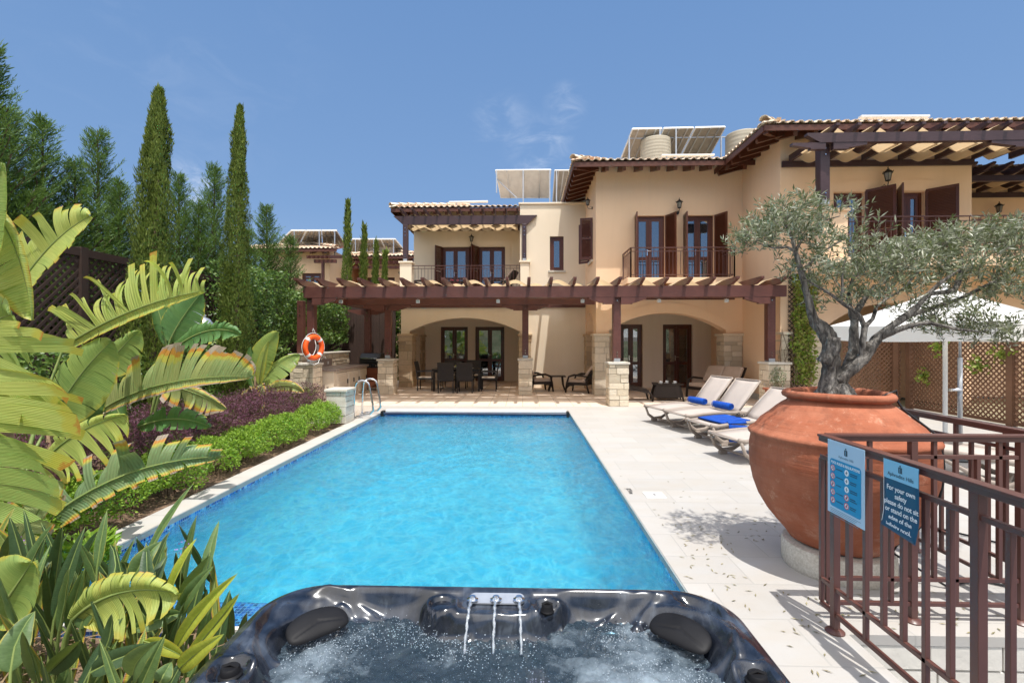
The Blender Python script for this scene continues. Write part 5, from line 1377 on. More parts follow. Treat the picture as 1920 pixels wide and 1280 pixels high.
# ================================================================ lifebuoy
M['orange'] = pm('orange_lifebuoy', (.95, .13, .02), (.85, .10, .015), 6, .35)
c = onY(588, 651, 11.8)
t = thing('lifebuoy', 'orange lifebuoy with white rope hanging on the left pergola post', 'lifebuoy', c)
rz_ = R(63); R1, r1 = .245, .062
def rp(a, rr=R1, off=0): return Vector((math.cos(a) * rr * math.cos(rz_), math.cos(a) * rr * math.sin(rz_) + off, math.sin(a) * rr * 1.06))
b = MB(); b.tube([rp(2 * PI * k / 40) for k in range(40)], r1, 14, closed=True); b.build('ring', M['orange'], t, world=False, smooth=True)
for q in range(4):
    a0 = PI / 4 + q * PI / 2; b = MB(); b.tube([rp(a0 - .12 + .24 * k / 6) for k in range(7)], r1 + .003, 14, caps=False); b.build('reflective_band', M['white_paint'], t, world=False, smooth=True)
b = MB(); pts = []
for k in range(64): a = 2 * PI * k / 64; pts.append(rp(a, R1 + r1 + .01 + .018 * abs(math.sin(2 * a + PI / 2)) , -.015))
b.tube(pts, .007, 5, closed=True)
b.tube([rp(PI / 2, R1 + r1), Vector((-.03, 0, .42)), Vector((-.02, .02, .47)), Vector((.02, .02, .38)), rp(PI / 2 - .25, R1 + r1)], .006, 5)
b.tube([rp(1.2, R1 - .05, -.07), rp(.4, R1 - .12, -.08), rp(-.4, R1 - .13, -.08), rp(-1.4, R1 - .07, -.07), rp(-2.2, R1, -.08)], .009, 6)
b.tube([rp(-1.9, R1 + r1, -.02), Vector((-.05, -.05, -.40)), Vector((.04, -.05, -.43)), Vector((.13, -.03, -.38)), rp(-.8, R1 + r1, -.02)], .007, 5)
b.build('rope', M['white_paint'], t, world=False, smooth=True)
# ================================================================ outdoor kitchen and barbecue
M['counter'] = pm('granite_counter', (.22, .17, .15), (.34, .27, .23), 30, .3, fine=.5)
M['cabinet'] = pm('cream_render_plain', (.66, .57, .45), (.60, .51, .40), 3, .8)
t = thing('outdoor_kitchen', 'outdoor kitchen counter with louvred cupboards under the pergola', 'kitchen counter', (-5.4, 13.9, 0))
kx0, kx1, ky0, ky1 = -5.75, -4.95, 12.62, 15.3
b = MB(); b.box(kx0, kx1 - .03, ky0, ky1, 0, .80); b.build('cabinet_body', M['cabinet'], t)
b = MB(); b.box(kx0 - .02, kx1 + .04, ky0 - .04, ky1 + .02, .80, .865); b.build('worktop', M['counter'], t, bevel=.01)
ys = [ky0 + .35, ky0 + 1.1, ky0 + 1.55, ky0 + 2.05, ky1 - .08]
for a, c in ((ky0 + .18, ky0 + .92), (ky0 + 1.0, ky0 + 1.42), (ky0 + 1.44, ky0 + 1.86), (ky0 + 1.95, ky0 + 2.55)):
    o = MB(); o.box(kx1 - .03, kx1 - .005, a, c, .08, .74); dd = o.build('cupboard_door', M['cabinet'], t, bevel=.004)
    l_ = MB(); z = .13
    while z < .68: l_.box(kx1 - .006, kx1 + .008, a + .05, c - .05, z, z + .035); z += .055
    l_.build('louvre', M['cabinet'], dd)
    h = MB(); h.box(kx1 + .0, kx1 + .03, c - .04, c - .02, .42, .54); h.build('handle', M['iron'], dd)
t = thing('stone_wall', 'low stone back wall behind the outdoor kitchen', 'wall', (-6.0, 14, 0))
stone_pier(t, 'stone_cladding', -6.12, -5.80, 12.55, 16.0, 0, 1.22, M['stone'], 41, .3, .2)
b = MB(); b.box(-6.16, -5.77, 12.5, 16.05, 1.221, 1.27); b.build('cap_stone', M['white_stone'], t, bevel=.01)
t = thing('splashback', 'brown tiled splashback with sockets behind the counter', 'splashback', (-5.78, 13.2, .9)); 
b = MB(); b.box(-5.77, -5.70, 12.7, 14.3, .87, 1.08); b.build('tiles', M['counter'], t)
for yy in (13.4, 14.0): b = MB(); b.box(-5.70, -5.69, yy - .04, yy + .04, .93, 1.01); b.build('socket', M['white_paint'], t)
t = thing('tap', 'slim steel tap on the kitchen counter', 'tap', (-5.5, 13.05, .865)); b = MB(); b.tube([(0, 0, 0), (0, 0, .26), (.02, 0, .30), (.10, 0, .30), (.13, 0, .25)], .012, 8); b.build('spout', M['chrome'], t, world=False, smooth=True)
b = MB(); b.tube([(0, .03, .04), (0, .09, .07)], .008, 6); b.build('lever', M['chrome'], t, world=False)
t = thing('floodlight', 'round floodlight standing on the back wall of the kitchen', 'lamp', (-5.86, 13.5, 1.27)); b = MB()
b.tube([(-.05, 0, .12), (.02, -.02, .12), (.05, -.03, .12), (.12, -.06, .12)], [.06, .08, .11, .12], 14); b.build('housing', M['galv'], t, world=False, smooth=True, autos=40)
b = MB(); b.tube([(0, 0, 0), (0, 0, .08)], .02, 8); b.build('stem', M['iron'], t, world=False)
by, bxx = 15.85, PX(700, 15.85)
t = thing('barbecue', 'black gas barbecue with closed rounded lid and copper coloured doors', 'barbecue', (bxx, by, 0), R(-8))
b = MB(); b.prism([(-.30, .0), (.30, .0), (.30, .10), (.22, .24), (.05, .31), (-.14, .30), (-.28, .16)], lambda u, v, d: (d, u, .90 + v), -.36, .36); b.build('lid', M['iron'], t, world=False, bevel=.015)
b = MB(); b.tube([(-.28, -.33, 1.04), (.28, -.33, 1.04)], .015, 8); b.build('lid_handle', M['chrome'], t, world=False)
b = MB(); b.box(-.36, .36, -.28, .28, .74, .89); b.build('firebox', M['iron'], t, world=False)
b = MB(); b.box(-.35, .35, -.26, .26, .10, .735); b.build('cart', pm('copper_brown_panel', (.22, .075, .04), (.16, .055, .03), 4, .35), t, world=False)
for s in (-1, 1):
    b = MB(); b.box(s * .37, s * .66, -.24, .24, .82, .85); b.build('side_shelf', M['iron'], t, world=False)
    b = MB(); b.tube([(s * .3, -.26, .06), (s * .3, -.2, .06)], .06, 12); b.build('wheel', M['iron'], t, world=False)
b = MB()
for k in range(4): b.tube([(-.25 + k * .16, -.285, .81), (-.25 + k * .16, -.32, .81)], .025, 10)
b.build('knob', M['chrome'], t, world=False)
# plant trough with climber pots handled with the plants
# deck drain plates and pool depth mark
t = thing('skimmer_cover', 'small square white skimmer cover in the deck right of the pool', 'cover', onZ(1227, 928, .001)); b = MB(); b.box(-.10, .10, -.10, .10, 0, .006); b.build('plate', M['white_paint'], t, world=False)
b = MB(); b.lathe([(.018, .0061), (.018, .008)], 10); b.build('finger_hole', M['iron'], t, world=False)
def text_mesh(txt, size, mat, name, parent, M4, align='CENTER', ext=.0006, bold=0.0, space=1.0):
    cu = bpy.data.curves.new(name, 'FONT'); cu.body = txt; cu.size = size; cu.align_x = align; cu.align_y = 'CENTER'; cu.extrude = ext; cu.offset = bold; cu.space_line = space
    o = bpy.data.objects.new(name, cu); COL.objects.link(o); dg = bpy.context.evaluated_depsgraph_get()
    me = bpy.data.meshes.new_from_object(o.evaluated_get(dg)); bpy.data.objects.remove(o); bpy.data.curves.remove(cu)
    me.materials.clear(); me.materials.append(mat); me.transform(M4)
    ob = bpy.data.objects.new(name, me); COL.objects.link(ob); ob.parent = parent
    return ob
c = onZ(1181, 920, .003)
t = thing('depth_marker', 'small dark depth marking on the deck beside the pool', 'marking', c)
M['ink'] = pm('dark_ink', (.03, .03, .035), None, 3, .7)
text_mesh('0.91m', .075, M['ink'], 'lettering', t, Matrix.Rotation(R(-90), 4, 'Z'))
# ================================================================ terracotta jar
PCX, PCY = 2.235, 3.52
def terramat():
    t = NT('terracotta'); co = t.coord(); s = t.n('ShaderNodeSeparateXYZ', {0: co})
    rings = t.noise(1.0, t.n('ShaderNodeCombineXYZ', {0: t.math('MULTIPLY', s.outputs[0], 1.2), 1: t.math('MULTIPLY', s.outputs[1], 1.2), 2: t.math('MULTIPLY', s.outputs[2], 26)}).outputs[0], 6, .6)
    col = t.mix(t.ramp(t.noise(3.2, co, 6, .65), [(.35, 0), (.68, 1)]), (.285, .092, .048), (.43, .165, .095))
    col = t.mix(t.ramp(rings, [(.4, 0), (.75, .6)]), col, (.34, .09, .04))
    col = t.mix(t.ramp(t.noise(9, co, 8, .8), [(.56, 0), (.74, .6)]), col, (.68, .43, .30))
    col = t.mix(t.ramp(t.noise(2.2, t.mapping(co, (1, 1, .5)), 7, .75), [(.52, 0), (.68, .55)]), col, (.27, .085, .045))
    col = t.mix(t.ramp(t.noise(60, co, 3, .7), [(.70, 0), (.76, .7)]), col, (.22, .08, .04))
    drip = t.noise(1.0, t.mapping(co, (14, 14, 1.1)), 6, .65); up_ = t.ramp(s.outputs[2], [(.15, 0), (.9, 1)])
    col = t.mix(t.math('MULTIPLY', t.ramp(drip, [(.50, 0), (.72, .6)]), up_), col, (.17, .065, .04))
    col = t.mix(t.math('MULTIPLY', t.ramp(t.noise(5, co, 8, .8), [(.50, 0), (.66, .55)]), t.ramp(s.outputs[2], [(.0, 1), (.35, 0)])), col, (.60, .42, .32))
    n = t.bump(t.noise(85, co, 4, .7), .5, .004, t.bump(rings, .6, .014, t.bump(t.noise(7, co, 4), .25, .03)))
    return t.done(t.bsdf(col, .86, 0, .22, n))
M['terra'] = terramat()
t = thing('terracotta_jar', 'huge round terracotta jar holding the old olive tree', 'plant pot', (PCX, PCY, .17))
prof = [(.26, .0), (.30, .02), (.335, .07), (.40, .14), (.455, .205), (.515, .30), (.555, .40), (.578, .50), (.586, .60), (.583, .68), (.572, .735),
        (.575, .75), (.588, .762), (.590, .775), (.578, .79), (.556, .80), (.54, .815), (.50, .865), (.45, .915), (.405, .955), (.365, .985), (.338, 1.003), (.330, 1.015), (.345, 1.024), (.366, 1.035), (.372, 1.053), (.362, 1.07), (.345, 1.078),
        (.322, 1.075), (.308, 1.06), (.304, 1.03), (.31, .96), (.02, .955)]
prof = [(r * (.965 if z < .9 else .935 if z < 1.0 else .925), z) for r, z in prof]
b = MB(); n_ = 96; vs = []
for (r, z) in prof:
    for k in range(n_):
        a = 2 * PI * k / n_; w = 1 + .008 * math.sin(3 * a + z * 4) + .005 * math.sin(7 * a + 9 * z); vs.append((r * w * math.cos(a), r * w * math.sin(a), z + .004 * math.sin(2 * a)))
fs = []
for i in range(len(prof) - 1):
    for k in range(n_): l = (k + 1) % n_; fs.append((i*n_+k, i*n_+l, (i+1)*n_+l, (i+1)*n_+k))
fs.append(tuple(range(n_))[::-1]); fs.append(tuple((len(prof)-1)*n_ + k for k in range(n_)))
b.add(vs, fs); b.build('jar_body', M['terra'], t, world=False, smooth=True, autos=70)
b = MB(); b.grid(lambda u, v: (.29 * v * math.cos(2*PI*u), .29 * v * math.sin(2*PI*u), .985 + .02 * math.sin(9*u*PI) * v * (1 - v)), 40, 8, uv=False); b.build('soil', M['earth'], t, world=False, smooth=True)
t = thing('round_plinth', 'round pale stone plinth under the terracotta jar', 'plinth', (PCX, PCY, 0))
b = MB(); b.lathe([(.335, 0), (.345, .02), (.345, .14), (.335, .165), (.32, .17), (.02, .17)], 64); b.build('stone_drum', M['white_stone'], t, world=False, smooth=True, autos=40)
t = thing('hose', 'thin black irrigation hose running down the jar and over the deck', 'hose', (PCX + .34, PCY - .15, 0)); b = MB()
def jr(z): 
    z -= .17
    for (r0, z0), (r1, z1) in zip(prof[:27], prof[1:28]):
        if z0 <= z <= z1: return r0 + (r1 - r0) * (z - z0) / max(1e-6, z1 - z0)
    return .37
pts = [(PCX + .2, PCY - .1, 1.20), (PCX + .33, PCY - .12, 1.262)]
for k in range(18):
    z = 1.20 - k * .06; r = max(jr(z), .30) + .014; a = R(-24 - k * .8); pts.append((PCX + r * math.cos(a), PCY + r * math.sin(a), z))
pts += [(PCX + .5, PCY - .3, .02), (PCX + .8, PCY - .2, .012), (PCX + 1.1, PCY - .42, .012), (PCX + 1.5, PCY - .2, .012), (PCX + 1.6, PCY + .3, .012), (PCX + 1.3, PCY + .7, .012)]
b.tube(pts, .008, 6); b.build('tube', M['iron'], t, smooth=True)
# ================================================================ stair railing
RX0, RYB = 1.72, 2.84; RT = 1.07
def rail_run(t, a, c, posts, low=(.24, .10), step=.118, second=.13, name='rail', flange=()):
    a = Vector((a[0], a[1], 0)); c = Vector((c[0], c[1], 0)); d = (c - a).normalized(); L = (c - a).length; up = Vector((0, 0, 1))
    b = MB(); b.bar(a + up * (RT - .008), c + up * (RT - .008), .052, .014); b.bar(a + up * (RT - .028), c + up * (RT - .028), .036, .026); b.build('top_rail', M['rail'], t, bevel=.002)
    for z in (RT - second,) + low:
        b = MB(); b.bar(a + up * z, c + up * z, .022, .022); b.build('lower_rail', M['rail'], t, bevel=.002)
    n = round(L / step); k = 0
    for i in range(0, n + 1):
        s = L * i / n; p = a + d * s
        ispost = i in posts
        if ispost: z0, z1, w = 0.0, RT - .041, .036
        else:
            m = i % 3
            z0 = low[1] + .011 if m == 0 else low[0] + .011
            z1 = RT - .041 if m == 2 else RT - second - .011
            w = .022
        b = MB(); b.bar(p + up * z0, p + up * z1, w, w, up=(d.x, d.y, 0)); b.build('post' if ispost else 'baluster', M['rail'], t, bevel=.002)
        if ispost and i in flange:
            b = MB(); b.lathe([(.048, .001), (.048, .008), (.036, .018), (.02, .024)], 20, p); b.build('flange', M['rail'], t, smooth=True, autos=40)
t = thing('stair_railing', 'brown steel railing beside the hot tub with two pool signs on it', 'railing', (RX0, RYB - .06, 0))
rail_run(t, (RX0, RYB), (RX0, RYB - 3.0), (1, 8, 16), flange=(1, 8, 16))
t = thing('stair_railing', 'brown steel railing across the back of the stairwell in front of the jar', 'railing', (2.3, RYB, 0))
rail_run(t, (RX0 + .03, RYB), (4.75, RYB), (4, 9, 16), flange=(4, 9, 16))
t = thing('stair_railing', 'brown steel railing running back from the stairwell toward the parasol', 'railing', (2.98, 3.5, 0))
rail_run(t, (3.0, RYB + .03), (3.0, 4.95), (0, 8, 17), flange=(8, 17))
# ================================================================ signs on the railing
xs_ = RX0 - .034
def sign_frame(p_tl, w):
    """matrix: u to the right as read (toward -Y), v up, n toward the pool"""
    return Matrix(((0, 0, -1, 0), (-1, 0, 0, 0), (0, 1, 0, 0), (0, 0, 0, 1)))
q = onX(1552.5, 822, xs_); q2 = onX(1621.5, 845, xs_); y0s, y1s = q.y, q2.y
W1 = y0s - y1s; z_top = q.z; z_bot = onX(1552.5, 956, xs_).z; H1 = z_top - z_bot
def flat(name, mat, par, y0, z0, pts, lift):
    """polygon in sign coords (u right, v down from top-left), laid 'lift' in front"""
    b = MB(); b.prism([(u, -v) for u, v in pts], lambda u, v, d: (xs_ - lift - d, y0 - u, z0 + v), 0, .0004); 
    return b.build(name, mat, par)
def rrect(u0, v0, u1, v1, r, n=5):
    out = []
    for (cx, cy, a0) in ((u1 - r, v0 + r, -90), (u1 - r, v1 - r, 0), (u0 + r, v1 - r, 90), (u0 + r, v0 + r, 180)):
        for k in range(n + 1): a = R(a0 + 90 * k / n); out.append((cx + r * math.cos(a), cy + r * math.sin(a)))
    return out
def circ(cx, cy, r, n=20): return [(cx + r * math.cos(2*PI*k/n), cy + r * math.sin(2*PI*k/n)) for k in range(n)]
def ringpoly(b, cx, cy, r0, r1, lift, y0, z0, n=22):
    f = lambda r, a: (xs_ - lift, y0 - cx - r * math.cos(a), z0 - cy - r * math.sin(a))
    for k in range(n):
        a, c = 2*PI*k/n, 2*PI*(k+1)/n; b.add([f(r0, a), f(r0, c), f(r1, c), f(r1, a)], [(0, 1, 2, 3)])
C = {k: pm('sign_' + k, v, None, 3, .45) for k, v in dict(pale=(.40, .58, .74), blue=(.0, .26, .52), white=(.75, .80, .84), red=(.62, .03, .06), dark=(.025, .06, .10), deep=(.008, .075, .16), sky=(.22, .52, .74), grey=(.12, .22, .30)).items()}
def txt(s, size, mat, par, y0, z0, u, v, lift=.0016, align='CENTER', bold=0.0, name='lettering', sx=1.0):
    M4 = Matrix.Translation(Vector((xs_ - lift, y0 - u, z0 - v)) - base_of(par)) @ Matrix(((0, 0, -1, 0), (-1, 0, 0, 0), (0, 1, 0, 0), (0, 0, 0, 1))) @ Matrix.Diagonal((sx, 1, 1, 1))
    return text_mesh(s, size, mat, name, par, M4, align, .0002, bold)
t = thing('rules_sign', 'white and blue pool rules poster tied to the railing', 'sign', (xs_, y0s, z_top), 0)
b = MB(); b.box(xs_ - .0012, xs_ + .0012, y1s, y0s, z_bot, z_top); b.build('board', C['pale'], t)
def logo(par, y0, z0, u, v, s, L=0):
    flat('logo', C['dark'], par, y0, z0, [(u - .5*s, v), (u + .5*s, v), (u + .5*s, v + 1.25*s), (u - .5*s, v + 1.25*s)], .0016 + L)
    flat('logo_top', C['dark'], par, y0, z0, circ(u, v - .25 * s, .2 * s, 10), .0016 + L)
    flat('logo_stripe', C['sky'], par, y0, z0, [(u - .1*s, v + .2*s), (u - .0*s, v + .2*s), (u - .0*s, v + 1.1*s), (u - .1*s, v + 1.1*s)], .0021 + L)
logo(t, y0s, z_top, W1 * .52, .032, .024)
txt('Aphrodite Hills', .019, C['grey'], t, y0s, z_top, W1 * .52, .077)
flat('panel', C['blue'], t, y0s, z_top, rrect(W1 * .07, .098, W1 * .92, .355, .018), .0014)
txt('POOL RULES & REGULATIONS', .0195, C['white'], t, y0s, z_top, W1 * .495, .117, lift=.0021, bold=.0004, sx=.86)
lw = W1
for k in range(5):
    v = .148 + k * .043
    for side, u in ((0, lw * .16), (1, lw * .545)):
        flat('pictogram', C['white'], t, y0s, z_top, circ(u, v, .0165), .0021)
        r_ = random.Random(k * 2 + side)
        ban = side == 0 or k >= 3
        fig = MB(); f = lambda a, c: (xs_ - .0028, y0s - u - a, z_top - v - c)
        fig.add([f(*p) for p in circ(.001 if side else -.003, -.007, .003, 10)], [tuple(range(10))])
        dx_ = r_.uniform(-.006, .006); fig.add([f(-.003, -.003), f(.003, -.003), f(.004 + dx_, .009), f(-.001 + dx_, .009)], [(0, 1, 2, 3)])
        fig.add([f(-.008, -.001 + dx_ * .3), f(.008, -.002), f(.008, .001), f(-.008, .002)], [(0, 1, 2, 3)])
        fig.build('pictogram_figure', C['dark'], t)
        if ban:
            rb = MB(); ringpoly(rb, u, v, .0135, .017, .0031, y0s, z_top)
            rb.add([f(-.011, .009), f(-.009, .011), f(.011, -.009), f(.009, -.011)], [(0, 1, 2, 3)]); rb.v = [(x - .0004, y, z) for x, y, z in rb.v]
            rb.build('ban_ring', C['red'], t)
        ln = MB()
        for q_ in range(2 if side else 1):
            L_ = lw * r_.uniform(.13, .2); vv = v + q_ * .010 - (.004 if side else 0)
            ln.box(xs_ - .0024, xs_ - .0020, y0s - u - .026 - L_, y0s - u - .026, z_top - vv - .0028, z_top - vv + .0028)
        ln.build('caption_line', C['deep'], t)
ln = MB()
for k in range(5):
    vv = .368 + k * .0085; ln.box(xs_ - .0018, xs_ - .0014, y0s - lw * rnd.uniform(.75, .93), y0s - lw * .08, z_top - vv - .0012, z_top - vv + .0012)
ln.build('small_print', C['grey'], t)
q = onX(1658, 858, xs_); q2 = onX(1723.5, 876, xs_); ya, yb_ = q.y, q2.y; W2 = ya - yb_; zt2 = q.z; zb2 = onX(1658, 985, xs_).z; H2 = zt2 - zb2
t = thing('safety_sign', 'dark blue safety sign with white lettering, curled at its bottom corner, on the railing', 'sign', (xs_, ya, zt2))
def bend(v):  # 0..1 from top
    return -.0 - .018 * max(0, v - .72) ** 1.5 * 6
b = MB(); b.grid(lambda u, v: (xs_ + bend(v) * (1), ya - W2 * u * (1), zt2 - H2 * v + (.02 * max(0, v - .9) * 10 * (.5 - u) if v > .9 else 0)), 10, 24, uv=False)
# split header and body by height
hd = MB(); hd.grid(lambda u, v: (xs_ - .0028, ya - W2 * u, zt2 - H2 * .27 * v), 6, 4, uv=False); hd.build('header', C['sky'], t)
o = b.build('board', C['deep'], t, smooth=True); m = o.modifiers.new('th', 'SOLIDIFY'); m.thickness = .001
logo(t, ya, zt2, W2 * .5, .020, .021, .0018); txt('Aphrodite Hills', .024, C['dark'], t, ya, zt2, W2 * .5, .062, lift=.0036)
ed = MB(); ed.tube([(xs_ + bend(k / 24) - .002, ya, zt2 - H2 * k / 24) for k in range(23)], .0012, 4); ed.build('edge_strip', C['white'], t)
for k, s_ in enumerate(('For your own', 'safety', 'please do not sit', 'or stand on the', 'edge of the', 'infinity pool.')):
    v = .125 + k * .0335; vn = v / H2
    M4o = bend(vn)
    M4 = Matrix.Translation(Vector((xs_ + M4o - .0022, ya - W2 * .5, zt2 - v)) - base_of(t)) @ Matrix(((0, 0, -1, 0), (-1, 0, 0, 0), (0, 1, 0, 0), (0, 0, 0, 1))) @ Matrix.Diagonal((.92, 1, 1, 1))
    text_mesh(s_, .0315, C['white'], 'lettering', t, M4, 'CENTER', .0002, .0006)
# ================================================================ hot tub
TX0, TX1, TY0, TY1, TZ = onZ(339, 1275, .43).x, onZ(1482, 1262, .43).x, .10, onZ(950, 1094, .43).y, .43
tcx, thx = (TX0 + TX1) / 2, (TX1 - TX0) / 2
WZ = TZ - .115
opx = [(507,1275),(525,1240),(551,1212),(585,1190),(620,1176),(670,1164),(720,1161),(756,1166),(782,1178),(805,1192),(830,1199),(880,1201),(942,1202),(1000,1201),(1025,1193),(1045,1181),(1070,1172),(1120,1168),(1160,1170),(1195,1177),(1230,1192),(1257,1209),(1290,1230),(1320,1256),(1345,1285)]
opts = [onZ(a, c, WZ) for a, c in opx]
ol = [(p.x, p.y) for p in opts]
ol = [(ol[0][0] - .03, ol[0][1] - .25), ] + ol + [(ol[-1][0] + .03, ol[-1][1] - .25)]
ol = [(ol[0][0] + .02, .45), (ol[0][0], 1.0)] + ol + [(ol[-1][0], 1.0), (ol[-1][0] - .02, .45)]
def seg_d(px_, py_, a, c):
    dx_, dy_ = c[0] - a[0], c[1] - a[1]; L2 = dx_*dx_ + dy_*dy_; t_ = max(0, min(1, ((px_ - a[0]) * dx_ + (py_ - a[1]) * dy_) / L2))
    return math.hypot(px_ - a[0] - t_ * dx_, py_ - a[1] - t_ * dy_)
def inside(px_, py_):
    r_ = False; n = len(ol)
    for i in range(n):
        a, c = ol[i], ol[(i + 1) % n]
        if (a[1] > py_) != (c[1] > py_) and px_ < (c[0] - a[0]) * (py_ - a[1]) / (c[1] - a[1]) + a[0]: r_ = not r_
    return r_
def sdist(px_, py_):
    d = min(seg_d(px_, py_, ol[i], ol[(i + 1) % len(ol)]) for i in range(len(ol)))
    return -d if inside(px_, py_) else d
def sm(a, c, x): x = max(0, min(1, (x - a) / (c - a))); return x * x * (3 - 2 * x)
cup1 = onZ(829, 1134, TZ - .02); cup2 = onZ(1026, 1140, TZ - .02); cup3 = onZ(432, 1259, TZ - .02); cup4 = onZ(1420, 1272, TZ - .02)
pil1 = onZ(594, 1168, TZ - .05); pil2 = onZ(1277, 1182, TZ - .05); pan = onZ(932, 1130, TZ - .03)
cen = Vector((tcx, 1.25, 0))
def pil_dir(p): d = (Vector((p.x, p.y, 0)) - cen).normalized(); return d
RC = .27
def rdg(*p): return [(onZ(a, c, TZ - .03).x, onZ(a, c, TZ - .03).y) for a, c in p]
RIDGES = [(rdg((560, 1106), (640, 1112), (700, 1124), (745, 1140), (775, 1163)), .020, .017), (rdg((1300, 1112), (1215, 1118), (1150, 1128), (1110, 1142), (1072, 1165)), .020, .017),
          (rdg((560, 1113), (515, 1140), (480, 1180), (470, 1215), (500, 1240)), .022, .016), (rdg((1310, 1122), (1352, 1155), (1378, 1195), (1385, 1230), (1360, 1255)), .022, .016),
          (rdg((640, 1122), (672, 1134), (690, 1150)), .014, .014), (rdg((1230, 1126), (1200, 1138), (1185, 1152)), .014, .014),
          (rdg((858, 1172), (890, 1160), (932, 1156), (972, 1160), (1005, 1172)), .016, .014), (rdg((420, 1205), (395, 1235), (378, 1275)), .014, .02), (rdg((1420, 1215), (1442, 1245), (1455, 1275)), .014, .02)]
def outer(px_, py_):
    """distance inside the rounded outer outline"""
    cyy = (TY0 + TY1) / 2; hy = (TY1 - TY0) / 2
    bow = .035 * (1 - ((px_ - tcx) / thx) ** 2)
    qx = abs(px_ - tcx) - (thx - RC); qy = abs(py_ - cyy) - (hy - RC)
    return -(min(max(qx, qy), 0) + math.hypot(max(qx, 0), max(qy, 0)) - RC)
def tub_z(px_, py_, s, do):
    # inner bowl to rim
    z = WZ + .002
    if s < 0: z = WZ - .30 * sm(0, .25, -s) - .01
    else:
        z = WZ - .01 + .105 * sm(-.0, .13, s) + .018 * sm(.1, .28, s)
        # flowing ridges following the bowl
        z += .020 * math.exp(-((s - .150) / .024) ** 2) - .012 * math.exp(-((s - .205) / .02) ** 2)
    z = min(z, TZ)
    kx = 1 - sm(.27, .36, abs(px_ - pan.x)); zc2 = TZ - .022; z = z * (1 - kx * sm(0, .05, s)) + zc2 * kx * sm(0, .05, s)
    # pillow recesses
    for p in (pil1, pil2):
        d = pil_dir(p); r_ = Vector((-d.y, d.x, 0)); w = Vector((px_ - p.x, py_ - p.y, 0)); a = w.dot(r_) / .145; c = w.dot(d) / .072
        rr = math.hypot(a, c)
        z -= .035 * (1 - sm(.8, 1.25, rr)); z += .014 * math.exp(-((rr - 1.42) / .16) ** 2)
    for p, R_ in ((cup1, .062), (cup2, .062), (cup3, .075), (cup4, .075)):
        rr = math.hypot(px_ - p.x, py_ - p.y)
        if rr < R_ * 1.8:
            k = (1 - sm(R_ * 1.1, R_ * 1.6, rr)) * sm(-.01, .03, s); z = z * (1 - k) + (TZ - .016) * k
            z += .016 * math.exp(-((rr - R_ * 1.08) / .010) ** 2); z -= .020 * (1 - sm(R_ * .62, R_ * .95, rr))
    # spout console between the cups
    wx_ = (px_ - pan.x) / .155; wy_ = (py_ - pan.y) / .05
    k = (1 - sm(.85, 1.1, abs(wx_))) * (1 - sm(.8, 1.3, abs(wy_))); z = z * (1 - k) + (TZ - .018 + (py_ - pan.y) * .25) * k
    # raised lip close to the outer edge, then roll over
    z += .010 * math.exp(-((do - .055) / .016) ** 2) * sm(.02, .05, s) - .006 * math.exp(-((do - .095) / .02) ** 2) * sm(.05, .09, s)
    # corner dish depressions
    for sx in (-1, 1):
        cxp, cyp = tcx + sx * (thx - .17), TY1 - .14; rr = math.hypot((px_ - cxp) / 1.3, py_ - cyp); z -= .010 * (1 - sm(.03, .075, rr))
    if s > -.02:
        for (rl, am, wd) in RIDGES:
            dd_ = min(seg_d(px_, py_, a_, c_) for a_, c_ in zip(rl[:-1], rl[1:]))
            if dd_ < .06: z += am * math.exp(-(dd_ / wd) ** 2)
    kk = 1 - sm(.035, .075, do); z = z * (1 - kk) + (TZ - .002) * kk
    z -= .05 * (1 - math.sqrt(max(0, 1 - (1 - min(1, do / .035)) ** 2)))
    return z
def acryl():
    t = NT('marbled_acrylic'); co = t.coord()
    w = t.mapping(co, (1.0, 2.2, 1.2), (.2, .1, .5))
    a = t.noise(1.5, w, 6, .55, 2.2); c = t.noise(6, t.mapping(co, (3.4, .8, 1), (0, 0, .15)), 6, .6, .8)
    f = t.math('ADD', t.math('MULTIPLY', a, .68), t.math('MULTIPLY', c, .36))
    col = t.ramp(f, [(.36, (.003, .004, .006)), (.50, (.010, .013, .021)), (.60, (.026, .032, .045)), (.70, (.075, .09, .115)), (.82, (.18, .20, .24))])
    sp = t.noise(180, co, 2, .5)
    col = t.mix(t.ramp(sp, [(.72, 0), (.78, .3)]), col, (.2, .23, .28))
    dst = t.ramp(t.noise(6, co, 7, .7), [(.52, 0), (.75, .22)])
    col = t.mix(dst, col, (.12, .13, .16))
    rg = t.math('MULTIPLY_ADD', t.noise(14, co, 5, .7), .26, .06)
    return t.done(t.bsdf(col, rg, 0, .6, None, **{'Coat Weight': .5, 'Coat Roughness': .08}))
M['acrylic'] = acryl()
T = thing('hot_tub', 'black and blue marbled hot tub full of bubbling water in the foreground', 'hot tub', (tcx, 1.2, -.45))
NX, NY = 212, 236
xs = [TX0 + (TX1 - TX0) * i / NX for i in range(NX + 1)]; ysg = [TY0 + (TY1 - TY0) * j / NY for j in range(NY + 1)]
vs = []; keep = []
for j in range(NY + 1):
    for i in range(NX + 1):
        x, y = xs[i], ysg[j]; do = outer(x, y)
        if do < 0:   # pull corner vertices back onto the outline
            cyy = (TY0 + TY1) / 2; hy = (TY1 - TY0) / 2
            ccx = tcx + math.copysign(thx - RC, x - tcx); ccy = cyy + math.copysign(hy - RC, y - cyy)
            v_ = Vector((x - ccx, y - ccy)).normalized() * RC; x, y = ccx + v_.x, ccy + v_.y; keep.append(do > -.02); do = 0
        else: keep.append(True)
        s = sdist(x, y) if y > 1.45 else (-.1 if inside(x, y) else .1)
        vs.append((x, y, tub_z(x, y, s, do)))
fs = []
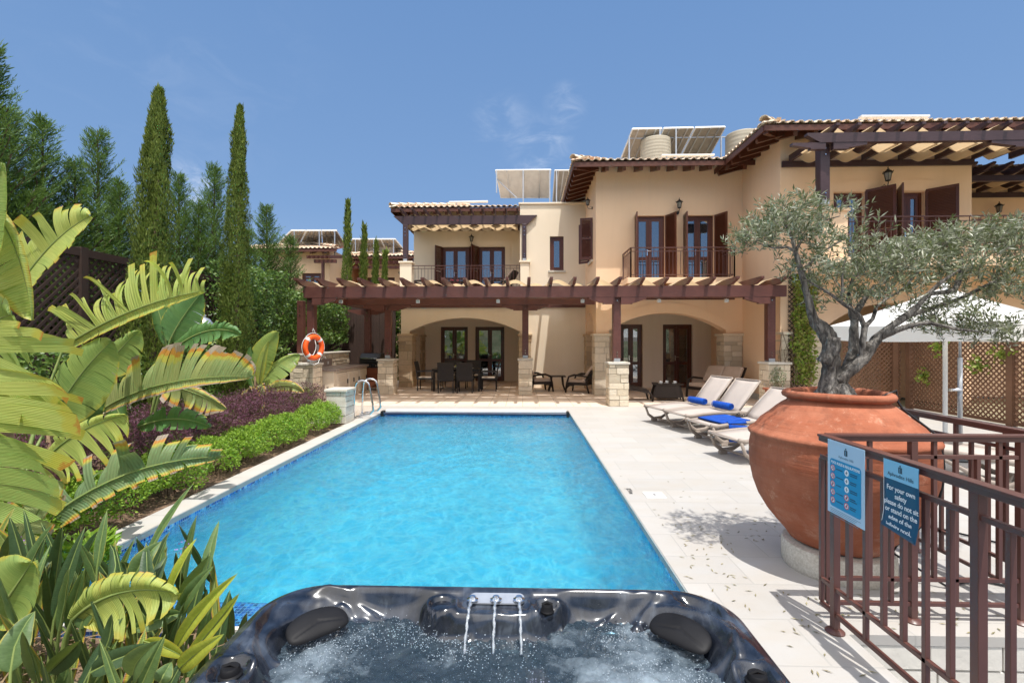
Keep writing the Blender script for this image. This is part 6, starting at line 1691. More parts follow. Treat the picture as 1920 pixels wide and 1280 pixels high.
for j in range(NY):
    for i in range(NX):
        a = j * (NX + 1) + i; f = (a, a + 1, a + NX + 2, a + NX + 1)
        if all(keep[k] for k in f): fs.append(f)
b = MB(); b.add(vs, fs); b.build('shell', M['acrylic'], T, smooth=True)
# skirt
def rr_pts(ins, n=10):
    out = []; cyy = (TY0 + TY1) / 2; hy = (TY1 - TY0) / 2; r = RC - ins
    for (sx, sy, a0) in ((1, 1, 0), (-1, 1, 90), (-1, -1, 180), (1, -1, 270)):
        for k in range(n + 1): a = R(a0 + 90 * k / n); out.append((tcx + sx * (thx - RC) + r * math.cos(a), cyy + sy * (hy - RC) + r * math.sin(a)))
    return out
b = MB(); P_ = rr_pts(.004); n = len(P_)
for k in range(n):
    p, q = P_[k], P_[(k + 1) % n]; b.add([(p[0], p[1], TZ - .048), (q[0], q[1], TZ - .048), (q[0], q[1], TZ - .09), (p[0], p[1], TZ - .09)], [(3, 2, 1, 0)])
b.build('rim_edge', M['acrylic'], T, smooth=True)
b = MB(); P_ = rr_pts(.05)
for k in range(n):
    p, q = P_[k], P_[(k + 1) % n]; b.add([(p[0], p[1], TZ - .085), (q[0], q[1], TZ - .085), (q[0], q[1], -.44), (p[0], p[1], -.44)], [(3, 2, 1, 0)])
b.build('cabinet', M['louvre'], T, smooth=True)
M['rubber'] = pm('black_rubber', (.006, .006, .007), (.013, .013, .015), 6, .55, .15, 120, .002, spec=.18)
for p in (pil1, pil2):
    d = pil_dir(p); r_ = Vector((-d.y, d.x, 0)); zc_ = TZ - .052
    def fn(u, v, p=p, d=d, r_=r_):
        th = 2 * PI * u; ph = v * PI / 2; k = math.cos(ph); a = math.cos(th); c = math.sin(th)
        ee = abs(a) ** .75 * (1 if a > 0 else -1); cc = abs(c) ** .75 * (1 if c > 0 else -1)
        z = zc_ + .026 * math.sin(ph) ** .8 - .006 * math.exp(-((cc * k + .25 + .15 * ee * ee) / .06) ** 2) * math.sin(ph)
        q = Vector((p.x, p.y, 0)) + r_ * (ee * k * .130) + d * (cc * k * .064 - .016 * ee * ee * k); z -= .4 * (-(q - Vector((p.x, p.y, 0))).dot(d)) 
        return (q.x, q.y, z)
    b = MB(); b.grid(fn, 48, 14, uv=False, closed_u=True); b.build('head_pillow', M['rubber'], T, smooth=True)
for p, r0 in ((cup2, .026), (cup3, .034), (cup4, .034)):
    b = MB(); b.lathe([(r0 * 1.15, 0), (r0 * 1.2, .008), (r0, .014), (r0 * .95, .030), (r0 * .8, .036), (.001, .034)], 28, (p.x, p.y, TZ - .036)); b.tube([(p.x - r0 * .9, p.y, TZ - .002), (p.x, p.y + .004, TZ + .006), (p.x + r0 * .9, p.y, TZ - .002)], .006, 6); b.build('control_knob', M['rubber'], T, smooth=True, autos=40)
b = MB(); b.lathe([(.05, 0), (.052, .006), (.046, .01), (.001, .008)], 32, (cup1.x, cup1.y, TZ - .034)); b.build('speaker_cover', M['acrylic'], T, smooth=True, autos=50)
# jets panel and water streams
b = MB(); poly = rrect(pan.x - .125, -.030, pan.x + .125, .030, .026, 6)
b.prism([(u, v) for u, v in poly], lambda u, v, d: (u, pan.y + v, TZ - .012 + v * .25 + d), 0, .006)
b.build('spout_panel', pm('polished_grey_panel', (.55, .57, .60), (.40, .42, .46), 6, .16, metal=.5), T)
def streammat():
    t = NT('falling_water'); g = t.n('ShaderNodeBsdfGlossy', {'Color': (1, 1, 1, 1), 'Roughness': .03}).outputs[0]; tr = t.n('ShaderNodeBsdfTransparent', {'Color': (.93, .97, 1, 1)}).outputs[0]
    lw_ = t.n('ShaderNodeLayerWeight', {'Blend': .45}).outputs[1]
    d = t.n('ShaderNodeBsdfDiffuse', {'Color': (.8, .85, .9, 1)}).outputs[0]
    m1 = t.n('ShaderNodeMixShader', {0: .14, 1: tr, 2: d}).outputs[0]
    return t.done(t.n('ShaderNodeMixShader', {0: t.math('MULTIPLY_ADD', lw_, .6, .12), 1: m1, 2: g}).outputs[0])
M['stream'] = streammat()
for k, pxx in enumerate((886, 930, 973)):
    c = onZ(pxx, 1126, TZ - .01)
    b = MB(); b.lathe([(.024, 0), (.026, .006), (.018, .010), (.014, .018), (.004, .018)], 22, (c.x, c.y, TZ - .006)); b.build('spout_nozzle', M['chrome'], T, smooth=True, autos=40)
    pts, rs = [], []
    for i in range(26):
        u = i / 25; yy = c.y - .015 - .20 * u; zz_ = TZ + .012 + .035 * u * (1 - u) * 2 - (TZ + .012 - WZ) * u * u
        pts.append((c.x + .0013 * math.sin(i * 1.1 + k) - .012 * u * (1 - k), yy, zz_)); rs.append((.0075 - .002 * u) * (1 + .32 * math.sin(i * 1.9 + k * 2)))
    b = MB(); b.tube(pts, rs, 10); b.build('water_stream', M['stream'], T, smooth=True)
# bubbling water
def tubwater():
    t = NT('bubbling_water'); p = t.pos()
    n1 = t.noise(9, p, 7, .66, .25); n2 = t.noise(1.7, t.mapping(p, (1, 1, 1), (0, 0, 0), (.35, 0, 0)), 3, .5); 
    f = t.math('ADD', t.math('MULTIPLY', n1, .75), t.math('MULTIPLY', n2, .55))
    foam = t.ramp(t.math('ADD', t.math('MULTIPLY', n1, .45), t.math('MULTIPLY', n2, .85)), [(.66, 0), (.78, .28), (.92, .6)])
    sp = t.ramp(t.n('ShaderNodeTexVoronoi', {'Vector': p, 'Scale': 95.0}).outputs['Distance'], [(.10, 1), (.20, 0)])
    foam = t.math('MAXIMUM', foam, t.math('MULTIPLY', sp, t.ramp(n2, [(.35, 0), (.6, .55)])))
    nr = t.bump(t.math('ADD', n1, t.math('MULTIPLY', t.noise(46, p, 4, .7), .35)), 1, .035)
    deep = t.bsdf((.025, .045, .065), .04, 0, .8, nr)
    tr = t.n('ShaderNodeBsdfTransparent', {'Color': (.35, .50, .58, 1)}).outputs[0]
    body = t.n('ShaderNodeMixShader', {0: .30, 1: deep, 2: tr}).outputs[0]
    white = t.bsdf((.42, .52, .60), .35, 0, .5, nr)
    return t.done(t.n('ShaderNodeMixShader', {0: foam, 1: body, 2: white}).outputs[0])
M['tubwater'] = tubwater()
from mathutils import noise as mn
def wz_(x, y):
    v = Vector((x, y, 0)); e = .5 + .5 * mn.noise(v * 2.2 + Vector((5, 2, 0)))
    return WZ + .010 * mn.noise(v * 14) + .012 * mn.noise(v * 32 + Vector((3, 1, 0))) * (0.3 + e) + .006 * mn.noise(v * 70)
b = MB(); wx0, wx1 = min(p[0] for p in ol) - .03, max(p[0] for p in ol) + .03; wy1 = max(p[1] for p in ol) + .03
b.grid(lambda u, v: ((wx0 + (wx1 - wx0) * u), .5 + (wy1 - .5) * v, wz_(wx0 + (wx1 - wx0) * u, .5 + (wy1 - .5) * v)), 240, 200, uv=False)
b.build('tub_water', M['tubwater'], T, smooth=True)
b = MB(); r_ = random.Random(5)
ico = [(0,0,1),(0,0,-1)] + [(math.cos(PI/3*k), math.sin(PI/3*k), 0) for k in range(6)]
icf = [(0, 2+k, 2+(k+1)%6) for k in range(6)] + [(1, 2+(k+1)%6, 2+k) for k in range(6)]
cnt = 0
while cnt < 3000:
    x, y = r_.uniform(wx0, wx1), r_.uniform(1.5, wy1)
    if not inside(x, y): continue
    e = mn.noise(Vector((x * 3.1, y * 3.1, 4))) + .3 * mn.noise(Vector((x * 11, y * 11, 2)))
    if r_.random() > .25 + e * 1.4: continue
    rr = r_.uniform(.0008, .0028) * (1.3 if r_.random() < .1 else 1); z = wz_(x, y) + (r_.random() ** 4) * .05
    b.add([(x + p[0] * rr, y + p[1] * rr, z + p[2] * rr) for p in ico], icf); cnt += 1
o = b.build('droplets', M['stream_drop'] if 'stream_drop' in M else pm('water_drops', (.42, .48, .54), (.3, .36, .42), 3, .05, spec=1.0), T, smooth=True); o['kind'] = 'stuff'
# ================================================================ foliage helpers
def leaf_quad(mb, p, d, n, L, W, fold=.0):
    """pointed leaf: base p, direction d, face normal n"""
    s = d.cross(n)
    if s.length < 1e-5: s = d.orthogonal()
    s.normalize(); n = s.cross(d).normalized()
    m = p + d * (L * .45); lift = n * (fold * W)
    k = len(mb.v)
    mb.v += [tuple(p), tuple(m + s * (W / 2) + lift), tuple(p + d * L), tuple(m - s * (W / 2) + lift)]
    mb.f.append((k, k + 1, k + 2, k + 3))
def rv(r):
    while True:
        v = Vector((r.uniform(-1, 1), r.uniform(-1, 1), r.uniform(-1, 1)))
        if .01 < v.length < 1: return v.normalized()
M['olive'] = leafmat('olive_leaves', [(.085, .105, .05), (.15, .17, .085), (.23, .25, .15), (.42, .43, .34), (.18, .19, .10)], .42, .18, .5)
M['cypress'] = leafmat('cypress_foliage', [(.055, .09, .014), (.12, .17, .026), (.24, .29, .055), (.075, .12, .02)], .7, .22)
M['conifer'] = leafmat('conifer_foliage', [(.035, .085, .022), (.07, .145, .036), (.13, .22, .06), (.05, .11, .03)], .6, .25)
M['ivy'] = leafmat('climber_leaves', [(.035, .075, .015), (.07, .14, .025), (.12, .21, .04), (.20, .28, .06)], .4, .3)
M['hedge'] = leafmat('box_hedge_leaves', [(.10, .20, .018), (.20, .34, .03), (.32, .48, .05), (.14, .25, .02)], .45, .35)
M['purple'] = leafmat('purple_leaves', [(.045, .010, .026), (.10, .022, .055), (.17, .055, .095), (.06, .014, .036)], .5, .25)
M['vine'] = leafmat('bright_vine_leaves', [(.12, .22, .03), (.24, .33, .05), (.34, .38, .07), (.18, .14, .04)], .4, .4)
def barkmat(name, c, d, s=18):
    t = NT(name); co = t.coord()
    n = t.noise(s, t.mapping(co, (1.6, 1.6, .45)), 8, .72, .7)
    col = t.ramp(n, [(.34, tuple(x * .22 for x in c)), (.48, c), (.66, d)])
    return t.done(t.bsdf(col, .9, 0, .2, t.bump(n, 1, .03, t.bump(t.noise(90, co, 3), .4, .004))))
M['bark_olive'] = barkmat('olive_bark', (.15, .135, .12), (.40, .37, .33))
M['bark'] = barkmat('brown_bark', (.11, .075, .05), (.24, .18, .13), 9)
# ================================================================ olive tree
ro = random.Random(11)
TY = PCY
t = thing('olive_tree', 'gnarled old olive tree with thin silvery crown growing in the terracotta jar', 'olive tree', (PX(1565, TY), TY, 1.15))
def br(pts): return [onY(a, c, TY + dy) for a, c, dy in pts]
def wig(P, amp, r, k=3):
    out = []
    for a, c in zip(P[:-1], P[1:]):
        for i in range(k): out.append(a.lerp(c, i / k) + (rv(r) * amp if (i or out) else Vector()))
    out.append(P[-1]); return out
tb = MB()
main = br([(1566, 752, 0), (1564, 734, 0), (1560, 700, 0), (1559, 672, -.01), (1556, 640, -.02), (1545, 622, -.02), (1528, 603, -.02), (1520, 580, -.03), (1513, 548, -.03), (1503, 514, -.04), (1491, 471, -.05)])
def sm_tube(P, R_, n=16, amp=.003):
    Q, RR = [], []; R_ = [x * .86 for x in R_]
    for i in range(len(P) - 1):
        for k in range(4): u = k / 4; Q.append(P[i].lerp(P[i+1], u)); RR.append(R_[i] + (R_[i+1] - R_[i]) * u)
    Q.append(P[-1]); RR.append(R_[-1]); s0 = len(tb.v); tb.tube(Q, RR, n)
    for k in range(s0, len(tb.v)):
        v = Vector(tb.v[k]); i = min(len(Q) - 1, (k - s0) // n); off = v - Q[i]; f = 1 + .30 * mn.noise(v * 16) + .16 * mn.noise(v * 45)
        a = math.atan2(off.y, off.x); f += .10 * math.sin(a * 5 + v.z * 14) * min(1, RR[i] / .05)
        tb.v[k] = tuple(Q[i] + off * f)
sm_tube(main, [.135, .112, .074, .060, .058, .055, .042, .030, .026, .022, .017], 28)
for pts, rr in (([(1566, 745, -.02), (1574, 717, -.02), (1590, 690, 0), (1600, 660, .03), (1600, 619, .05), (1606, 583, .06), (1622, 560, .08), (1640, 535, .09)], [.07, .06, .046, .038, .032, .026, .02, .012]),
                ([(1572, 715, -.03), (1590, 697, -.05), (1616, 675, -.07), (1634, 648, -.08), (1646, 632, -.08), (1675, 609, -.10), (1700, 592, -.1), (1721, 574, -.1), (1740, 552, -.08), (1765, 528, -.06), (1800, 505, -.02)], [.06, .052, .046, .040, .036, .026, .023, .02, .016, .013, .009]),
                ([(1646, 632, -.08), (1665, 626, -.1), (1692, 615, -.14), (1716, 608, -.18), (1741, 605, -.2), (1765, 610, -.2), (1790, 616, -.2), (1840, 622, -.2)], [.03, .026, .022, .019, .016, .013, .01, .006]),
                ([(1605, 690, -.06), (1617, 668, -.08), (1617, 640, -.1), (1621, 612, -.1), (1613, 594, -.1), (1597, 580, -.1), (1577, 566, -.1), (1560, 553, -.12), (1544, 543, -.12), (1521, 530, -.1), (1500, 515, -.1)], [.028, .024, .021, .019, .016, .014, .013, .011, .009, .007, .005]),
                ([(1577, 566, -.1), (1580, 545, -.1), (1579, 520, -.1), (1585, 490, -.1)], [.012, .011, .009, .006]),
                ([(1621, 612, -.1), (1636, 598, -.06), (1644, 575, -.02), (1662, 560, 0), (1690, 545, .05)], [.018, .015, .013, .01, .007]),
                ([(1545, 680, -.03), (1560, 655, -.06), (1562, 632, -.07)], [.06, .055, .05]),
                ([(1740, 552, -.08), (1790, 545, .1), (1801, 520, .15), (1803, 480, .15)], [.014, .02, .018, .012]),
                ([(1700, 592, -.1), (1740, 580, .1), (1800, 560, .2), (1860, 530, .25), (1920, 510, .25), (1985, 500, .25)], [.02, .018, .017, .014, .01, .006]),
                ([(1491, 471, -.05), (1475, 463, -.05), (1450, 465, -.05), (1420, 455, 0)], [.014, .01, .008, .004]),
                ([(1491, 471, -.05), (1485, 445, -.02), (1470, 415, 0), (1462, 385, .05)], [.015, .012, .008, .004]),
                ([(1491, 471, -.05), (1510, 440, .02), (1540, 415, .05), (1575, 405, .05)], [.013, .01, .007, .004]),
                ([(1503, 514, -.04), (1530, 480, 0), (1570, 455, .02), (1600, 440, .04)], [.012, .01, .007, .004]),
                ([(1600, 600, .05), (1590, 560, .1), (1600, 520, .12), (1640, 490, .15), (1690, 470, .15)], [.02, .016, .013, .01, .006]),
                ([(1690, 545, .05), (1730, 500, .1), (1760, 460, .12), (1790, 430, .12)], [.01, .01, .008, .005])):
    sm_tube(br(pts), rr, 12 if rr[0] < .05 else 20)
for k in range(7):   # flared roots at the soil
    a = k * .9 + .3; c = Vector((t.location.x, TY, 1.16)); d = Vector((math.cos(a), math.sin(a), 0)); sm_tube([c + d * .05 + Vector((0, 0, .12)), c + d * .11 + Vector((0, 0, .05)), c + d * .19 + Vector((0, 0, -.02))], [.05, .04, .018], 10)
tb.build('trunk', M['bark_olive'], t, smooth=True)
blobs = [(1425, 445, 38, 26, 1), (1470, 400, 48, 32, 1.5), (1440, 420, 40, 30, 1), (1500, 440, 52, 40, 1.6), (1545, 405, 48, 26, 1.2), (1570, 450, 55, 38, 1.2), (1520, 500, 48, 30, 1.0), (1560, 520, 55, 26, .8),
         (1610, 490, 50, 28, 1.0), (1650, 500, 60, 36, 1.3), (1680, 492, 50, 24, 1.2), (1720, 470, 50, 26, 1.5), (1770, 448, 52, 28, 1.9), (1830, 442, 55, 30, 2.0), (1890, 440, 55, 32, 2.0), (1950, 445, 60, 38, 1.7),
         (1740, 500, 70, 36, 1.6), (1810, 500, 75, 36, 1.7), (1880, 500, 70, 40, 1.7), (1640, 550, 60, 26, .7), (1700, 545, 60, 24, .7), (1860, 555, 60, 18, .6), (1790, 600, 45, 26, 1.2), (1840, 615, 50, 28, 1.2), (1885, 625, 42, 22, .9), (1760, 575, 35, 20, .6), (1900, 545, 40, 16, .5), (1960, 520, 50, 40, 1.2), (1590, 560, 40, 20, .3), (1545, 565, 20, 14, .12), (1400, 448, 18, 12, .35)]
lf, tw = MB(), MB()
for (px, py, rx, ry, den) in blobs:
    for k in range(int((35 if px > 1700 else 37) * den)):
        dv = rv(ro) * ro.random() ** .45; c = onY(px + rx * dv.x, py + ry * dv.z, TY)
        c.y += dv.y * (.30 + .0022 * rx) + (.1 if px > 1650 else 0)
        up = Vector((dv.x * .6, dv.y * .6, .65 + dv.z * .3)) + rv(ro) * .7; up.normalize()
        L = ro.uniform(.09, .19); prev = c - up * L * .5; bend = rv(ro) * .25; n = 7
        pts = [prev]
        for i in range(n): up2 = (up + bend * (i / n)).normalized(); pts.append(pts[-1] + up2 * (L / n))
        if ro.random() < .6: tw.tube(pts[::2], .0018, 3, caps=False)
        for i in range(1, n + 1):
            for sgn in (-1, 1):
                if ro.random() < .12: continue
                dd = (pts[i] - pts[i-1]).normalized(); sd = dd.cross(rv(ro)).normalized()
                d = (dd * .75 + sd * sgn * .8).normalized(); leaf_quad(lf, pts[i], d, rv(ro), ro.uniform(.036, .060), ro.uniform(.009, .0135), .15)
lf.build('crown', M['olive'], t); o = tw.build('twigs', M['bark_olive'], t); o['kind'] = 'stuff'
# ================================================================ trees
def cypress(name_label, x, y, h, r, seed, n=5200, lean=(0, 0), cat='cypress', group='slim cypresses in the garden', leafL=.10, top=.35, base=0):
    rr = random.Random(seed); t = thing('cypress_tree', name_label, cat, (x, y, base), 0, group)
    b = MB(); b.tube([(x, y, base), (x + lean[0] * .3, y, base + h * .3), (x + lean[0], y + lean[1], base + h * .85)], [r * .22, r * .15, .02], 8); b.build('trunk', M['bark'], t, smooth=True)
    lf = MB(); up = Vector((0, 0, 1))
    lobes = [(rr.uniform(0, 2 * PI), rr.uniform(.05, 1), rr.uniform(.1, .25)) for _ in range(26)]
    for k in range(n):
        u = rr.random() ** .85; a = rr.uniform(0, 2 * PI)
        prof = min(1, (u / .10) ** .5 * .9 + .1) * (1 - u ** 1.7 * .80) if u < .90 else (1 - u) / .10 * .30 + .03
        bump = 1 + .16 * math.sin(a * 3 + u * 17 + seed) + .12 * math.sin(a * 5 - u * 31) + .42 * mn.noise(Vector((math.cos(a) * 1.5, math.sin(a) * 1.5, u * h * 1.6 + seed)))
        rad = r * prof * bump * (rr.random() ** .22)
        c = Vector((x + lean[0] * u ** 2 + rad * math.cos(a), y + lean[1] * u ** 2 + rad * math.sin(a), base + u * h))
        out = Vector((math.cos(a), math.sin(a), 0))
        d = (up * (rr.uniform(.8, 1.4) + 1.3 * u * u) + out * rr.uniform(.15, .75) + rv(rr) * .25).normalized()
        L = leafL * rr.uniform(.7, 1.5) * (1.0 + .5 * max(0, u - .72) / .28) * (1.7 if rr.random() < .03 else 1)
        for q in range(3):
            leaf_quad(lf, c + rv(rr) * L * .2, (d + rv(rr) * .38).normalized(), (out + rv(rr) * .6), L * rr.uniform(.6, 1), L * .20)
    lf.build('crown', M['cypress'], t); return t
pA = onX(280, 640, -6.05); cypress('tall cypress with bent tip, left of the two in front of the lattice fence', -6.05, pA.y, 1.6 + 478 * pA.y / FOC, .40, 3, 19000, (.16, 0), top=.3, leafL=.058)
pB = onX(440, 640, -5.95); cypress('tall slim cypress, right of the two in front of the lattice fence', -5.95, pB.y, 1.6 + 444 * pB.y / FOC, .31, 8, 17000, (.12, 0), leafL=.058)
for k, (px, pt, lab) in enumerate(((649, 380, 'tallest of the four distant slim cypresses above the pergola'), (680, 428, 'second distant slim cypress, just right of the tallest one'), (702, 456, 'third distant slim cypress, behind the pergola beam'), (719, 474, 'shortest distant slim cypress beside the upper terrace pier'))):
    Yc = 19.5 + k * .8; x = PX(px, Yc); h = PZ(px, pt, Yc); cypress(lab, x, Yc, h, .27 - .02 * k, 20 + k, 3600, (.08, 0), group='distant slim cypresses', leafL=.11)
def conifer_mesh(seed, h=6.5, r=2.25, nb=185):
    rr = random.Random(seed); lf, wd = MB(), MB()
    wd.tube([(0, 0, 0), (.03, 0, h * .5), (0, 0, h)], [.10, .06, .01], 6)
    for k in range(nb):
        u = (k + rr.random()) / nb; z = .3 + (h - .45) * u; a = k * 2.4 + rr.uniform(-.5, .5); L = (r * (1 - u) ** .95 + .16) * rr.uniform(.4, 1.3)
        d = Vector((math.cos(a), math.sin(a), .28 + .95 * u)); d.normalize()
        pts = [Vector((0, 0, z))]
        n = max(4, int(L / .11)); ben = Vector((0, 0, .10 * (1 - u)))
        for i in range(n): dd = (d + ben * math.sin(i / n * 3) + Vector((0, 0, .25 * i / n))).normalized(); pts.append(pts[-1] + dd * (L / n))
        wd.tube(pts[:max(2, n - 1)], [.02 * (1 - u) + .006] * max(2, n - 1), 3, caps=False)
        for i in range(1, n + 1):
            t_ = (pts[i] - pts[i-1]).normalized(); s = t_.cross(Vector((0, 0, 1))).normalized()
            for sg in (-1, 1):
                for q in range(2):
                    dr = (t_ * rr.uniform(.7, 1.1) + s * sg * rr.uniform(.45, .9) + Vector((0, 0, rr.uniform(-.15, .35)))).normalized()
                    SL = rr.uniform(.13, .30) * (1.0 - .45 * i / n); c = pts[i] + rv(rr) * .03
                    # feathery frond: five slim blades along a small stem
                    sd = dr.cross(Vector((0, 0, 1)) + rv(rr) * .4).normalized()
                    for w in range(5):
                        pp = c + dr * SL * (w / 5); bl = (dr + sd * (.75 if w % 2 else -.75) * (1 - w / 6) + rv(rr) * .15).normalized()
                        leaf_quad(lf, pp, bl, Vector((0, 0, 1)) + rv(rr) * .7, SL * .62, SL * .105)
    return lf, wd
protos = []
for sd in (1, 2, 3):
    protos.append(conifer_mesh(sd * 13))
def mesh_of(mb, name, mat):
    me = bpy.data.meshes.new(name); me.from_pydata(mb.v, [], mb.f); me.materials.append(mat); me.update(); return me
pm_ = [(mesh_of(a, 'crown', M['conifer']), mesh_of(c, 'trunk', M['bark'])) for a, c in protos]
cons = [(-14, 84, -8.3, .8, 'leggy conifer cut off at the left photo edge'), (14, 205, -8.8, .85, 'feathery conifer at the left edge above the big leaves'), (80, 222, -8.4, 1.0, 'feathery conifer with a long bare leader left of the bent cypress'), (140, 300, -8.2, .95, 'lower bushy conifer above the fence post'),
        (183, 245, -8.8, .9, 'conifer with thin wispy leader just left of the bent cypress'), (225, 340, -8.0, 1.0, 'low bushy conifer directly behind the bent cypress'), (335, 325, -8.6, .9, 'conifer leaning right between the two tall cypresses'), (372, 380, -8.0, 1.0, 'dense low conifer between the two tall cypresses'), (402, 312, -8.9, .9, 'conifer with thin leader just left of the slim cypress'),
        (500, 385, -8.0, 1.05, 'spreading conifer right of the slim cypress'), (545, 445, -7.6, 1.0, 'low spreading conifer reaching toward the distant houses'), (465, 430, -7.7, 1.0, 'dense conifer directly behind the slim cypress'), (285, 400, -7.8, 1.0, 'dense dark conifer low behind the lattice fence'), (60, 360, -7.9, 1.1, 'dense dark conifer low at the left above the fence'), (110, 390, -8.0, 1.1, 'dark green conifer filling the gap above the fence post')]
rc = random.Random(4)
for i, (px, pt, X_, wsc, lab) in enumerate(cons):
    q = onX(px, pt, X_); h = q.z; cr, tr = pm_[i % 3]
    t = thing('conifer_tree', lab + ' behind the fence' if 'fence' not in lab else lab, 'conifer', (X_, q.y, 0), rc.uniform(0, 6.28), 'feathery conifers behind the lattice fence')
    for nm, me in (('crown', cr), ('trunk', tr)):
        o = bpy.data.objects.new(nm, me); COL.objects.link(o); o.parent = t
        k = h / 6.5; o.scale = (k * wsc * 1.0, k * wsc * 1.0, k)
# ================================================================ lattice fences
def lattice(label, p0, p1, z0, z1, mat, posts, step=.11, frame=.06, slat=.030):
    p0 = Vector((p0[0], p0[1], 0)); p1 = Vector((p1[0], p1[1], 0)); d = (p1 - p0).normalized(); L = (p1 - p0).length; nr = Vector((-d.y, d.x, 0)); H = z1 - z0
    t = thing('lattice_fence', label, 'fence', ((p0 + p1) / 2).to_tuple())
    def mp(u, v, e): q = p0 + d * u + nr * e; return (q.x, q.y, v)
    for layer, sg in ((0, 1), (1, -1)):
        b = MB(); k = -H
        while k < L + H:
            # slat line u = k + sg*(v)
            ua, va, ub, vb = (k, 0, k + H, H) if sg > 0 else (k + H, 0, k, H)
            def clip(ua, va, ub, vb):
                du = ub - ua; ts = [0, 1]
                lo, hi = 0, 1
                for lim in (0, L):
                    tt_ = (lim - ua) / du
                    if lim == 0: (lo, hi) = (max(lo, tt_), hi) if du > 0 else (lo, min(hi, tt_))
                    else: (lo, hi) = (lo, min(hi, tt_)) if du > 0 else (max(lo, tt_), hi)
                return lo, hi
            lo, hi = clip(ua, va, ub, vb)
            if hi - lo > .02:
                a_ = (ua + (ub - ua) * lo, va + (vb - va) * lo); c_ = (ua + (ub - ua) * hi, va + (vb - va) * hi)
                w = slat * .707
                dx_, dy_ = (c_[0] - a_[0]), (c_[1] - a_[1]); l_ = math.hypot(dx_, dy_); nx, ny = -dy_ / l_ * slat / 2, dx_ / l_ * slat / 2
                b.prism([(a_[0] - nx, z0 + a_[1] - ny), (c_[0] - nx, z0 + c_[1] - ny), (c_[0] + nx, z0 + c_[1] + ny), (a_[0] + nx, z0 + a_[1] + ny)], mp, -.009 + layer * .010, 0.0 + layer * .010)
            k += step
        b.build('lattice_panel', mat, t)
    b = MB()
    for z in (z0, z1): b.prism([(0, z - frame / 2), (L, z - frame / 2), (L, z + frame / 2), (0, z + frame / 2)], mp, -.03, .03)
    b.build('frame', mat, t)
    for u in posts:
        b = MB(); b.prism([(u - .06, 0), (u + .06, 0), (u + .06, z1 + .08), (u - .06, z1 + .08)], mp, -.055, .055); b.build('post', mat, t)
    return t
lattice('brown diagonal lattice fence running beside the parasol', (9.2, 4.6), (9.2, 11.9), .06, 1.98, M['lattice'], (.1, 2.4, 4.8, 7.2))
lattice('brown diagonal lattice screen between the stone pier and the corner post', (7.75, 11.95), (9.1, 11.95), .06, 1.98, M['lattice'], (1.2,))
q = onX(95, 462, -6.75)
lattice('dark old lattice fence with heavy posts behind the giant leaves', (-6.75, -.5), (-6.75, 17.6), .5, q.z, M['lattice_dark'], [.5 + 2.4 * k for k in range(8)], .13, .12, .042)
t = thing('garden_wall', 'low pale rendered wall under the dark lattice fence', 'wall', (-6.75, 8, 0)); b = MB(); b.box(-6.85, -6.65, -1, 17.8, 0, .46); b.build('wall', M['stucco_l'], t)
t = thing('garden_wall', 'short pale planter wall beside the timber step at the pillar', 'wall', (-5.4, 9.9, 0)); b = MB(); q = onZ(527, 753); b.box(q.x - .15, q.x + .25, q.y, q.y + .3, 0, .22); b.build('wall', M['stucco_l'], t, bevel=.01)
t = thing('timber_sleeper', 'dark timber step edge between the garden bed and the kitchen', 'timber step', (-4.6, 11, 0)); a_ = onZ(545, 752, .0); c_ = onZ(618, 752, 0); b = MB(); b.box(PX(545, 11.2), PX(619, 11.2), 11.2, 11.35, 0, .14); b.build('beam', M['wood_dark'], t, bevel=.01)
# dark boarded screen behind the kitchen
t = thing('board_fence', 'dark vertical board screen behind the outdoor kitchen under the ivy', 'fence', (-6.3, 17.6, 0)); b = MB(); x = -7.9
while x < -4.7: b.box(x, x + .115, 17.62 + rnd.uniform(-.01, .01), 17.65, .1, 3.0); x += .12
b.build('boards', M['lattice_dark'], t)
# ================================================================ leafy masses
def leafy(mb, fn, n, L, W, rr, jitter=.5, nrm=None):
    for _ in range(n):
        p, nn = fn(rr); d = (nn * .35 + rv(rr) * .8 + Vector((0, 0, .1))).normalized(); leaf_quad(mb, Vector(p), d, nn + rv(rr) * jitter, L * rr.uniform(.7, 1.3), W * rr.uniform(.7, 1.3), .1)
def wall_mass(x0, x1, y0, y1, z0, z1, side='x', amp=.25, seed=0, dens=None):
    """bumpy vertical sheet of leaves; side 'x' faces +X at x1, 'y' faces -Y at y0"""
    def f(r):
        u, v = r.random(), r.random(); z = z0 + (z1 - z0) * v
        if side == 'x':
            y = y0 + (y1 - y0) * u; k = mn.noise(Vector((y * 1.6, z * 1.6, seed))) * amp + mn.noise(Vector((y * 5, z * 5, seed + 3))) * amp * .5; top = (z1 - z) < .3
            return (x1 - (x1 - x0) * r.random() ** 3 * .8 + k, y, z + k * .3), Vector((1, -.3, .5))
        x = x0 + (x1 - x0) * u; k = mn.noise(Vector((x * 1.6, z * 1.6, seed))) * amp + mn.noise(Vector((x * 5, z * 5, seed + 3))) * amp * .5
        return (x, y0 + (y1 - y0) * r.random() ** 3 * .8 - k, z + k * .3), Vector((0, -1, .5))
    return f
def mass(name, label, cat, f, n, L, W, mat, seed, loc, group=None):
    rr = random.Random(seed); t = thing(name, label, cat, loc, 0, group); b = MB(); leafy(b, f, n, L, W, rr); b.build('foliage', M[mat], t); return t
mass('ivy_hedge', 'tall dark green climber covering the fence left of the pergola', 'climber', wall_mass(-6.9, -6.25, 9.9, 12.6, .2, 3.35, 'x', .25, 1), 9000, .075, .055, 'ivy', 51, (-6.5, 11, 0))
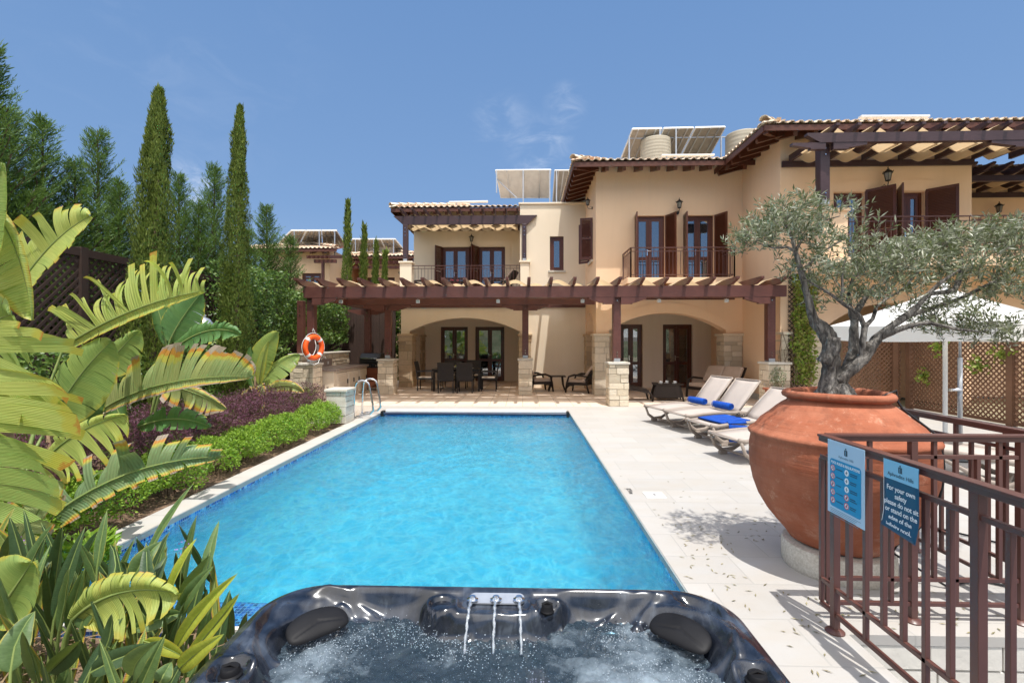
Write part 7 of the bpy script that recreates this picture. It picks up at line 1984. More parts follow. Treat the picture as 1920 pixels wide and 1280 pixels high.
mass('ivy_hedge', 'flowering climber hanging over the dark boards behind the kitchen', 'climber', wall_mass(-6.9, -6.3, 12.6, 17.4, 1.55, 3.0, 'x', .3, 4), 7000, .08, .06, 'ivy', 52, (-6.5, 15, 0))
mass('ivy_hedge', 'green climber seen between the rear pergola posts beside the villa', 'climber', wall_mass(-5.6, XL0 - .05, 18.2, 18.8, .1, 3.1, 'y', .25, 7), 6500, .09, .07, 'ivy', 53, (-4.9, 18.4, 0))
mass('ivy_hedge', 'dark green shrubs along the foot of the lattice fence', 'shrub', wall_mass(-6.7, -6.1, 5.0, 10.2, .0, 1.5, 'x', .35, 9), 8000, .075, .05, 'ivy', 54, (-6.3, 7.5, 0))
# hedges
def hedge(label, x0, x1, ya, yb, h, mat, n, L, W, seed, gaps=(), name='hedge'):
    rr = random.Random(seed); t = thing(name, label, 'hedge', ((x0 + x1) / 2, (ya + yb) / 2, 0)); b = MB(); w = MB(); cx = (x0 + x1) / 2; hw = (x1 - x0) / 2
    cnt = 0
    while cnt < n:
        y = rr.uniform(ya, yb); a = rr.uniform(-.15 * PI, 1.15 * PI); lump = 1 + .55 * mn.noise(Vector((y * 2.1, seed, 0))) + .35 * mn.noise(Vector((y * 5.3, a * 1.3, seed)))
        dens = 1
        for g, gw in gaps: dens *= 1 - .75 * math.exp(-((y - g) / gw) ** 2)
        if rr.random() > dens: cnt += .0; 
        if rr.random() > dens: continue
        k = rr.random() ** .30
        x = cx + hw * lump * math.cos(a) * k * 1.05; z = max(.01, h * .46 + h * .54 * lump * math.sin(a) * k)
        nn = Vector((math.cos(a), rr.uniform(-.4, .1), math.sin(a) + .3)).normalized()
        leaf_quad(b, Vector((x, y, z)), (nn * .6 + rv(rr) * .7).normalized(), nn + rv(rr) * .6, L * rr.uniform(.7, 1.35), W * rr.uniform(.7, 1.3), .12); cnt += 1
    for k in range(int((yb - ya) * 22)):
        y = rr.uniform(ya, yb); x = cx + rr.uniform(-.5, .5) * hw; p = Vector((x, y, 0)); q = p + Vector((rr.uniform(-.12, .12), rr.uniform(-.12, .12), h * .75)); w.tube([p, p.lerp(q, .5) + rv(rr) * .02, q], [.006, .004, .002], 3, caps=False)
    b.build('foliage', M[mat], t); o = w.build('stems', M['bark'], t); o['kind'] = 'stuff'; return t
hedge('bright green low hedge along the left pool edge', -3.96, -3.47, 3.0, 9.15, .44, 'hedge', 42000, .030, .018, 61, ((5.35, .28), (7.9, .22), (4.2, .18), (6.7, .10), (8.6, .08)))
hedge('dark purple low hedge behind the green hedge', -5.6, -4.02, 3.4, 10.4, .70, 'purple', 50000, .045, .011, 62, name='purple_hedge')
# bed clutter: small ground plants
def clump(label, x, y, n, L, W, mat, seed, h=.3, name='garden_plant', cat='plant'):
    rr = random.Random(seed); t = thing(name, label, cat, (x, y, 0)); b = MB()
    for k in range(n):
        a = rr.uniform(0, 6.28); r = rr.random() ** .5 * h * .8; b_ = Vector((x + math.cos(a) * r, y + math.sin(a) * r, rr.uniform(0, h)))
        leaf_quad(b, b_, (Vector((math.cos(a), math.sin(a), .7)) + rv(rr) * .5).normalized(), rv(rr) + Vector((0, 0, 1)), L * rr.uniform(.7, 1.3), W, .1)
    b.build('foliage', M[mat], t); return t
# ================================================================ giant torn leaves
def giantmat(name, g0, g1, scorch=.9, yel=.75, lam=.35, va=.06, vf=420.0):
    g0 = tuple(x * 1.25 for x in g0); g1 = tuple(x * 1.3 for x in g1)
    t = NT(name); uv = t.n('ShaderNodeTexCoord').outputs['UV']; s = t.n('ShaderNodeSeparateXYZ', {0: uv}); co = t.coord()
    u, v = s.outputs[0], s.outputs[1]
    wv = t.math('SINE', t.math('MULTIPLY', u, vf)); wv2 = t.noise(1, t.n('ShaderNodeCombineXYZ', {0: t.math('MULTIPLY', u, 60), 1: t.math('MULTIPLY', v, 1.5), 2: 0.0}).outputs[0], 4, .6)
    col = t.mix(t.ramp(wv2, [(.3, 0), (.7, 1)]), g0, g1)
    col = t.mix(t.math('MULTIPLY_ADD', wv, va, va), col, tuple(min(1, x * 2.2) for x in g1))
    isl = t.island(); col = t.mix(t.math('MULTIPLY', isl, .35), col, (g1[0] * 1.5, g1[1] * 1.15, g1[2] * .9))
    nz = t.noise(7, co, 5, .7)
    e = t.math('ADD', v, t.math('MULTIPLY', t.math('SUBTRACT', t.math('ADD', nz, t.math('MULTIPLY', isl, .25)), .62), .55))
    col = t.mix(t.ramp(e, [(yel - .12, 0), (yel, .75)]), col, (.52, .44, .05))
    col = t.mix(t.ramp(e, [(scorch - .05, 0), (scorch, .95)]), col, (.50, .20, .035))
    col = t.mix(t.ramp(e, [(scorch + .07, 0), (scorch + .10, 1)]), col, (.30, .23, .18))
    mid = t.ramp(v, [(.0, 1), (.05, 0)]); col = t.mix(t.math('MULTIPLY', mid, .6), col, (.38, .46, .14))
    bp = t.bump(t.math('ADD', t.math('MULTIPLY', wv, va * 14), t.math('MULTIPLY', nz, 2)), .35, .004)
    b = t.bsdf(col, t.math('MULTIPLY_ADD', nz, .35, .25), 0, .45, bp); tr = t.n('ShaderNodeBsdfTranslucent', {'Color': t.mix(.4, col, (.45, .55, .04))}).outputs[0]
    return t.done(t.n('ShaderNodeMixShader', {0: lam, 1: b, 2: tr}).outputs[0])
M['giant'] = giantmat('giant_leaf_green', (.10, .19, .045), (.24, .33, .09), 1.06, 1.0, .40)
M['giant_y'] = giantmat('giant_leaf_yellowing', (.19, .28, .055), (.38, .44, .12), 1.0, .84, .38)
M['giant_s'] = giantmat('giant_leaf_scorched', (.13, .19, .07), (.28, .32, .13), .70, .60, .32)
M['giant_ds'] = giantmat('giant_leaf_dull_scorched', (.065, .115, .055), (.13, .19, .09), .80, .72, .28)
M['giant_d'] = giantmat('giant_leaf_dark', (.035, .095, .025), (.065, .15, .04), 1.1, 1.02, .22)
M['petiole'] = pm('leaf_stalk', (.16, .24, .06), (.24, .28, .09), 6, .5)
M['husk'] = pm('dry_husk', (.28, .19, .11), (.14, .09, .05), 12, .9, .5, 60, .01)
def bez(P, t): return P[0] * (1-t)**2 + P[1] * 2*t*(1-t) + P[2] * t*t
def bezt(P, t): return ((P[1] - P[0]) * 2*(1-t) + (P[2] - P[1]) * 2*t).normalized()
def big_leaf(parent, P, sides, mat, seed, n=22, prof=None, root=None, rib=.0075):
    """sides: list of (direction vector, width, torn 0..1, lean0, lean1, droop)"""
    rr = random.Random(seed); P = [Vector(p) for p in P]
    prof = prof or (lambda t: (math.sin(PI * min(1, t ** .72 * .97 + .03))) ** .6)
    b = MB()
    for (dv, W, torn, l0, l1, droop) in sides:
        dv = Vector(dv).normalized(); i = 0
        cuts = [0.0]
        while cuts[-1] < 1: cuts.append(min(1, cuts[-1] + (rr.uniform(.6, 1.5) / n if torn > .1 else rr.uniform(.9, 1.2) / n)))
        jit0 = 0
        for a, c in zip(cuts[:-1], cuts[1:]):
            j = rr.gauss(0, 1.25) * torn; jl = rr.gauss(0, .30) * torn; ln = 1 - abs(rr.gauss(0, .11)) * (torn > .1); curl = rr.uniform(0, 1) * torn
            tear = 0 if torn <= .1 else rr.uniform(.15, .6)
            def fn(u, v, a=a, c=c, j=j, jl=jl, ln=ln, curl=curl, tear=tear):
                um = (a + c) / 2; t = a + (c - a) * u; 
                t2 = um + (t - um) * (1 - (.15 * max(0, (v - tear) / (1 - tear)) if torn > .1 else 0))
                T_ = bezt(P, t2); o = (dv - T_ * dv.dot(T_)).normalized(); nn = T_.cross(o)
                w = W * max(.03, prof(um if torn > .5 else t2)) * ln; lean = l0 + (l1 - l0) * t2 + jl
                q = bez(P, t2) + o * (w * v * math.cos(.35 * j * v)) + nn * (w * v * math.sin(.45 * j * v) + .02 * math.sin(PI * v)) + T_ * (lean * w * v)
                q.z -= droop * w * v * v + curl * .35 * w * max(0, v - .75) ** 2 * 6
                q += nn * (.012 * math.sin(PI * 2 * u) * v)
                return q
            k0 = len(b.v); nu, nv = 2, 8
            vs, uvs, fs = [], [], []
            for jv in range(nv + 1):
                for iu in range(nu + 1): vs.append(fn(iu / nu, jv / nv)); uvs.append((a + (c - a) * iu / nu, jv / nv * ln))
            for jv in range(nv):
                for iu in range(nu): q0 = jv * (nu + 1) + iu; fs.append((q0, q0 + 1, q0 + nu + 2, q0 + nu + 1))
            b.add(vs, fs, uvs)
    b.build('leaf_blade', mat, parent, smooth=True)
    r_ = MB(); pts = [bez(P, k / 12) for k in range(13)]
    if root is not None:
        root = Vector(root); mid = root.lerp(pts[0], .6) + Vector((0, 0, .12)); pre = [root, root.lerp(mid, .5) + Vector((0, 0, .05)), mid]
        pts = pre + pts; rs = [rib * 2.6, rib * 2.2, rib * 1.8] + [rib * (1.5 - 1.25 * k / 12) for k in range(13)]
    else: rs = [rib * (1.5 - 1.25 * k / 12) for k in range(13)]
    r_.tube(pts, rs, 7); r_.build('leaf_stalk', M['petiole'], parent, smooth=True)
def pY(*a): return [onY(px, py, Y) for px, py, Y in a]
t = thing('giant_strelitzia', 'giant torn banana like plant at the left edge with yellow and scorched leaves', 'plant', (-4.3, 3.7, 0))
root = (-4.15, 3.75, 0)
UP = Vector((0, 0, 1)); RT_ = Vector((1, 0, 0)); BK = Vector((0, 1, 0))
# fan leaf with long fingers (upper middle)
big_leaf(t, pY((120, 650, 4.5), (250, 565, 4.3), (384, 545, 4.2)), [((-.15, .25, 1), .56, .7, -.95, .35, .02), ((.1, -.3, -1), .09, .1, .3, .3, .1)], M['giant_y'], 1, 36, root=root, prof=lambda t: (math.sin(PI * min(1, t ** .8 * .9 + .10))) ** .5)
# scorched leaf in the middle
big_leaf(t, pY((195, 765, 5.1), (300, 700, 4.9), (474, 706, 4.8)), [((.05, .2, 1), .46, .24, .15, .75, .04), ((.1, -.5, -1), .10, .1, .3, .3, .1)], M['giant_s'], 2, 22, root=(-4.6, 4.6, 0), prof=lambda t: (math.sin(PI * min(1, t ** .85 * .86 + .14))) ** .5)
# lower leaf over the hedge
big_leaf(t, pY((20, 1035, 3.5), (190, 860, 3.7), (414, 856, 3.9)), [((-.1, .35, 1), .33, .75, .1, .6, .05), ((.2, -.3, -1), .13, .3, .5, .6, .1)], M['giant_ds'], 3, 20, root=(-4.2, 3.3, 0))
# hanging bright blade below
big_leaf(t, pY((70, 880, 3.9), (130, 800, 3.9), (236, 778, 3.9)), [((.25, -.2, -1), .40, .2, .2, .55, .05), ((-.2, .4, 1), .10, .5, 0, .5, 0)], M['giant_y'], 4, 16, root=root)
# upper leaf with yellow tips
big_leaf(t, pY((20, 560, 3.9), (95, 440, 3.9), (170, 405, 3.9)), [((-.4, .1, 1), .33, .35, .1, .5, .1), ((.4, -.4, -.6), .22, .05, .4, .4, .1)], M['giant_y'], 5, 16, root=root)
# broad hanging blade at the edge
big_leaf(t, pY((-40, 380, 3.3), (30, 400, 3.3), (62, 600, 3.4)), [((-1, -.1, -.35), .38, .06, .4, .1, .1), ((1, .2, .2), .06, .1, .3, .3, .1)], M['giant_y'], 6, 20, root=root)
big_leaf(t, pY((-30, 520, 3.2), (-14, 380, 3.2), (3, 305, 3.2)), [((1, 0, 0), .10, .05, .4, .2, .1), ((-1, 0, 0), .16, .05, .4, .2, .1)], M['giant'], 7, 12)
# long split fingers pointing right
big_leaf(t, pY((-60, 780, 3.0), (-30, 690, 3.0), (0, 600, 3.0)), [((1, .1, .42), .58, .75, .1, .5, .06), ((-1, 0, .2), .3, .1, .3, .3, .1)], M['giant_y'], 8, 11)
big_leaf(t, pY((-70, 860, 2.8), (-45, 760, 2.8), (-30, 690, 2.8)), [((1, .15, .05), .66, .22, .0, .3, .04), ((-1, 0, .2), .3, .1, .3, .3, .1)], M['giant_y'], 9, 7)
big_leaf(t, pY((-70, 960, 2.7), (-50, 880, 2.7), (-40, 800, 2.7)), [((1, .15, -.05), .52, .18, .0, .2, .10), ((-1, 0, .2), .3, .1, .3, .3, .1)], M['giant'], 10, 6)
big_leaf(t, pY((-60, 640, 3.3), (-20, 600, 3.3), (20, 590, 3.3)), [((.4, .15, -1), .42, .15, .0, .3, .05), ((-.3, 0, 1), .3, .1, .3, .3, .1)], M['giant'], 11, 12)
big_leaf(t, pY((95, 790, 4.4), (150, 690, 4.4), (210, 640, 4.4)), [((1, .1, -.4), .30, .05, .2, .4, .1), ((-1, .2, .3), .26, .05, .2, .4, .1)], M['giant'], 12, 14, root=root)
big_leaf(t, pY((0, 1060, 3.0), (70, 960, 3.1), (110, 900, 3.2)), [((-.6, .3, .7), .22, .6, .2, .5, .05), ((.8, -.2, -.5), .16, .4, .2, .5, .1)], M['giant_s'], 13, 12, root=(-3.6, 3.1, 0))
big_leaf(t, pY((150, 820, 4.6), (175, 740, 4.7), (185, 660, 4.8)), [((1, 0, 0), .16, .05, .2, .4, .1), ((-1, 0, 0), .20, .3, .2, .4, .1)], M['giant_d'], 14, 12, root=(-4.6, 4.6, 0))
for (a, c, r) in (((-4.15, 3.75, 0), (-4.1, 3.7, .9), .09), ((-4.6, 4.6, 0), (-4.55, 4.55, .7), .08), ((-4.2, 3.3, 0), (-4.1, 3.3, .5), .07)): st = MB(); st.tube([a, Vector(a).lerp(Vector(c), .5), c], [r, r * .85, r * .6], 10); st.build('stem', M['husk'], t, smooth=True)
# second plant, darker, behind
t = thing('giant_strelitzia', 'dark green broad leaved plant standing behind the scorched leaf', 'plant', (-4.9, 6.0, 0)); root2 = (-4.9, 6.1, 0)
big_leaf(t, pY((318, 640, 6.2), (335, 600, 6.2), (378, 548, 6.2)), [((1, .1, -.5), .26, .05, .2, .3, .1), ((-1, .2, .3), .30, .05, .2, .3, .1)], M['giant_d'], 21, 14, root=root2)
big_leaf(t, pY((312, 645, 6.3), (305, 600, 6.3), (285, 552, 6.3)), [((1, .1, .2), .22, .05, .2, .3, .1), ((-1, .2, .0), .14, .05, .2, .3, .1)], M['giant_d'], 22, 14, root=root2)
big_leaf(t, pY((325, 655, 6.1), (390, 600, 6.0), (452, 626, 5.9)), [((0, .3, 1), .17, .25, .2, .4, .1), ((0, -.4, -1), .18, .3, .2, .4, .1)], M['giant_d'], 23, 18, root=root2)
big_leaf(t, pY((190, 700, 5.6), (225, 650, 5.6), (262, 620, 5.6)), [((.5, .1, -1), .24, .1, .2, .4, .1), ((-.5, .1, 1), .14, .2, .2, .4, .1)], M['giant'], 24, 16, root=root2)
big_leaf(t, pY((300, 720, 6.0), (360, 728, 5.9), (425, 765, 5.8)), [((.1, -.2, -1), .26, .4, .2, .3, .1), ((0, .3, 1), .10, .3, .2, .3, .1)], M['giant_s'], 25, 14, root=root2)
big_leaf(t, pY((230, 790, 5.4), (205, 740, 5.4), (195, 690, 5.4)), [((1, 0, 0), .14, .05, .2, .3, .1), ((-1, 0, 0), .16, .05, .2, .3, .1)], M['giant_d'], 26, 12, root=root2)
big_leaf(t, pY((260, 800, 5.0), (330, 770, 5.0), (395, 800, 5.0)), [((0, .3, 1), .16, .5, .2, .4, .1), ((0, -.4, -1), .12, .3, .2, .4, .1)], M['giant_d'], 27, 14, root=root2)
# third plant by the kitchen
t = thing('young_strelitzia', 'fresh green banana like plant with dry husks left of the kitchen pillar', 'plant', (-5.2, 9.6, 0)); root3 = onY(482, 760, 9.6)
big_leaf(t, pY((480, 715, 9.6), (482, 660, 9.6), (521, 622, 9.6)), [((1, .1, -.35), .26, .04, .2, .3, .1), ((-1, .2, .3), .28, .04, .2, .3, .1)], M['giant'], 31, 14, root=root3)
big_leaf(t, pY((486, 720, 9.5), (488, 680, 9.4), (503, 640, 9.4)), [((1, .1, 0), .08, .04, .2, .3, .1), ((-1, .2, .0), .12, .04, .2, .3, .1)], M['giant_y'], 32, 12, root=root3)
big_leaf(t, pY((490, 720, 9.6), (520, 672, 9.7), (562, 664, 9.8)), [((0, .3, 1), .10, .1, .2, .3, .1), ((.1, -.3, -1), .30, .1, .3, .4, .1)], M['giant'], 33, 14, root=root3)
big_leaf(t, pY((475, 725, 9.6), (465, 690, 9.6), (470, 650, 9.6)), [((1, .1, 0), .12, .04, .2, .3, .1), ((-1, .2, .0), .16, .04, .2, .3, .1)], M['giant_d'], 34, 12, root=root3)
big_leaf(t, pY((500, 730, 9.4), (540, 712, 9.3), (570, 735, 9.2)), [((0, .3, 1), .15, .3, .2, .3, .1), ((.1, -.3, -1), .15, .3, .3, .4, .1)], M['giant_s'], 35, 12, root=root3)
big_leaf(t, pY((478, 728, 9.3), (462, 722, 9.2), (450, 748, 9.1)), [((-1, .3, 0), .12, .8, .2, .3, .1), ((1, -.3, 0), .12, .8, .3, .4, .1)], M['giant_s'], 36, 8)
big_leaf(t, pY((486, 722, 9.2), (492, 722, 9.1), (494, 765, 9.0)), [((-1, .3, 0), .12, .9, .2, .3, .1), ((1, -.3, 0), .12, .9, .3, .4, .1)], M['giant_s'], 37, 8)
b = MB(); b.tube([root3, root3 + Vector((.03, 0, .35)), root3 + Vector((0, 0, .6))], [.10, .09, .05], 10); b.build('stem', M['husk'], t, smooth=True)
# ================================================================ bird of paradise clump in the foreground
def lance(parent, P, W, mat, seed, root, fold=.35, nm='leaf_blade'):
    P = [Vector(p) for p in P]; b = MB(); rr = random.Random(seed)
    T0 = (P[2] - P[0]).normalized(); o0 = T0.cross(Vector((rr.uniform(-.5, .5), -1, rr.uniform(-.2, .5)))).normalized(); nn0 = o0.cross(T0)
    for sgn in (-1, 1):
        vs, uvs, fs = [], [], []; nu, nv = 14, 4
        for i in range(nu + 1):
            t_ = i / nu; w = W * (math.sin(PI * min(1, t_ ** .7)) ** .75 if t_ < 1 else 0); T_ = bezt(P, t_); o = (o0 - T_ * o0.dot(T_)).normalized(); nn = T_.cross(o) * 1
            for j in range(nv + 1):
                v = j / nv; q = bez(P, t_) + o * (sgn * w / 2 * v * math.cos(fold)) + nn0 * (w / 2 * (math.sin(fold) * v + .10 * math.sin(PI * v) + .04 * math.sin(t_ * 19 + sgn) * v)); vs.append(q); uvs.append((t_ * .5, v * .93))
        for i in range(nu):
            for j in range(nv): a = i * (nv + 1) + j; fs.append((a, a + 1, a + nv + 2, a + nv + 1))
        b.add(vs, fs, uvs)
    b.build(nm, mat, parent, smooth=True)
    s = MB(); root = Vector(root); s.tube([root, root.lerp(P[0], .55) + Vector((0, 0, .02)), P[0], bez(P, .4), bez(P, .8), P[2]], [.008, .0065, .0055, .0035, .002, .001], 6); s.build('leaf_stalk', M['petiole'], parent, smooth=True)
M['bop'] = giantmat('paradise_leaf', (.035, .08, .03), (.085, .15, .055), 1.15, 1.0, .22, .012, 700.0)
M['bop_y'] = giantmat('paradise_leaf_yellow', (.20, .27, .035), (.36, .42, .06), 1.05, .88, .35, .012, 700.0)
M['bop_d'] = giantmat('paradise_leaf_dark', (.018, .045, .022), (.038, .075, .034), 1.2, 1.1, .2, .012, 700.0)  # darkest green of the clump's leaf tones
M['bop_s'] = giantmat('paradise_leaf_browning', (.07, .12, .03), (.15, .19, .05), .80, .62, .2, .012, 700.0)
SX, SY = -1.85, 2.05
t = thing('bird_of_paradise', 'dense clump of upright pointed green leaves beside the hot tub', 'plant', (SX, SY, -.1))
hand = [((250, 1085), (303, 1014), .115, 'bop', 2.2), ((315, 1120), (369, 1008), .075, 'bop_y', 2.15), ((338, 1130), (394, 1040), .10, 'bop', 2.15), ((338, 1150), (401, 1060), .085, 'bop', 2.1), ((330, 1215), (446, 1074), .085, 'bop_y', 2.0), ((345, 1240), (449, 1112), .075, 'bop_y', 1.95),
        ((335, 1255), (420, 1188), .09, 'bop_y', 1.85), ((185, 1100), (146, 1014), .10, 'bop', 2.4), ((210, 1095), (206, 1020), .09, 'bop_d', 2.3), ((235, 1090), (228, 1052), .10, 'bop_d', 2.25), ((270, 1110), (262, 1040), .08, 'bop_d', 2.3), ((280, 1120), (314, 1040), .09, 'bop_d', 2.25), ((100, 1120), (118, 985), .12, 'bop_d', 2.5),
        ((60, 1140), (85, 1010), .13, 'bop_d', 2.4), ((110, 1190), (130, 1065), .09, 'bop', 1.9), ((20, 1260), (66, 1145), .12, 'bop', 1.7), ((30, 1160), (-10, 1060), .18, 'bop', 1.8), ((150, 1180), (180, 1090), .12, 'bop', 2.0), ((170, 1260), (300, 1205), .10, 'bop_d', 1.8), ((250, 1270), (300, 1200), .12, 'bop', 1.75),
        ((300, 1280), (322, 1240), .08, 'bop', 1.7), ((190, 1240), (210, 1150), .09, 'bop_d', 1.9), ((90, 1260), (150, 1200), .11, 'bop_d', 1.8), ((250, 1180), (342, 1150), .10, 'bop', 2.0), ((270, 1200), (350, 1235), .08, 'bop_y', 1.9)]
rb_ = random.Random(77)
for k, (a, c, w, m, Y) in enumerate(hand):
    A = onY(a[0], a[1], Y); C_ = onY(c[0], c[1], Y + rb_.uniform(-.12, .12)); mid = A.lerp(C_, .5) + Vector((rb_.uniform(-.03, .03), rb_.uniform(-.05, .05), .02))
    lance(t, (A, mid, C_), w * .8, M[m], k, (A.x * .75 + SX * .25 + rb_.uniform(-.1, .1), Y + rb_.uniform(-.1, .2), -.1), rb_.uniform(.15, .6))
for k in range(165):
    x, y = rb_.uniform(-2.9, -1.40), rb_.uniform(1.65, 2.6)
    if x > -1.25 - .0 and y < 2.4: continue
    h = rb_.uniform(.08, .50) * (1.15 if x < -2 else .85); a = rb_.uniform(0, 2 * PI); le = rb_.uniform(.15, .45)
    if x > -1.6: h *= .8
    A = Vector((x, y, -.1 + h)); d = Vector((math.cos(a) * le, math.sin(a) * le, 1)).normalized(); L = rb_.uniform(.26, .40)
    C_ = A + d * L + Vector((d.x, d.y, 0)) * .12; 
    lance(t, (A, A + d * L * .55, C_), rb_.uniform(.045, .085), M[rb_.choice(('bop', 'bop', 'bop_d', 'bop_d', 'bop_d', 'bop_s'))], 100 + k, (x - d.x * .2, y - d.y * .2, -.1), rb_.uniform(.1, .6))
big_leaf(t, pY((137, 1160, 2.0), (215, 1085, 2.0), (335, 1112, 2.0)), [((.1, -.3, -1), .17, .4, .3, .6, .15), ((-.1, .2, 1), .10, .2, .2, .4, .1)], M['giant_y'], 41, 16, root=(-2.0, 2.0, -.1), rib=.006)
big_leaf(t, pY((-20, 1170, 1.9), (30, 1100, 1.9), (60, 1052, 1.9)), [((1, -.1, -.3), .11, .04, .2, .3, .1), ((-1, .1, .3), .16, .04, .2, .3, .1)], M['giant'], 42, 14, root=(-2.3, 1.9, -.1), rib=.006)
b = MB()
for k in range(420):
    x, y = rb_.uniform(-2.8, -1.35), rb_.uniform(1.4, 2.3); p = Vector((x, y, rb_.uniform(-.09, .22))); d = (rv(rb_) + Vector((0, -.2, -.1))); d.z *= .4; d.normalize(); q = p + d * rb_.uniform(.15, .4)
    q.z = max(q.z, -.09); b.tube([p, p.lerp(q, .5) + Vector((0, 0, .04)), q], [.004, .006, .002], 4, flat=.3)
b.build('dry_stalks', M['husk'], t)
# small purple flowers
for (px, py, Y, lab) in ((343, 1026, 2.3, 'sprig of small purple flowers against the pool water'), (280, 1034, 2.4, 'faint sprig of purple flowers left of the larger one'), (40, 1018, 2.6, 'pale purple flower head at the left among dark leaves')):
    c = onY(px, py, Y); t = thing('flower_sprig', lab, 'flower', (c.x, Y, -.1), 0, 'purple flower sprigs'); s = MB(); s.tube([(c.x - .05, Y, -.1), (c.x - .02, Y, c.z * .6), (c.x, Y, c.z)], .0022, 4); s.build('stem', M['petiole'], t)
    f = MB()
    for k in range(26): p = c + rv(rb_) * .03; leaf_quad(f, p, rv(rb_), rv(rb_), .010, .007)
    f.build('petals', pm('violet_petals_%d' % px, (.30, .12, .42), (.42, .20, .5), 9, .6), t)
# ================================================================ trellis, climber and trough by the right pillar
lattice('tall narrow trellis with climber on the peach wall beside the stone pier', (PX(1479, YT - .1), YT - .07), (PX(1519, YT - .1), YT - .07), .1, PZ(1500, 505, YT), M['lattice_dark'], (), .12, .04, .022)
def vf(r):
    u, v = r.random(), r.random() ** .8; z = .5 + 3.0 * v; w = .5 + .5 * mn.noise(Vector((u * 3, z * 2.2, 9)))
    x = PX(1479, YT) + .52 * u + .12 * mn.noise(Vector((0, z * 3, 5)))
    return (x, YT - .12 - r.random() * .14 * (1 + w), z), Vector((0, -1, .3))
t = mass('climbing_vine', 'yellow green vine climbing the trellis beside the stone pier', 'climber', vf, 2300, .075, .055, 'vine', 71, (6.9, YT - .1, 0))
q = onZ(1480, 752); yv = YT - .45; q = Vector((PX(1478, yv), yv, 0)); t2 = MB(); rr_ = random.Random(3)
for k in range(7):
    x = q.x + rr_.uniform(-.25, .35); t2.tube([(x, yv, .38), (x + rr_.uniform(-.1, .12), yv + .1, .8), (x + rr_.uniform(-.1, .25), yv + .25, 1.35), (x + rr_.uniform(-.1, .3), YT - .12, 1.9)], [.008, .007, .006, .004], 5)
t2.build('stems', M['bark'], t)
t = thing('plant_trough', 'long terracotta trough at the foot of the trellis climber', 'plant pot', (q.x, yv, 0)); b = MB()
b.prism([(-.42, .16), (.42, .16), (.48, .42), (-.48, .42)], lambda u, v, d: (q.x + u, yv + d, v), -.17, .17); b.build('trough_body', M['terra'], t, bevel=.01)
b = MB(); b.box(q.x - .52, q.x + .52, yv - .20, yv + .20, .42, .47); b.build('rim', M['terra'], t, bevel=.012)
b = MB(); b.box(q.x - .34, q.x + .34, yv - .15, yv + .15, 0, .16); b.build('foot', M['white_stone'], t)
def bf(r):
    v = rv(r) * r.random() ** .4; return (q.x - .25 + v.x * .2, yv + v.y * .15, .72 + v.z * .26), Vector((v.x, v.y - .3, .5))
mass('potted_shrub', 'small grey green shrub growing from the terracotta trough', 'shrub', bf, 520, .05, .022, 'olive', 72, (q.x - .25, yv, .45))
def vf2(r):
    k = r.choice(((10.9, 1.45), (10.0, 1.1), (8.8, 1.0), (9.5, 1.35), (8.3, .7), (11.3, .8))); v = rv(r) * r.random(); return (9.12 + v.x * .1, k[0] + v.y * .28, k[1] + v.z * .22), Vector((-1, -.3, .4))
mass('climbing_vine', 'scattered bright vine leaves on the brown lattice beside the parasol', 'climber', vf2, 420, .085, .06, 'vine', 73, (9.15, 10, .1))
# garden lamp post among the leaves
t = thing('garden_lamp', 'black garden lamp post with domed shades half hidden by leaves', 'lamp post', onY(362, 770, 7.6)); c = onY(362, 760, 7.6); zt_ = onY(362, 590, 7.6).z
b = MB(); b.tube([(c.x, 7.6, 0), (c.x, 7.6, zt_ - .1)], .045, 10); b.tube([(c.x, 7.6, 0), (c.x, 7.6, .35)], .10, 12); b.build('post', M['iron'], t, smooth=True, autos=40)
for dx_, dz_ in ((-.16, -.10), (.16, -.10), (0, 0)):
    b = MB(); cc = (c.x + dx_, 7.6, zt_ + dz_); b.lathe([(.15, -.05), (.14, -.03), (.10, .03), (.04, .06), (.05, .09), (.012, .12)], 18, cc); b.build('lamp_shade', M['galv'], t, smooth=True, autos=40)
    b = MB(); b.lathe([(.05, -.2), (.09, -.06)], 12, cc); b.build('lamp_glass', M['glass_milk'], t)
    if dx_: b = MB(); b.tube([(c.x, 7.6, zt_ - .32), (c.x + dx_ * .7, 7.6, zt_ - .34), (c.x + dx_, 7.6, zt_ - .26)], .014, 6); b.build('lamp_arm', M['iron'], t)
# leaf litter and small plants in the bed
b = MB(); rl_ = random.Random(8)
for k in range(2600):
    x, y = rl_.uniform(-6.4, -3.46), rl_.uniform(2.6, 11); b_ = Vector((x, y, -.004 + rl_.random() * .012)); a = rl_.uniform(0, 6.28); leaf_quad(b, b_, Vector((math.cos(a), math.sin(a), rl_.uniform(0, .25))), Vector((0, 0, 1)), rl_.uniform(.03, .09), rl_.uniform(.012, .03), .2)
o = b.build('leaf_litter', pm('dry_leaves', (.30, .19, .10), (.42, .30, .17), 3, .9, island=.4)); setp(o, 'dry brown fallen leaves scattered over the soil of the garden bed', 'leaf litter', None, 'stuff')
for (px, py, Y, n, h, m, lab) in ((255, 800, 5.6, 500, .35, 'ivy', 'small bushy green plant below the scorched leaf'), (500, 745, 10.6, 600, .45, 'ivy', 'low leafy plant behind the purple hedge near the kitchen'), (400, 775, 8.0, 700, .4, 'ivy', 'low dark plant at the foot of the lamp post'), (150, 1000, 3.25, 500, .22, 'hedge', 'bright creeping plant at the near end of the hedge'), (560, 728, 11.4, 500, .4, 'cypress', 'spiky green plant in front of the kitchen pillar'), (330, 830, 6.2, 500, .35, 'ivy', 'dark leafy plant between the two hedges')):
    x = PX(px, Y); clump(lab, x, Y, n, .075 if m != 'cypress' else .22, .04 if m != 'cypress' else .022, m, int(px), h)
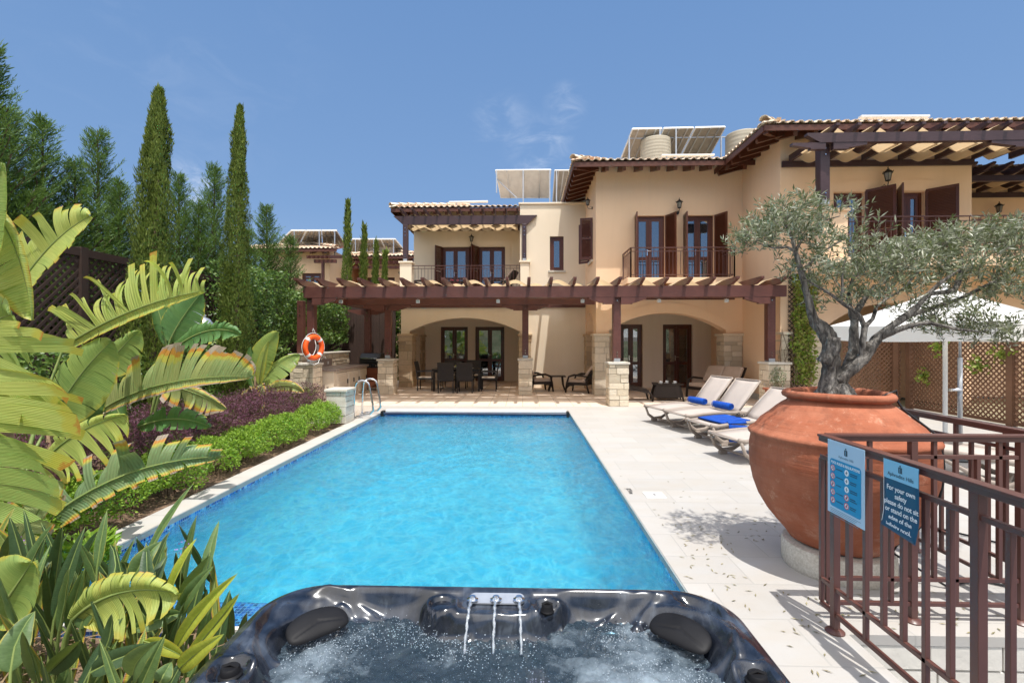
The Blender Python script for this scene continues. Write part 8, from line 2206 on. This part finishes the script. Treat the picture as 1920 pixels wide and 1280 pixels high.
# ================================================================ neighbouring houses on the left, farther back
def far_house(label, x0, x1, y, zE, depth, wins, label_lan=None):
    t = thing('far_house', label, 'house', ((x0 + x1) / 2, y, 0)); b = MB()
    holes_wall(b, x0 + .6, x1 - .6, 0, zE + .1, [(a, c, z0, z1) for a, c, z0, z1 in wins], MPX(y), 0, .3); b.box(x0 + .6, x0 + .9, y + .3, y + depth, 0, zE + .1); b.box(x1 - .9, x1 - .6, y + .3, y + depth, 0, zE + .1); b.build('wall', M['stucco_r'], t)
    for a, c, z0, z1 in wins: french_door(t, a, c, z0, z1, MPX(y), dep=.1, handle=False); r = MB(); r.box(a, c, y + .5, y + .55, z0, z1); r.build('window_blind', M['room'], t)
    o = roof(t, x0, x1, y - .6, 2.4, zE, PI_, True, True, 4.0)
    tails(o, x0 + .7, x1 - .7, y - .6, y, zE, PI_, .6)
    return t
yh = 24.0; zE = PZ(600, 466, yh - .6)
fh = far_house('peach neighbour house with tiled roof left above the pergola', PX(475, yh), PX(640, yh), yh, zE, 7, [(PX(566, yh), PX(602, yh), PZ(580, 552, yh), PZ(580, 512, yh)), (PX(500, yh), PX(530, yh), PZ(580, 552, yh), PZ(580, 512, yh))])
b = MB(); b.box(PX(590, yh - 1.2), PX(631, yh - 1.2), yh - 1.3, yh - 1.15, PZ(600, 493, yh - 1.2), PZ(600, 487, yh - 1.2)); b.box(PX(604, yh - 1.2), PX(608, yh - 1.2), yh - 1.3, yh - 1.15, 0, PZ(600, 493, yh - 1.2)); b.build('pergola_beam', M['wood'], fh)
for k in range(6): b = MB(); x = PX(585 + 8 * k, yh - 1.2); b.bar((x, yh - 1.7, PZ(600, 485, yh - 1.2)), (x, yh, PZ(600, 482, yh)), .08, .14); b.build('pergola_rafter', M['wood'], fh)
yh = 27.0; zE = PZ(700, 480, yh - .6)
fh = far_house('peach neighbour house with tiled roof just left of the villa terrace', PX(655, yh), PX(800, yh), yh, zE, 7, [(PX(688, yh), PX(714, yh), PZ(700, 550, yh), PZ(700, 520, yh)), (PX(722, yh), PX(740, yh), PZ(700, 550, yh), PZ(700, 520, yh))])
b = MB(); b.box(PX(660, yh - 1.5), PX(790, yh - 1.5), yh - 1.6, yh - 1.45, PZ(700, 504, yh - 1.5), PZ(700, 499, yh - 1.5)); b.build('pergola_beam', M['wood'], fh)
for k in range(13): b = MB(); x = PX(664 + 10 * k, yh - 1.5); b.bar((x, yh - 2.1, PZ(700, 495, yh - 1.5)), (x, yh, PZ(700, 494, yh)), .08, .16); b.build('pergola_rafter', M['wood'], fh)
A = onY(515, 462, 26.5); B = onY(650, 462, 26.5); C_ = onY(632, 433, 24.2); D = onY(545, 433, 24.2)
t = panel_quad('', A, B, C_, D, 3, 'tilted solar panels on the neighbour house left of the tallest distant cypress'); stand(t, [(D.lerp(C_, .08), 1.4), (D.lerp(C_, .62), 1.4), (D.lerp(C_, .95), 1.4)], [(D.lerp(A, .3), C_.lerp(B, .3))])
A = onY(650, 476, 29); B = onY(765, 476, 29); C_ = onY(742, 449, 27); D = onY(660, 449, 27)
t = panel_quad('', A, B, C_, D, 3, 'tilted solar panels on the neighbour house right of the tallest distant cypress'); stand(t, [(D.lerp(C_, .08), 1.4), (D.lerp(C_, .5), 1.4), (D.lerp(C_, .95), 1.4)], [(D.lerp(A, .3), C_.lerp(B, .3))])
t = thing('roof_tank_box', 'pale square tank housing under the panels of the neighbour house', 'tank housing', onY(720, 475, 28)); b = MB(); a_ = onY(693, 478, 28); c_ = onY(739, 456, 28); b.box(a_.x, c_.x, 28, 30, a_.z - .4, c_.z); b.build('housing', M['stucco_l'], t, bevel=.02); b = MB(); b.box(a_.x - .1, c_.x + .1, 27.9, 30.1, c_.z + .001, c_.z + .06); b.build('slab', M['white_stone'], t)
b = MB(); rj = random.Random(31)
for k in range(420):
    a = rj.uniform(0, 6.28); r = .4 + abs(rj.gauss(0, .8)); x, y = PCX - .3 + math.cos(a) * r, PCY + math.sin(a) * r
    if (x > 1.7 and y < 2.72) or x < 1.09: continue
    if math.hypot(x - PCX, y - PCY) < .36: continue
    q = rj.uniform(0, 6.28); leaf_quad(b, Vector((x, y, .003)), Vector((math.cos(q), math.sin(q), .06)), Vector((0, 0, 1)), rj.uniform(.03, .055), .009, .2)
o = b.build('fallen_leaves', pm('fallen_olive_leaves', (.30, .24, .13), (.20, .20, .11), 3, .8, island=.4)); setp(o, 'small dry olive leaves scattered on the deck round the jar', 'leaf litter', None, 'stuff')
t = thing('pool_grille', 'dark louvred grille under water at the far left pool corner', 'grille', (PXL + .01, 10.2, -.3)); b = MB(); b.box(PXL + .002, PXL + .02, 10.0, 10.35, -.42, -.17); b.build('frame', M['galv'], t)
for k in range(4): b = MB(); b.box(PXL + .021, PXL + .03, 10.02, 10.33, -.40 + k * .055, -.37 + k * .055); b.build('slat', M['iron'], t)
# ================================================================ unseen hill added behind the viewpoint to put green in the door reflections
def added_hill_z(u, v): 
    y = -14 - 60 * v; x = -80 + 160 * u; return (x, y, -.3 + 7.5 * sm(0, 1, v * 2.2) + 2.2 * mn.noise(Vector((x * .08, y * .08, 1))) * min(1, v * 6) + 1.2 * mn.noise(Vector((x * .4, y * .4, 1))) * min(1, v * 6))
b = MB(); b.grid(added_hill_z, 160, 60, uv=False); o = b.build('added_hills', pm('added_hillside_scrub', (.05, .085, .03), (.17, .15, .085), .6, .95, 1, 3, .2), smooth=True); struct(o)
